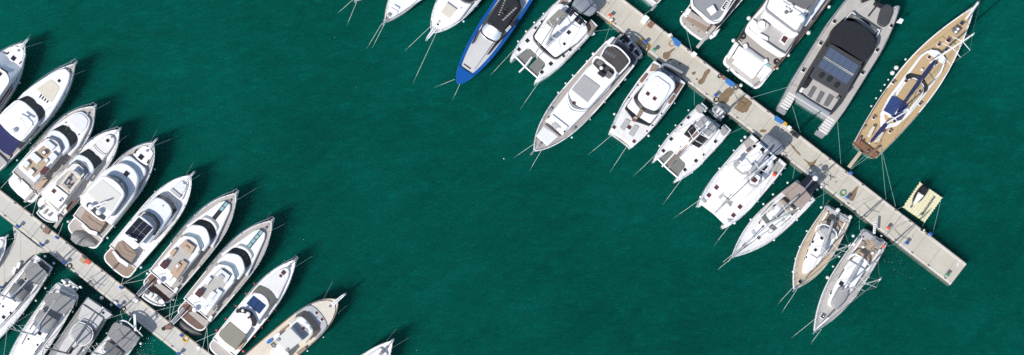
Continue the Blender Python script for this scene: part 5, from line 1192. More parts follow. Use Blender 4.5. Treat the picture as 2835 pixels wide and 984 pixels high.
b.slm('hatch_frame', [[(562,405),(605,335),(668,370),(618,450)]], 5.0, 'white', .25, .06); b.slm('stairwell', [[(580,400),(608,352),(654,374),(618,432)]], 5.05, 'darkred', .1, .04)
b.slm('wheelhouse', [[(385,160),(430,85),(500,120),(740,310),(760,340),(700,380)]], 5.4, 'white', .8, .2, .1)
b.slm('hardtop_rim', [[(425,75),(470,-40),(1000,-80),(820,200),(760,310),(735,322),(700,310),(440,115)]], 7.0, 'grey', .25, .25); b.slm('hardtop', [[(445,70),(485,-40),(980,-80),(815,170),(748,292),(725,298),(470,100)]], 7.15, 'white', .25, .25, .1)
b.slm('roof_panel', [[(640,-40),(960,-40),(870,110),(790,85),(640,10)]], 7.22, 'darkgrey', .1, .1)
for p, h_ in (((632,122),.5),((655,95),.4),((688,62),.5),((676,118),.3),((625,75),.3)): b.ball('antenna_dome', p, 7.5, .28 * h_ * 2, 'darkgrey' if p[1] > 110 else 'offwhite')
b.line('antenna_rail', [(590,20,7.6),(690,85,7.6),(800,150,7.6)], .05, 'white'); b.ball('satellite_dome', (778,185), 7.8, .65, 'bluewhite'); b.line('antenna', [(790,140,7.4),(825,92,9.0)], .06, 'white')
b.slm('side_screen', [[(790,150),(1010,-110),(1090,-100),(830,260),(800,250)]], 4.9, 'bluewhite', .3, .1)
b.line('wing_rail', [(430,0,3.6),(225,270,3.4),(135,415,3.0)], .06, 'redwood'); b.line('wing_rail', [(495,695,3.0),(720,420,3.4),(1090,-20,3.6)], .06, 'redwood')
def coil(bt, p, z, r, m, n=3):
    c = bt.l(p, z) if isinstance(bt, Boat) else None; mb = MB()
    for k in range(n): mb.tube([(c[0] + (r - .06 * k) * math.cos(a), c[1] + (r - .06 * k) * math.sin(a), z + .05 * k) for a in [2 * PI * i / 20 for i in range(20)]], .045, 5, True)
    return mb.build('coiled_hose', m, bt.obj, 60)
coil(b, (203,362), 2.85, .42, 'black', 4); coil(b, (535,612), 2.85, .42, 'black', 4); b.slm('deck_panel', [[(418,638),(440,622),(480,645),(455,668)]], 2.9, 'tealglass', .1, .04)
b.fend([(262,182,.6),(110,403,.55),(1056,70,.45),(852,326,.6),(653,548,.45)], z=.9); b.W('V').fend([(543,678,.4)], 'tanfender'); b.done()

# ---- grey power catamaran
b = Boat('power_catamaran', 'grey teak decked catamaran with black canopy and blue solar panels', 'catamaran', 'grey solar catamaran', 'K', (262,752), (762,-36), 84, 1.9, 2.3, Gu)
cat_hull(b, tb=.95, beam_t=None, m='lightgrey', bow_w=.70, inner_bow=.6, bridge0=.1, stern_w=.22)
half = [(.0, .56), (.0, .90), (.2, .965), (.45, .965), (.65, .955), (.82, .9), (.93, .81), (.985, .69), (.975, .62), (.86, .5)]
b.sltw('teak_deck', [(.105, 0), (.105, .6)] + half[1:] + [(.86, 0)], lambda x, y: 1.9 + .4 * max(0, x / b.L) + .05, 'greyteak', lambda x, y: 1.2, .05, .02) if 0 else None
mb = MB(); pl = b.tw([(.115, 0), (.115, .62), (.02, .58), (.0, .90), (.2, .965), (.45, .965), (.65, .955), (.82, .9), (.93, .81), (.98, .69), (.965, .62), (.94, .5), (.93, 0)])
pl = ccw(pl + [(x, -y) for x, y in reversed(pl[1:-1])]); mb.slab(pl, .8, lambda x, y: 1.95 + .4 * max(0, x / b.L), .02); mb.build('teak_deck', 'greyteak', b.obj)
for sd in (1, -1):
    for i in range(6): b.sltw('transom_step', [(-.005 + i * .02, sd * .60), (.006 + i * .02, sd * .60), (.006 + i * .02, sd * .88), (-.005 + i * .02, sd * .88)], 2.02, 'offwhite', .1, .02, .01, mir=False)
    b.sltw('transom_platform', [(-.03, sd * .58), (0, sd * .57), (0, sd * .91), (-.03, sd * .88)], 1.1, 'grey', .5, .1, mir=False)
for p in ((470,133),(385,268),(278,435),(823,160),(735,310),(645,450)): b.hatch(p, 20, 2.4, 'black', 'offwhite')
b.sl('superstructure', [(330,610),(235,575),(268,500),(320,420),(430,270),(470,170),(530,110),(640,110)][1:], 2.9, 'charcoal', 1.0, True, .3, .08)
b.sl('aft_cockpit_sole', [(270,560),(330,480),(520,590),(440,690),(300,620)][0:0] or [(330,620),(262,565),(300,500),(360,460)], 2.96, 'greyteak', .1, True, .1)
for q in ([(302,590),(338,530),(362,545),(325,608)], [(352,625),(385,562),(412,578),(375,640)], [(400,650),(438,580),(470,600),(430,662)]): b.slm('bench', [q], 3.05, 'darkgrey', .1, .06)
b.slm('canopy', [[(430,272),(462,180),(490,145),(530,125),(600,132),(660,165),(705,205),(732,255),(722,300),(640,400),(630,385),(500,300),(442,275)]], 4.5, 'black', 1.6, .35, .25)
b.slm('solar_roof', [[(318,470),(436,278),(470,275),(560,320),(632,388),(640,410),(550,570),(520,592),(330,482)]], 4.4, 'charcoal', .25, .25, .06)
solar(b, 'solar_panel', [(444,290),(622,405),(592,462),(410,348)], 4.5, 5, 1, .02, 'solarblue'); solar(b, 'solar_panel', [(404,358),(584,470),(545,525),(366,412)], 4.5, 5, 1, .02, 'solarblue')
b.slm('panel_seam', [[(409,349),(592,462),(590,465),(407,352)]], 4.52, 'white', .05, .01); b.slm('panel_seam', [[(404,356),(586,468),(584,471),(402,359)]], 4.52, 'white', .05, .01)
for p in ((391,467),(440,490),(485,527)): b.slm('roof_hole', [[(p[0]-20,p[1]+6),(p[0]-8,p[1]-18),(p[0]+14,p[1]-20),(p[0]+22,p[1]-6),(p[0]+8,p[1]+16),(p[0]-12,p[1]+20)]], 4.55, 'black', .15, .4, .06)  # dark of three roof holes, painted as black slabs
b.line('aft_roll', [(236,578,3.0),(330,640,3.1),(440,705,3.0)], .3, 'bluegrey', k=10); b.line('aft_arch', [(235,572,3.1),(262,540,3.3),(320,440,4.2)], .12, 'black'); b.line('aft_arch', [(440,705,3.1),(490,640,3.3),(552,572,4.2)], .12, 'black')
b.box('locker', (268,556), 30, 18, 3.3, 'offwhite', .4, r=.06); b.box('grill', (300,510), 60, 36, 3.5, 'black', .5, r=.1); b.box('cleat_box', (495,605), 16, 22, 3.3, 'darkgrey', .3)
b.slm('front_cockpit', [[(530,125),(560,85),(590,80),(745,180),(735,215),(715,220),(640,150)]], 2.9, 'darkgrey', .5, .2); b.slm('front_bench', [[(575,105),(600,95),(735,190),(718,215)]], 3.1, 'midgrey', .4, .12, .08); b.line('bow_hoop', [(530,130,2.9),(575,80,3.0),(600,92,3.0)], .08, 'white', smooth=True); b.line('bow_hoop', [(735,180,3.0),(748,195,3.0),(728,230,2.9)], .08, 'white', smooth=True)
b.slm('bow_cover', [[(735,140),(760,50),(790,20),(830,35),(835,80),(800,160),(770,165)]], 2.9, 'charcoal', .5, .5, .15)
b.line('anchor_chain', [(680,100,2.4),(720,50,2.4),(770,-30,2.5)], .12, 'black'); b.box('windlass', (745,30), 26, 60, 2.7, 'black', .4, ang=5, r=.08)
b.slm('boarding_ladder', [[(850,140),(878,112),(900,122),(885,148)]], 2.2, 'white', .1, .03); b.line('foredeck_line', [(590,80,2.4),(660,40,2.4),(760,-50,2.4)], .03, 'white')
b.slm('panel_lines', [[(205,510),(262,520),(250,545),(195,530)]], 2.02, 'taupe', .05, .02)
b.rail(.6, .97, .6, off=.12, posts=5); b.done()
t = Boat('dinghy', 'black dinghy lying on the foredeck of the grey solar catamaran', 'dinghy', '', 'K', (600,22), (690,-18), 12, .9, 1.0); inflatable(t, 2.7, 'black', 'darkgrey', .22, 2)

# ---- wooden decked ketch
b = Boat('ketch', 'classic ketch with golden teak deck, long bowsprit and navy furled sails', 'sailing yacht', 'golden ketch', 'L', (112,778), (690,30), 58, 1.8, 2.3, Gu)
b.hull('white', 'goldteak', .66, .45, 1.9, 1.0, bul=.35, cap=.18, capm='white'); b.cleats()
mb = MB()
for sd in (1, -1): mb.tube([b.gun(t_, sd, .12, .03) for t_ in [i / 30 * .34 for i in range(31)]], .06, 5)
mb.build('toe_rail', 'mahogany', b.obj)
b.sltw('transom', [(.02, 0), (.02, .66), (-.005, .62), (-.012, 0)], 1.95, 'mahogany', 1.4, .1)
b.sl('deckhouse_coaming', [(225,665),(290,648),(355,590),(440,480),(520,372),(536,325),(500,268),(470,258)], 2.25, 'white', .6, True, .4, .1)
b.sl('deckhouse_deck', [(250,640),(285,632),(345,578),(430,470),(512,365),(525,325),(500,285),(475,275)], 2.3, 'goldteak', .4, True, .4, .05)
b.sl('foredeck_arch', [(540,322),(525,330),(488,290),(440,268),(448,248),(480,250),(520,285)][0:0] or [(492,292),(508,308),(524,330),(538,318),(522,282),(500,265)], 2.5, 'bluewhite', .3, True, .15)
b.band('windscreen', [(395,372),(425,405),(446,445),(442,470),(430,478)], 2.3, [(375,400),(402,425),(425,462),(428,478),(418,490)], 3.2, 'glass')
b.sl('pilothouse_rim', [(378,398),(405,424),(428,465),(420,490),(360,565),(295,628),(255,600)], 3.1, 'white', .9, True, .3, .1)
b.sl('pilothouse_roof', [(372,405),(398,430),(420,468),(412,488),(352,558),(300,570),(290,500)], 3.2, 'goldteak', .3, True, .25, .06)
b.slm('cockpit_awning', [[(216,570),(262,492),(300,515),(345,548),(305,585),(288,612),(252,590)]], 3.6, 'navy2', .1, .12); b.slm('cockpit_awning', [[(255,595),(300,575),(330,585),(310,618),(270,632)]], 3.4, 'navy', .1, .1)
for p, s_, m_ in (((552,207),22,'darkred'),((503,230),16,'darkred'),((541,258),15,'darkred'),((452,295),16,'darkred'),((490,325),14,'darkred'),((267,425),15,'darkred'),((405,535),15,'darkred'),((166,608),14,'darkred'),((250,678),14,'darkred')): b.hatch(p, s_, 2.12 if p[0] not in (452, 490) else 2.36, m_)
b.hatch((333,418), 15, 3.25, 'darkred'); b.hatch((404,470), 15, 3.25, 'darkred')
for p in ((415,360),(600,150),(590,165),(575,155),(475,340)): b.ball('winch', p, 2.55, .22, 'offwhite' if p[0] != 575 else 'darkgrey')
b.box('windlass', (595,155), 30, 34, 2.6, 'darkgrey', .4, r=.1); b.box('deck_box', (622,120), 12, 18, 2.5, 'navy', .3)
b.slm('bench', [[(132,700),(160,650),(175,655),(148,710)]], 2.5, 'cream', .4, .06); b.slm('bench', [[(170,730),(205,680),(222,684),(188,738)]], 2.5, 'cream', .4, .06)
b.line('steering_wheel', [(172,742,2.4),(180,738,2.9),(190,746,2.9),(184,754,2.4)], .05, 'mahogany'); b.slm('aft_seat', [[(78,735),(92,705),(104,708),(92,745)]], 2.2, 'redbrown', .3, .06); b.slm('aft_seat', [[(128,798),(152,800),(200,762),(192,754),(155,780)]], 2.2, 'redbrown', .3, .06)
b.ball('deck_fitting', (105,735), 2.3, .2, 'mahogany'); b.ball('deck_fitting', (135,780), 2.3, .2, 'darkgrey'); b.ball('deck_fitting', (115,660), 2.3, .18, 'darkgrey')
b.line('bowsprit', [(640,100,2.4),(704,14,2.7)], .16, 'white'); b.line('pulpit', [(640,120,3.0),(695,40,3.2),(712,12,3.2),(700,8,3.2),(680,30,3.2),(610,80,3.0)], .05, 'steel', smooth=True)
b.slm('gangway', [[(30,858),(92,778),(108,788),(46,868)]], 1.9, 'paleteak', .14, .03)
b.mast((460,322), 2.3, 16, (275,590), 4.2, cover='navy', sw=2.0, spread=(.3,.55,.78), fs=b.L+1.2, bs=b.L*.25, m='white', r=.16)
b.mast((212,648), 2.2, 11, (140,742), 4.0, cover='navy', sw=1.2, spread=(.5,), fs=b.L*.55, bs=.1, m='white')
for q in ([(610,280,2.2),(640,262,2.2)],): pass
b.fend([(282,350,.62),(262,377,.62),(330,307,.3),(241,412),(222,438),(203,468),(178,507),(153,548)], r=.26); b.done()

# ================================================================== jet ski on its floating dock
root = empty('floating_dock', WP('Y', (392,270), 0)); root.rotation_euler = (0, 0, 0); tag(root, 'pale yellow modular floating dock carrying a jet ski', 'floating dock')
c4 = [(375,146), (512,241), (405,390), (272,297)]
nx, ny = 9, 10; gx = 0
o0 = root.location
mb = MB(); tops = []
for i in range(nx):
    for j in range(ny):
        def q(u, v):
            a = [c4[0][e] * (1 - u) + c4[1][e] * u for e in (0, 1)]; c = [c4[3][e] * (1 - u) + c4[2][e] * u for e in (0, 1)]
            w = WP('Y', (a[0] * (1 - v) + c[0] * v, a[1] * (1 - v) + c[1] * v), .45) - o0; return (w.x, w.y)
        u0, u1, v0, v1 = (i + .012) / nx, (i + .988) / nx, (j + .012) / ny, (j + .988) / ny
        mb.slab(rnd([q(u0, v0), q(u1, v0), q(u1, v1), q(u0, v1)], .06, 2), -.1, .45, .015)
        if i in (0, nx - 1) or j in (0, ny - 1): 
            cx_, cy_ = q(0 if i == 0 else (1 if i == nx - 1 else (i + .5) / nx), 0 if j == 0 else (1 if j == ny - 1 else (j + .5) / ny)); mb.lathe((cx_, cy_, .25), [(.09, -.1), (.09, .1)], 8)
mb.build('float_cubes', 'paleyellow', root)
mb = MB()
for k in range(13):
    w = WP('Y', (386 + 76 * k / 12, 345 - 108 * k / 12), .5) - o0; mb.box((w.x, w.y), .16, .34, .44, .56, .9 + (k % 3) * .3, .02)
for p in ((318,298),(324,290),(392,335),(380,342)):
    w = WP('Y', p, .5) - o0; mb.box((w.x, w.y), .2, .3, .44, .56, .5, .02)
mb.build('cleat_row', 'darkgrey', root)
j = Boat('jet_ski', 'black and white jet ski parked on the pale yellow floating dock', 'jet ski', '', 'Y', (402,172), (332,282), 12.5, 1.0, 1.05)
j.hull('black', 'black', .72, .4, 2.4, .85, bul=.05, cap=.1); j.obj.location.z = .3
j.sl('bow_cowl', [(330,276),(340,279),(356,262),(371,240),(382,218),(362,206)], 1.35, 'white', .35, True, .15, .08)
j.sl('seat', [(372,215),(380,205),(398,178),(390,168),(380,190)], 1.6, 'black', .4, True, .12, .08); j.sl('rear_deck', [(390,178),(412,186),(404,170)], 1.15, 'charcoal', .1, True, .08)
j.line('handlebar', [(358,218,1.95),(368,214,2.0),(382,224,1.95)], .04, 'darkgrey')
j.sl('side_panel', [(352,258),(362,252),(385,216),(378,208),(360,240)], 1.28, 'white', .2, True, .08)
# ================================================================== water
def water():
    """sea water: a clear rippled surface over a scattering, absorbing volume"""
    m = bpy.data.materials.new('sea_water'); m.use_nodes = True; nt = m.node_tree; N = nt.nodes; L = nt.links
    N.remove(N['Principled BSDF']); out = N['Material Output']
    tc = N.new('ShaderNodeTexCoord')
    def noise(scale, detail=4, rough=.5, vec=None, dist=0):
        n = N.new('ShaderNodeTexNoise'); n.inputs['Scale'].default_value = scale; n.inputs['Detail'].default_value = detail; n.inputs['Roughness'].default_value = rough
        n.inputs['Distortion'].default_value = dist; L.new(vec or tc.outputs['Object'], n.inputs['Vector']); return n.outputs['Fac']
    def math_(op, a, b=None):
        n = N.new('ShaderNodeMath'); n.operation = op
        for i, v in enumerate((a, b)):
            if v is None: continue
            if hasattr(v, 'links'): L.new(v, n.inputs[i])
            else: n.inputs[i].default_value = v
        return n.outputs[0]
    def rng(v, a, b, c, d):
        n = N.new('ShaderNodeMapRange'); n.interpolation_type = 'SMOOTHSTEP'
        for i, x in enumerate((a, b, c, d)): n.inputs[i + 1].default_value = x
        L.new(v, n.inputs[0]); return n.outputs[0]
    sp = N.new('ShaderNodeSeparateXYZ'); L.new(tc.outputs['Object'], sp.inputs[0])
    mp = N.new('ShaderNodeMapping'); mp.inputs['Rotation'].default_value = (0, 0, .5); mp.inputs['Scale'].default_value = (1, 2.2, 1); L.new(tc.outputs['Object'], mp.inputs['Vector'])
    big, mid = noise(.012, 3), noise(.05, 5, .6)
    w1, w2, w3, w4, w5 = noise(.55, 3, .55, mp.outputs[0], .6), noise(2.2, 3, .6, mp.outputs[0], .3), noise(.09, 2), noise(6.5, 2, .6, mp.outputs[0]), noise(.16, 3, .55, mp.outputs[0], 1.2)
    gust = None                         # gusty patches with steeper ripples that catch the sun
    for (px, py, rr) in ((2520, 745, 5.5), (2590, 790, 4.5), (395, 958, 3.0), (2470, 690, 3.5)):
        c = P(px, py, 0)
        dx = math_('SUBTRACT', sp.outputs[0], c.x); dy = math_('SUBTRACT', sp.outputs[1], c.y)
        k = rng(math_('SQRT', math_('ADD', math_('MULTIPLY', dx, dx), math_('MULTIPLY', dy, dy))), rr * .3, rr * 1.2, 1, 0); gust = k if gust is None else math_('MAXIMUM', gust, k)
    tone = math_('MULTIPLY', rng(w1, .3, .7, -1, 1), .04)  # ripple mottling: light focused by waves, put into the surface tint
    for w, k in ((w2, .075), (w4, .045), (w5, .04), (mid, .035), (big, .055)): tone = math_('ADD', tone, math_('MULTIPLY', rng(w, .3, .7, -1, 1), k))
    mc = N.new('ShaderNodeMapping'); mc.inputs['Rotation'].default_value = (0, 0, -.25); mc.inputs['Scale'].default_value = (.9, 3.6, 1); L.new(tc.outputs['Object'], mc.inputs['Vector'])
    c1, c2 = noise(.55, 4, .6, mc.outputs[0], 1.3), noise(2.6, 3, .6, mc.outputs[0], .6)      # ripple crests: sky reflection painted as light streaks in the surface tint
    tone = math_('ADD', tone, math_('MULTIPLY', rng(c1, .52, .66, 0, 1), .15)); tone = math_('ADD', tone, math_('MULTIPLY', rng(c2, .54, .68, 0, 1), .14)); tone = math_('SUBTRACT', tone, math_('MULTIPLY', rng(c2, .46, .32, 0, 1), .08))
    tone = math_('ADD', tone, math_('MULTIPLY', rng(sp.outputs[0], -50, 95, 0, 1), -.05))
    tone = math_('ADD', tone, .765)
    h = math_('ADD', math_('MULTIPLY', w1, .9), math_('MULTIPLY', w2, .28))
    h = math_('MULTIPLY', math_('MULTIPLY', h, rng(w3, .3, .7, .5, 1.2)), math_('ADD', math_('MULTIPLY', gust, GUST), 1.0))
    bp = N.new('ShaderNodeBump'); bp.inputs['Strength'].default_value = 1; bp.inputs['Distance'].default_value = WATER_BUMP; L.new(h, bp.inputs['Height'])
    tr = N.new('ShaderNodeBsdfTransparent'); L.new(tone, tr.inputs['Color'])
    gl = N.new('ShaderNodeBsdfGlossy'); gl.inputs['Roughness'].default_value = .10; gl.inputs['Color'].default_value = (.9, .95, 1, 1); L.new(bp.outputs['Normal'], gl.inputs['Normal'])
    fr = N.new('ShaderNodeFresnel'); fr.inputs['IOR'].default_value = 1.22; L.new(bp.outputs['Normal'], fr.inputs['Normal'])
    ms = N.new('ShaderNodeMixShader'); L.new(fr.outputs[0], ms.inputs[0]); L.new(tr.outputs[0], ms.inputs[1]); L.new(gl.outputs[0], ms.inputs[2]); L.new(ms.outputs[0], out.inputs['Surface'])
    vs = N.new('ShaderNodeVolumeScatter'); vs.inputs['Color'].default_value = VS_COL; vs.inputs['Density'].default_value = VS_D; vs.inputs['Anisotropy'].default_value = 0
    va = N.new('ShaderNodeVolumeAbsorption'); va.inputs['Color'].default_value = VA_COL; va.inputs['Density'].default_value = VA_D
    ad = N.new('ShaderNodeAddShader'); L.new(vs.outputs[0], ad.inputs[0]); L.new(va.outputs[0], ad.inputs[1]); L.new(ad.outputs[0], out.inputs['Volume'])
    m.cycles.homogeneous_volume = True
    MATS['sea_water'] = m
WATER_BUMP = .16; GUST = 1.7
VS_D = .18; VS_COL = (.012, .97, .81, 1); VA_D = .51; VA_COL = (0, .71, .635, 1)
water()
R_ = 1500; D_ = 16
o = link('water', [(-R_, -R_, -D_), (R_, -R_, -D_), (R_, R_, -D_), (-R_, R_, -D_), (-R_, -R_, 0), (R_, -R_, 0), (R_, R_, 0), (-R_, R_, 0)],
    [(0, 3, 2, 1), (4, 5, 6, 7), (0, 1, 5, 4), (1, 2, 6, 5), (2, 3, 7, 6), (3, 0, 4, 7)], 'sea_water'); o['kind'] = 'structure'
mat('mud', (.05, .06, .04), .95, .3, .2)
o = link('sea_bed', [(-R_, -R_, -D_ + .5), (R_, -R_, -D_ + .5), (R_, R_, -D_ + .5), (-R_, R_, -D_ + .5)], [(0, 1, 2, 3)], 'mud'); o['kind'] = 'structure'
mat('ballast', (.62, .60, .36), .95, .2, .6)
for (w_, p_, sx, sy, ang, z_, lab) in (('Z', (165, 85), 3.4, 2.6, .9, -6.4, 'faint pale ballast block under water, upper left of three'), ('Z', (195, 122), 4.2, 2.8, .45, -6.8, 'faint pale ballast block under water, lowest of three'), ('Z', (290, 112), 2.4, 2.2, .05, -6.0, 'faint pale ballast block under water, rightmost of three')):
    b_ = empty('ballast_block', WP(w_, p_, z_), ang); tag(b_, lab, 'ballast block', 'ballast blocks on the sea bed')
    mb = MB(); mb.slab(rnd([(-sx / 2, -sy / 2), (sx / 2, -sy / 2), (sx / 2, sy / 2), (-sx / 2, sy / 2)], .3), -2, 0, .2); mb.build('block', 'ballast', b_)
    mb = MB(); mb.tube([(.35 * math.cos(a), 0, .2 + .35 * math.sin(a)) for a in [2 * PI * i / 12 for i in range(12)]], .05, 5, True); mb.build('lifting_ring', 'darkgrey', b_)
SC.cycles.volume_bounces = 2; SC.cycles.use_denoising = False; SC.cycles.use_adaptive_sampling = False; SC.cycles.sample_clamp_indirect = 2.0; SC.cycles.transparent_max_bounces = 16

# ================================================================== pontoons (world coordinates from their edges)
ZP = .75
def pxl(p, z=ZP): return P(p[0], p[1], z)
def pontoon(label, up, lo, seams, caps, cm='concrete'):
    """up, lo: two points on the upper and lower edge (photo px); seams: fractions along"""
    a, b = pxl(up[0]), pxl(up[1]); c, d = pxl(lo[0]), pxl(lo[1])
    o0 = Vector((a.x, a.y, 0)); ax = (b - a).normalized()
    rz = math.atan2(ax.y, ax.x); root = empty('pontoon', o0, rz); tag(root, label, 'pontoon', None, 'thing')
    n = Vector((-ax.y, ax.x, 0))
    loc = lambda p: ((p - o0).dot(ax), (p - o0).dot(n))
    L = loc(b)[0]; wy = loc(c)[1]
    fs = [caps[0]] + list(seams) + [caps[1]]
    for f0, f1 in zip(fs, fs[1:]):
        x0, x1 = f0 + .02, f1 - .02; mb = MB()
        mb.slab([(x0, wy), (x1, wy), (x1, 0), (x0, 0)], -.9, ZP, .04)
        s = mb.build('deck_section', cm, root)
        mb = MB()
        for y0, y1 in ((-.42, -.06), (wy + .06, wy + .42)): mb.slab([(x0 + .02, y0), (x1 - .02, y0), (x1 - .02, y1), (x0 + .02, y1)], ZP - .05, ZP + .05, .02)
        mb.build('edge_strip', 'kerb', s)
        mb = MB(); mb.slab([(x0 + .2, .0), (x1 - .2, .0), (x1 - .2, .06), (x0 + .2, .06)], ZP - .4, ZP - .03, .02); mb.build('rubbing_rail', 'redpaint', s)
        mb = MB(); mb.slab([(x0 + .2, wy - .1), (x1 - .2, wy - .1), (x1 - .2, wy), (x0 + .2, wy)], ZP - .4, ZP - .03, .02); mb.build('rubbing_rail', 'darkgrey', s)
        k = x0 + 1.5; mb = MB()
        while k < x1 - 1:
            for y in (-.24, wy + .24):
                if random.random() < .75: mb.tube([(k - .2, y, ZP + .16), (k + .2, y, ZP + .16)], .04, 5); mb.box((k, y), .12, .1, ZP, ZP + .16)
            k += 3.1
        if mb.v: mb.build('mooring_cleat', 'darkgrey', s)
        mb = MB(); mb.slab([(f1 - .06, wy + .05), (f1 + .06, wy + .05), (f1 + .06, -.05), (f1 - .06, -.05)], .2, ZP - .05, .01); mb.build('hinge', 'rubber', s)
    return root, loc, L, wy
pr, lr, Lr, wr = pontoon('long beige concrete pontoon crossing the right half of the picture', ((1800,55),(2677,731)), ((1780,132.5),(2635,791)), [], (-24, 59.2)) if 0 else (None,) * 4
def seam_fr(up0, up1, pts):
    a, b = pxl(up0), pxl(up1); ax = (b - a).normalized(); return [(pxl(p) - a).dot(ax) for p in pts]
u0, u1 = (1800, 55), (2677, 731)
sm = seam_fr(u0, u1, [(1632-221,14-170),(1632,14-90),(1838,93-8),(2062,252),(2277,431-10),(2498,594)])
end = seam_fr(u0, u1, [(1190,-415),(2677,731)])
RP = pontoon('long beige concrete pontoon crossing the right half of the picture', (u0, u1), ((1780,132.5),(2635,791)), sm, (end[0], end[1]))
v0, v1 = (0, 526), (420, 853.6)
sm = seam_fr(v0, v1, [(98+20,639-20),(240+22,753-22),(316,784),(465+18,925-20)])
end = seam_fr(v0, v1, [(-160,401),(760,1118)])
LP = pontoon('pale concrete pontoon crossing the lower left corner', (v0, v1), ((0,594),(420,926)), sm, (end[0], end[1]), 'paleconcrete')
# wide finger leaving the left pontoon
fr_ = empty('pontoon', P(60, 680, 0)); tag(fr_, 'wide concrete finger branching off the left pontoon towards the lower left', 'pontoon')
mb = MB(); o0 = fr_.location
def fp(p): w = WP('R', p, ZP) - o0; return (w.x, w.y)
mb.slab([fp(p) for p in ((160,470),(262,552),(480,728),(620,800),(560,800),(410,830),(340,890),(-60,1340),(-500,1300),(0,860),(180,645),(165,560))], -.35, ZP - .012, .04); mb.build('deck_section', 'paleconcrete', fr_)
mb = MB(); mb.slab([fp(p) for p in ((258,556),(266,548),(484,722),(476,732))], ZP - .1, ZP + .01, .005); mb.build('hinge', 'rubber', fr_)

# wet patches on the right pontoon: part of its surface
def stain(w, pts, n=0):
    c = [WP(w, p, ZP) for p in pts]; q = [((v - RP[0].location).dot(Vector((math.cos(RP[0].rotation_euler.z), math.sin(RP[0].rotation_euler.z), 0))), (v - RP[0].location).dot(Vector((-math.sin(RP[0].rotation_euler.z), math.cos(RP[0].rotation_euler.z), 0)))) for v in c]
    ar = abs(area(q)); q = resample([Vector(p) for p in rnd(ccw(q), .3, 3)], 60 if ar > 2 else 24, True); j_ = .05 if ar > 2 else .02
    q = [(p.x + random.gauss(0, j_), p.y + random.gauss(0, j_)) for p in q]
    return link('water_stain', [(x, y, ZP + .005) for x, y in q], [tuple(range(len(q)))], 'wet', RP[0])
for pts in ([(160,478),(168,430),(210,428),(262,392),(272,398),(230,440),(222,470),(196,498)], [(205,500),(225,480),(245,482),(235,500)], [(285,522),(310,515),(320,530),(300,540)], [(395,600),(440,588),(438,605),(415,628)],
            [(448,685),(462,660),(490,640),(500,600),(540,565),(566,572),(545,605),(520,640),(508,680),(475,705)], [(432,655),(445,642),(456,650),(448,668)],
            [(622,845),(628,790),(690,735),(715,708),(758,748),(740,780),(715,800),(705,830),(688,862)], [(748,894),(790,840),(830,788),(905,846),(880,885),(850,935),(800,925)]):
    stain('J', pts)
for pts in ([(540,205),(560,225),(572,245),(590,252),(610,285),(635,305),(650,335),(640,335),(610,305),(580,270),(555,235)], [(655,345),(690,370),(715,390),(745,385),(775,355),(782,365),(765,400),(740,432),(715,425),(708,400),(670,365)], [(1040,700),(1048,660),(1075,620),(1128,570),(1112,620),(1100,665),(1075,712)], [(300,130),(330,112),(372,122),(350,140),(320,140)], [(925,548),(940,538),(948,545),(935,556)]):
    stain('W', pts)

# ================================================================== things on the pontoons
def dockthing(name, label, cat, w, p, ang=0, z=ZP, group=None):
    o = empty(name, WP(w, p, z), ang); return tag(o, label, cat, group)
RZR, RZL = RP[0].rotation_euler.z, LP[0].rotation_euler.z
def pedestal(label, w, p, col='bluebox', ang=None, group='service pedestals on the pontoons'):
    o = dockthing('service_pedestal', label, 'pedestal', w, p, RZR if ang is None else ang, ZP, group)
    mb = MB(); mb.box((0, 0), .26, .2, 0, .85, 0, .02, .04); mb.build('post', 'lightgrey' if col != 'orange' else 'white', o)
    mb = MB(); mb.slab(rnd([(-.27, -.19), (.27, -.19), (.27, .19), (-.27, .19)], .06), .8, 1.12, .06); c = mb.build('head', col, o)
    mb = MB(); mb.box((.13, .02), .12, .1, 1.1, 1.16, 0, .01); mb.box((-.13, .02), .12, .1, 1.1, 1.16, 0, .01); mb.build('socket', 'darkgrey' if col == 'orange' else 'navy', c)
    mb = MB(); mb.box((0, 0), .4, .34, 0, .05, 0, .01); mb.build('base', 'grey', o)
pedestal('blue service pedestal on the left pontoon above the seam of the finger', 'R', (235,487)); pedestal('blue service pedestal at the pontoon edge beside the brown box', 'R', (718,625)); pedestal('blue service pedestal on the junction of pontoon and wide finger', 'R', (530,716))
pedestal('blue service pedestal on the wide finger at the left edge', 'F', (12,430)); pedestal('blue service pedestal beside a black hose near the cardboard box', 'F', (450,262)); pedestal('blue service pedestal facing the stern of the solar roofed yacht', 'F', (838,432)); pedestal('blue service pedestal beside a white box and black tyre', 'F', (825,556))
pedestal('blue service pedestal next to a yellow hose coil near the bottom edge', 'X', (576,682)); pedestal('blue service pedestal cut by the bottom edge of the picture', 'X', (545,880))
pedestal('red service pedestal near the top of the right pontoon', 'T', (595,325), 'orange'); pedestal('blue service pedestal between yellow and orange hose coils', 'T', (1262,830)); pedestal('pale green service pedestal near the blue mat', 'J', (88,422), 'green'); pedestal('blue service pedestal between two large wet patches', 'J', (590,798)); pedestal('blue service pedestal behind the covered dinghy of the flybridge catamaran', 'W', (483,265)); pedestal('blue service pedestal beside the green hose coil', 'W', (1018,683))
pedestal('blue service box at the pontoon edge where the ketch gangway lands', 'W', (1046,482)); pedestal('orange service pedestal above the white gangway of the grey teak yacht', 'Y', (165,433), 'orange'); pedestal('blue service pedestal on the lower edge near the pontoon end', 'Y', (280,525)); pedestal('blue service pedestal on the upper edge near the floating dock', 'Y', (425,470)); pedestal('green service pedestal closest to the end of the right pontoon', 'Y', (530,722), 'green')
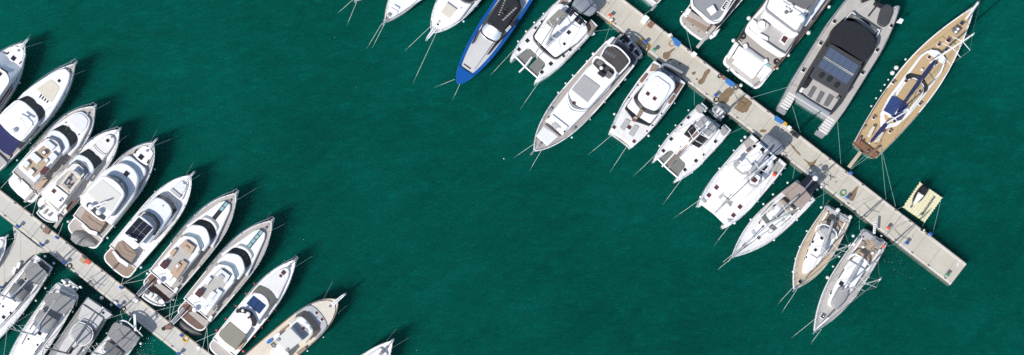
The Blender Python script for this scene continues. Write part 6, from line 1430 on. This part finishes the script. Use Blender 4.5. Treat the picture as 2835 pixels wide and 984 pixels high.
def hose(label, w, p, m, r=.42, cat='hose coil', name='hose_coil', n=4):
    o = dockthing(name, label, cat, w, p); mb = MB(); pts = []
    for i in range(n * 18):
        a = 2 * PI * i / 18; rr = r * (1 - .09 * (i // 18)) * (1 + .08 * math.sin(i * .7)); pts.append((rr * math.cos(a), rr * math.sin(a), .05 + .035 * (i / 18) + .01 * math.sin(i)))
    mb.tube(pts, .035, 5); mb.build('hose', m, o, 60)
hose('black coiled hose beside the blue pedestal near the cardboard box', 'F', (477,282), 'rubber'); hose('black coiled hose on the edge by the white box', 'F', (846,576), 'rubber', .4); hose('yellow coiled hose near the bottom edge of the left pontoon', 'X', (615,713), 'yellow', .5)
hose('yellow coiled hose left of the blue pedestal on the right pontoon', 'T', (1195,800), 'yellow', .45); hose('orange yellow coiled hose at the lower edge of the right pontoon', 'T', (1332,888), 'yellow', .4); hose('pale yellow loose hose beside the upper blue mat', 'J', (236,362), 'tan', .5, n=3); hose('bright green coiled hose on the right pontoon', 'W', (995,640), 'green', .5); hose('white coiled hose in front of the orange box', 'W', (498,112), 'white', .5, n=3); hose('grey coiled hose beside the brown box at the seam', 'R', (535,485), 'grey', .4, n=3); hose('black coiled hose by the wet patches near the lower edge', 'J', (602,825), 'rubber', .4); hose('tangled black chain at the end of the lower blue mat', 'J', (765,722), 'darkgrey', .45, 'chain', 'chain_heap', 5); hose('black coiled hose left of the red brown mat', 'J', (632,630), 'rubber', .3)
def crate(name, label, cat, w, p, lx, ly, h, m, ang=None, lid=None):
    o = dockthing(name, label, cat, w, p, RZR if ang is None else ang); mb = MB(); mb.box((0, 0), lx, ly, 0, h, 0, .03, .06); mb.build('box', m, o)
    mb = MB(); mb.box((0, 0), lx + .06, ly + .06, h, h + .08, 0, .03, .06); l_ = mb.build('lid', lid or m, o)
    mb = MB(); mb.box((0, -ly / 2 - .05), .2, .05, h - .12, h - .04, 0, .01); mb.build('handle', 'steel', o)
crate('dock_box', 'brown dock box at the pontoon edge beside a grey hose', 'dock box', 'R', (583,536), .85, .8, .5, 'brownbox', RZL + .15)
crate('cardboard_box', 'brown cardboard box beside the orange box on the left pontoon', 'box', 'F', (572,242), .75, .7, .5, 'cardboard'); crate('dock_box', 'orange red box at the pontoon edge beside a cardboard box', 'dock box', 'F', (606,252), .7, .55, .4, 'orange')
for p, l in (((132,278), 'upper'), ((104,310), 'lower')): crate('boarding_step', f'white boarding step on the edge of the wide finger, {l} of two', 'step', 'F', p, .9, .4, .5, 'white', RZL + 1.85)
crate('dock_box', 'white dock box near the seam by the tan sofa yacht gangway', 'dock box', 'X', (65,290), .7, .5, .5, 'white'); crate('dock_box', 'white dock box on the left pontoon near the bottom edge', 'dock box', 'X', (760,815), .4, .4, .4, 'white'); crate('dock_box', 'small white box on the shaded lower edge beside a blue pedestal', 'dock box', 'S', (1745,100), .5, .25, .3, 'white')
o = dockthing('hand_cart', 'red brown hand cart with black wheels at the pontoon edge by a gangway', 'cart', 'X', (425,585), RZL + 1.0); mb = MB(); mb.box((.1, 0), 1.0, .62, .25, .55, 0, .04, .08); mb.build('tray', 'redbrown', o); mb = MB(); mb.box((-.75, 0), .5, .55, .3, .5, 0, .04, .2); mb.build('hood', 'black', o)
for sd in (1, -1): mb = MB(); mb.tube([(.1, sd * .36, .2), (.1, sd * .42, .2)], .2, 12); mb.build('wheel', 'rubber', o)
crate('dock_box', 'pale slatted chest standing by the red brown step on the right pontoon', 'dock box', 'T', (1268,392), 1.1, .75, .6, 'white', RZR + PI / 2); o = dockthing('boarding_step', 'red brown wooden step on the upper edge of the right pontoon', 'step', 'T', (1382,475), RZR + PI / 2)
mb = MB(); mb.box((0, 0), .95, .75, 0, .3, 0, .03, .06); mb.box((.2, 0), .5, .75, .3, .5, 0, .03, .06); mb.build('treads', 'redbrown', o)
o = dockthing('rope_bag', 'white bundle and black pouch below the red pedestal', 'bag', 'T', (640,388)); mb = MB(); mb.lathe((0, 0, 0), [(.22, 0), (.28, .15), (.2, .3), (.05, .34)], 10); mb.build('bundle', 'fender', o); mb = MB(); mb.box((.3, .12), .4, .16, 0, .2, -1, .05, .06); mb.build('pouch', 'black', o)
o = dockthing('bollard', 'yellow bollard on the lower edge under the red pedestal', 'bollard', 'T', (628,440)); mb = MB(); mb.lathe((0, 0, 0), [(.16, 0), (.13, .05), (.1, .3), (.2, .36), (.2, .44), (.1, .48)], 12); mb.build('post', 'yellow', o)
o = dockthing('marker_cone', 'white pointed marker at the upper edge beside the upper blue mat', 'cone', 'T', (1760,672)); mb = MB(); mb.lathe((0, 0, .05), [(.22, 0), (.08, .6), (.03, .75)], 12); mb.build('cone', 'white', o); mb = MB(); mb.box((0, 0), .55, .5, 0, .06, .3, .01, .05); mb.build('base', 'offwhite', o)
def matt(label, w, pts, m, cat='mat', name='fender_mat'):
    c = WP(w, pts[0], ZP); o = None; q = [(WP(w, p, ZP + .1) - c) for p in pts]; mb = MB(); mb.slab(rnd(ccw([(v.x, v.y) for v in q]), .1), -.06, .16, .04); o = mb.build(name, m); o.location = c; tag(o, label, cat)
matt('upper of three bright blue mats hung on the pontoon edge', 'J', [(236,315),(262,310),(318,352),(296,388),(262,372)], 'bluemat'); matt('middle of three bright blue mats hung on the pontoon edge', 'J', [(678,655),(694,643),(762,690),(748,712),(728,718),(680,682)], 'bluemat'); matt('lowest of three bright blue mats hung on the pontoon edge', 'W', [(428,10),(445,0),(510,48),(490,74),(430,38)], 'bluemat')
matt('dull red mat beside the middle blue mat', 'J', [(640,635),(660,618),(692,642),(668,666)], 'redbrown'); matt('black rubber mat on the right pontoon beside the white hose', 'W', [(553,138),(575,122),(640,165),(618,193)], 'rubber')
crate('dock_box', 'orange box between the lowest blue mat and the white hose', 'dock box', 'W', (512,72), .5, .4, .35, 'yellow'); crate('dock_box', 'white dock box right of the orange box on the pontoon edge', 'dock box', 'W', (547,105), .5, .45, .4, 'white'); crate('dock_box', 'white dock box where the white table yacht gangway lands', 'dock box', 'J', (418,455), .65, .55, .5, 'white')
o = dockthing('boat_cradle', 'white tubular frame lying beside the blue service box', 'frame', 'W', (990,495), RZR); mb = MB(); mb.tube([(-.5, -.35, .06), (.5, -.35, .06), (.5, .35, .06), (-.5, .35, .06)], .05, 6, True); mb.tube([(-.5, 0, .06), (.5, 0, .06)], .04, 6); mb.build('frame', 'offwhite', o)
o = dockthing('mooring_gear', 'small black and white mooring gear on the upper edge by the floating dock', 'mooring gear', 'Y', (385,438)); mb = MB(); mb.lathe((0, 0, 0), [(.25, 0), (.25, .15), (.12, .2)], 10); mb.build('weight', 'black', o); mb = MB(); mb.box((.28, -.1), .25, .2, 0, .18, .3, .02, .04); mb.build('block', 'white', o)
o = dockthing('plank', 'short white plank lying near the end of the right pontoon', 'plank', 'Y', (608,655), RZR + 1.9); mb = MB(); mb.box((0, 0), .55, .12, 0, .05, 0, .01); mb.build('board', 'white', o)
# fenders floating against the pontoons
def pf(label, w, p, r=.4, m='fender'):
    o = bpy.data.objects.new('fender', fender_mesh(m, False)); COL.objects.link(o); o.location = WP(w, p, .5); r *= .56; o.scale = (r, r, r); tag(o, label, 'fender')
pf('white ball fender hanging off the upper edge beside the black chain heap', 'J', (808,706), .48); pf('white ball fender below the blue pedestal and green hose', 'W', (985,735), .42); pf('white ball fender on the shaded lower edge of the left pontoon, upper of two', 'F', (704,500), .42); pf('white ball fender on the shaded lower edge of the left pontoon, lower of two', 'F', (764,547), .42)
pf('small pink buoy floating between power catamaran and solar roofed catamaran', 'J', (503,832), .22, 'pinkfender')
pf('tiny white float alone in open water left of the large grey decked yacht', 'Z', (1395,440), .16)

# ================================================================== mooring lines
def lines(lst, m='rope', r=.021):
    for label, pts in lst: rope(label, pts, r, m)
lines([
 ('bow line of the left edge yacht, upper of two', [('A',188,100,2.9),('A',236,42,0),('A',250,25,-1)]), ('bow line of the left edge yacht, lower of two', [('A',212,140,2.9),('A',330,104,0),('A',370,92,-1)]),
 ('bow line of the navy awning yacht, upper of two', [('A',545,250,2.9),('A',580,228,.5),('A',600,215,-.5)]), ('bow line of the navy awning yacht, lower of two', [('A',578,355,2.7),('A',650,325,0),('A',690,310,-1)]),
 ('bow line of the tan floored yacht', [('B',655,60,2.9),('B',760,5,0),('B',800,-15,-1)]), ('bow line of the cream framed yacht, upper of two', [('B',760,180,2.9),('B',800,130,0),('B',815,112,-1)]), ('bow line of the cream framed yacht, lower of two', [('B',818,280,2.9),('B',872,240,0),('B',900,225,-1)]),
 ('bow line of the radar dome yacht, upper of two', [('C',575,75,2.9),('C',612,5,0),('C',625,-20,-1)]), ('bow line of the radar dome yacht, lower of two', [('C',605,95,2.9),('C',700,58,0),('C',740,38,-1)]),
 ('bow line of the solar roofed yacht, upper of two', [('C',795,275,2.9),('C',838,205,0),('C',850,185,-1)]), ('bow line of the solar roofed yacht, lower of two', [('C',828,310,2.9),('C',878,280,0),('C',900,265,-1)]),
 ('bow line of the tan sofa yacht', [('D',600,110,2.9),('D',700,50,0),('D',740,28,-1)]), ('bow line of the white sofa yacht, upper of two', [('D',765,220,2.9),('D',786,190,.3),('D',800,170,-1)]), ('bow line of the white sofa yacht, lower of two', [('D',800,285,2.9),('D',870,250,0),('D',900,235,-1)]),
 ('bow line of the olive covered yacht', [('E',775,160,2.8),('E',905,78,0),('E',950,50,-1)]), ('bow line of the cream classic yacht, upper of two', [('E',1005,420,2.7),('E',1075,285,0),('E',1090,255,-1)]), ('bow line of the cream classic yacht, lower of two', [('E',1128,540,2.7),('E',1192,485,0),('E',1230,455,-1)]),
 ('bow line of the bottom edge yacht, upper of two', [('Q',975,515,2.8),('Q',1180,265,0),('Q',1260,170,-1)]), ('bow line of the bottom edge yacht, lower of two', [('Q',1120,695,2.8),('Q',1470,480,0),('Q',1560,430,-1)]),
 ('stern line from the tan floored yacht to the left pontoon', [('B',95,500,1.5),('B',5,600,.9)]), ('stern line of the cream framed yacht, longer of two', [('R',530,112,1.5),('R',295,250,.9)]), ('stern line of the cream framed yacht, shorter of two', [('R',475,80,1.5),('R',402,340,.9)]),
 ('stern line of the radar dome yacht', [('R',775,455,1.2),('R',720,590,.9)]), ('stern line of the solar roofed yacht running to the pontoon', [('F',848,362,1.2),('F',832,408,.9)]),
 ('stern line of the tan sofa yacht, upper of two', [('F',1043,292,1.6),('F',838,405,.9)]), ('stern line of the tan sofa yacht, lower of two', [('F',1005,372,1.6),('F',838,405,.9)]),
 ('stern line of the tan sofa yacht on its starboard side, left of two', [('X',448,290,1.5),('X',432,525,.9)]), ('stern line of the tan sofa yacht on its starboard side, right of two', [('X',540,165,1.5),('X',440,530,.9)]),
 ('stern line of the white sofa yacht, upper of two', [('X',590,328,1.6),('X',280,405,.9)]), ('stern line of the white sofa yacht, lower of two', [('X',560,380,1.6),('X',375,482,.9)]),
 ('stern line of the olive covered yacht, upper of three', [('X',955,645,1.5),('X',710,755,.9)]), ('stern line of the white sofa yacht on its starboard side, left of two', [('X',848,600,1.5),('X',800,825,.9)]), ('stern line of the white sofa yacht on its starboard side, right of two', [('X',850,600,1.5),('X',868,880,.9)]),
 ('stern line from the left bow boat to the wide finger', [('R',80,648,1.6),('R',175,628,.9)]), ('stern line of the grey canopy sailing yacht to the pontoon', [('S',1670,330,1.5),('S',1900,250,.9)]), ('stern line of the plank sailing yacht to the pontoon', [('S',1850,370,1.7),('S',1815,210,.9)]),
 ('bow line of the top edge bow, left of two', [('G',118,0,2.4),('G',10,95,0),('G',-20,120,-1)]), ('bow line of the top edge bow, right of two', [('G',155,10,2.4),('G',80,190,0),('G',65,230,-1)]),
 ('bow line of the grey foredeck yacht, left of two', [('G',365,225,2.6),('G',265,390,0),('G',240,430,-.8)]), ('bow line of the grey foredeck yacht, right of two', [('G',388,230,2.6),('G',310,385,0),('G',290,425,-.8)]),
 ('bow line of the beige hatch yacht, left of two', [('G',788,250,2.5),('G',615,415,0),('G',580,448,-1)]), ('bow line of the beige hatch yacht, right of two', [('G',852,300,2.5),('G',680,670,0),('G',650,735,-1)]),
 ('bow line of the blue speedboat, left of two', [('G',1005,708,2),('G',900,750,0),('G',840,775,-1)]), ('bow line of the blue speedboat, right of two', [('H',115,800,2),('H',72,894,.3),('H',40,960,-1)]),
 ('bow line of the olive bimini catamaran, left of two', [('H',640,465,2),('H',440,680,0),('H',400,720,-1)]), ('bow line of the olive bimini catamaran, right of two', [('I',130,310,2),('I',30,455,0),('I',0,500,-1)]),
 ('bow line of the large grey decked yacht, left of two', [('I',75,720,3),('I',0,772,.5),('I',-40,800,-1)]), ('bow line of the large grey decked yacht, right of two', [('I',125,765,3),('I',80,840,.4),('I',60,880,-1)]),
 ('bow line of the white power catamaran, left of two', [('I',575,652,2),('I',450,756,0),('I',420,780,-1)]), ('bow line of the white power catamaran, right of two', [('I',665,720,2),('I',580,850,0),('I',555,890,-1)]),
 ('bow line of the solar roofed catamaran, left of two', [('M',75,380,2),('M',0,455,.4),('M',-60,510,-1)]), ('bow line of the solar roofed catamaran, right of two', [('M',250,515,2),('M',150,650,0),('M',120,690,-1)]),
 ('bow line of the big flybridge catamaran, left of two', [('M',368,645,2.2),('M',230,742,0),('M',190,770,-1)]), ('bow line of the big flybridge catamaran, right of two', [('M',545,805,2.2),('M',475,894,.3),('M',440,940,-1)]),
 ('bow line of the tan bimini sailing yacht, upper of two', [('N',150,725,1.8),('N',60,800,0)]), ('bow line of the tan bimini sailing yacht, lower of two', [('N',95,795,1.8),('N',35,845,0),('N',20,860,-.5)]),
 ('bow line of the teak decked sailing yacht, left of two', [('O',72,572,1.8),('O',0,650,0),('O',-15,668,-.5)]), ('bow line of the teak decked sailing yacht, right of two', [('O',95,590,1.8),('O',25,695,0),('O',10,720,-.5)]),
 ('bow line of the grey teak sailing yacht, left of two', [('O',212,762,1.9),('O',90,860,0),('O',70,876,-.5)]), ('bow line of the grey teak sailing yacht, right of two', [('O',250,830,1.9),('O',205,890,.2),('O',190,915,-.5)]),
])
lines([
 ('stern line from the olive bimini catamaran to the pontoon', [('T',325,598,1.8),('T',735,548,.9)]), ('thin line from the yellow bollard down beside the large grey decked yacht', [('T',620,465,1),('T',500,830,1.8)]), ('thin line from the white table yacht stern to the pontoon', [('J',360,255,1.9),('J',402,425,.9)]), ('short line from the top edge stern gangway to the pontoon', [('T',1395,185,2),('T',1270,275,.9)]),
 ('green line from the pontoon to the solar roofed catamaran stern', [('J',422,705,.9),('J',425,870,1.6)]), ('stern line of the solar roofed catamaran to the pontoon', [('M',530,250,1.7),('M',655,192,.9)]), ('stern line of the grey solar catamaran to the pontoon', [('K',165,545,1.8),('K',-40,605,.9)]), ('green stern line of the grey solar catamaran, left of two', [('K',215,675,1.5),('K',258,820,.9)]), ('green stern line of the grey solar catamaran, right of two', [('W',950,60,1.5),('W',978,402,.9)]),
 ('line from the big flybridge catamaran cleat down to the water', [('W',600,410,.9),('W',580,520,0)]), ('green stern line of the teak decked sailing yacht, left of two', [('W',838,590,.9),('W',832,740,1.6)]), ('stern line of the tan bimini sailing yacht to the pontoon', [('W',745,700,1.6),('W',885,625,.9)]), ('green stern line of the grey teak sailing yacht, left of two', [('O',490,105,.9),('O',490,210,1.6)]), ('stern line of the grey teak sailing yacht to the pontoon edge', [('O',660,308,1.6),('O',735,295,.9)]),
 ('stern line of the golden ketch beside its gangway, upper of two', [('W',1185,325,1.8),('W',1055,440,.9)]), ('stern line of the golden ketch beside its gangway, lower of two', [('W',1215,335,1.8),('W',1060,445,.9)]), ('long green line of the golden ketch to the pontoon, left of two', [('L',203,768,1.6),('Y',163,252,.9)]), ('long green line of the golden ketch to the pontoon, right of two', [('L',205,766,1.6),('Y',222,295,.9)]),
 ('line from the floating dock corner to the pontoon, left of two', [('Y',275,292,.5),('Y',235,312,.9)]), ('line from the floating dock corner to the pontoon, right of two', [('Y',502,258,.5),('Y',450,470,.9)]), ('short line from the floating dock to the pontoon', [('Y',403,395,.5),('Y',388,415,.9)]),
], 'greenrope', .023)

# ================================================================== light, sky, camera
SUN_EL = math.radians(47); SX, SY = -.75, -.66
sl_ = bpy.data.lights.new('sun', 'SUN'); sl_.energy = 4.5; sl_.angle = math.radians(.5); sl_.color = (1, .965, .92)
so = bpy.data.objects.new('sun', sl_); COL.objects.link(so)
n_ = math.hypot(SX, SY); dv = Vector((-SX / n_ * math.cos(SUN_EL), -SY / n_ * math.cos(SUN_EL), -math.sin(SUN_EL)))
so.rotation_euler = dv.to_track_quat('-Z', 'Y').to_euler(); so.location = (0, 0, 120)
wd = bpy.data.worlds.new('World'); SC.world = wd; wd.use_nodes = True; nt = wd.node_tree
sk = nt.nodes.new('ShaderNodeTexSky'); sk.sky_type = 'NISHITA'; sk.sun_disc = False; sk.sun_elevation = SUN_EL; sk.sun_rotation = math.atan2(SX, SY) % (2 * PI)
bg = nt.nodes['Background']; bg.inputs['Strength'].default_value = .15; nt.links.new(sk.outputs['Color'], bg.inputs['Color'])
cd = bpy.data.cameras.new('camera'); cam = bpy.data.objects.new('camera', cd); COL.objects.link(cam)
cam.location = (0, 0, HC); cam.rotation_euler = (0, 0, 0); cd.sensor_width = 36; cd.lens = 36 * FPX / IW
cd.shift_x = (IW / 2 - CX) / IW; cd.shift_y = (CY - IH / 2) / IW
cd.clip_end = 8000; SC.camera = cam
SC.view_settings.view_transform = 'Standard'; SC.view_settings.look = 'None'; SC.view_settings.exposure = 0; SC.view_settings.gamma = 1
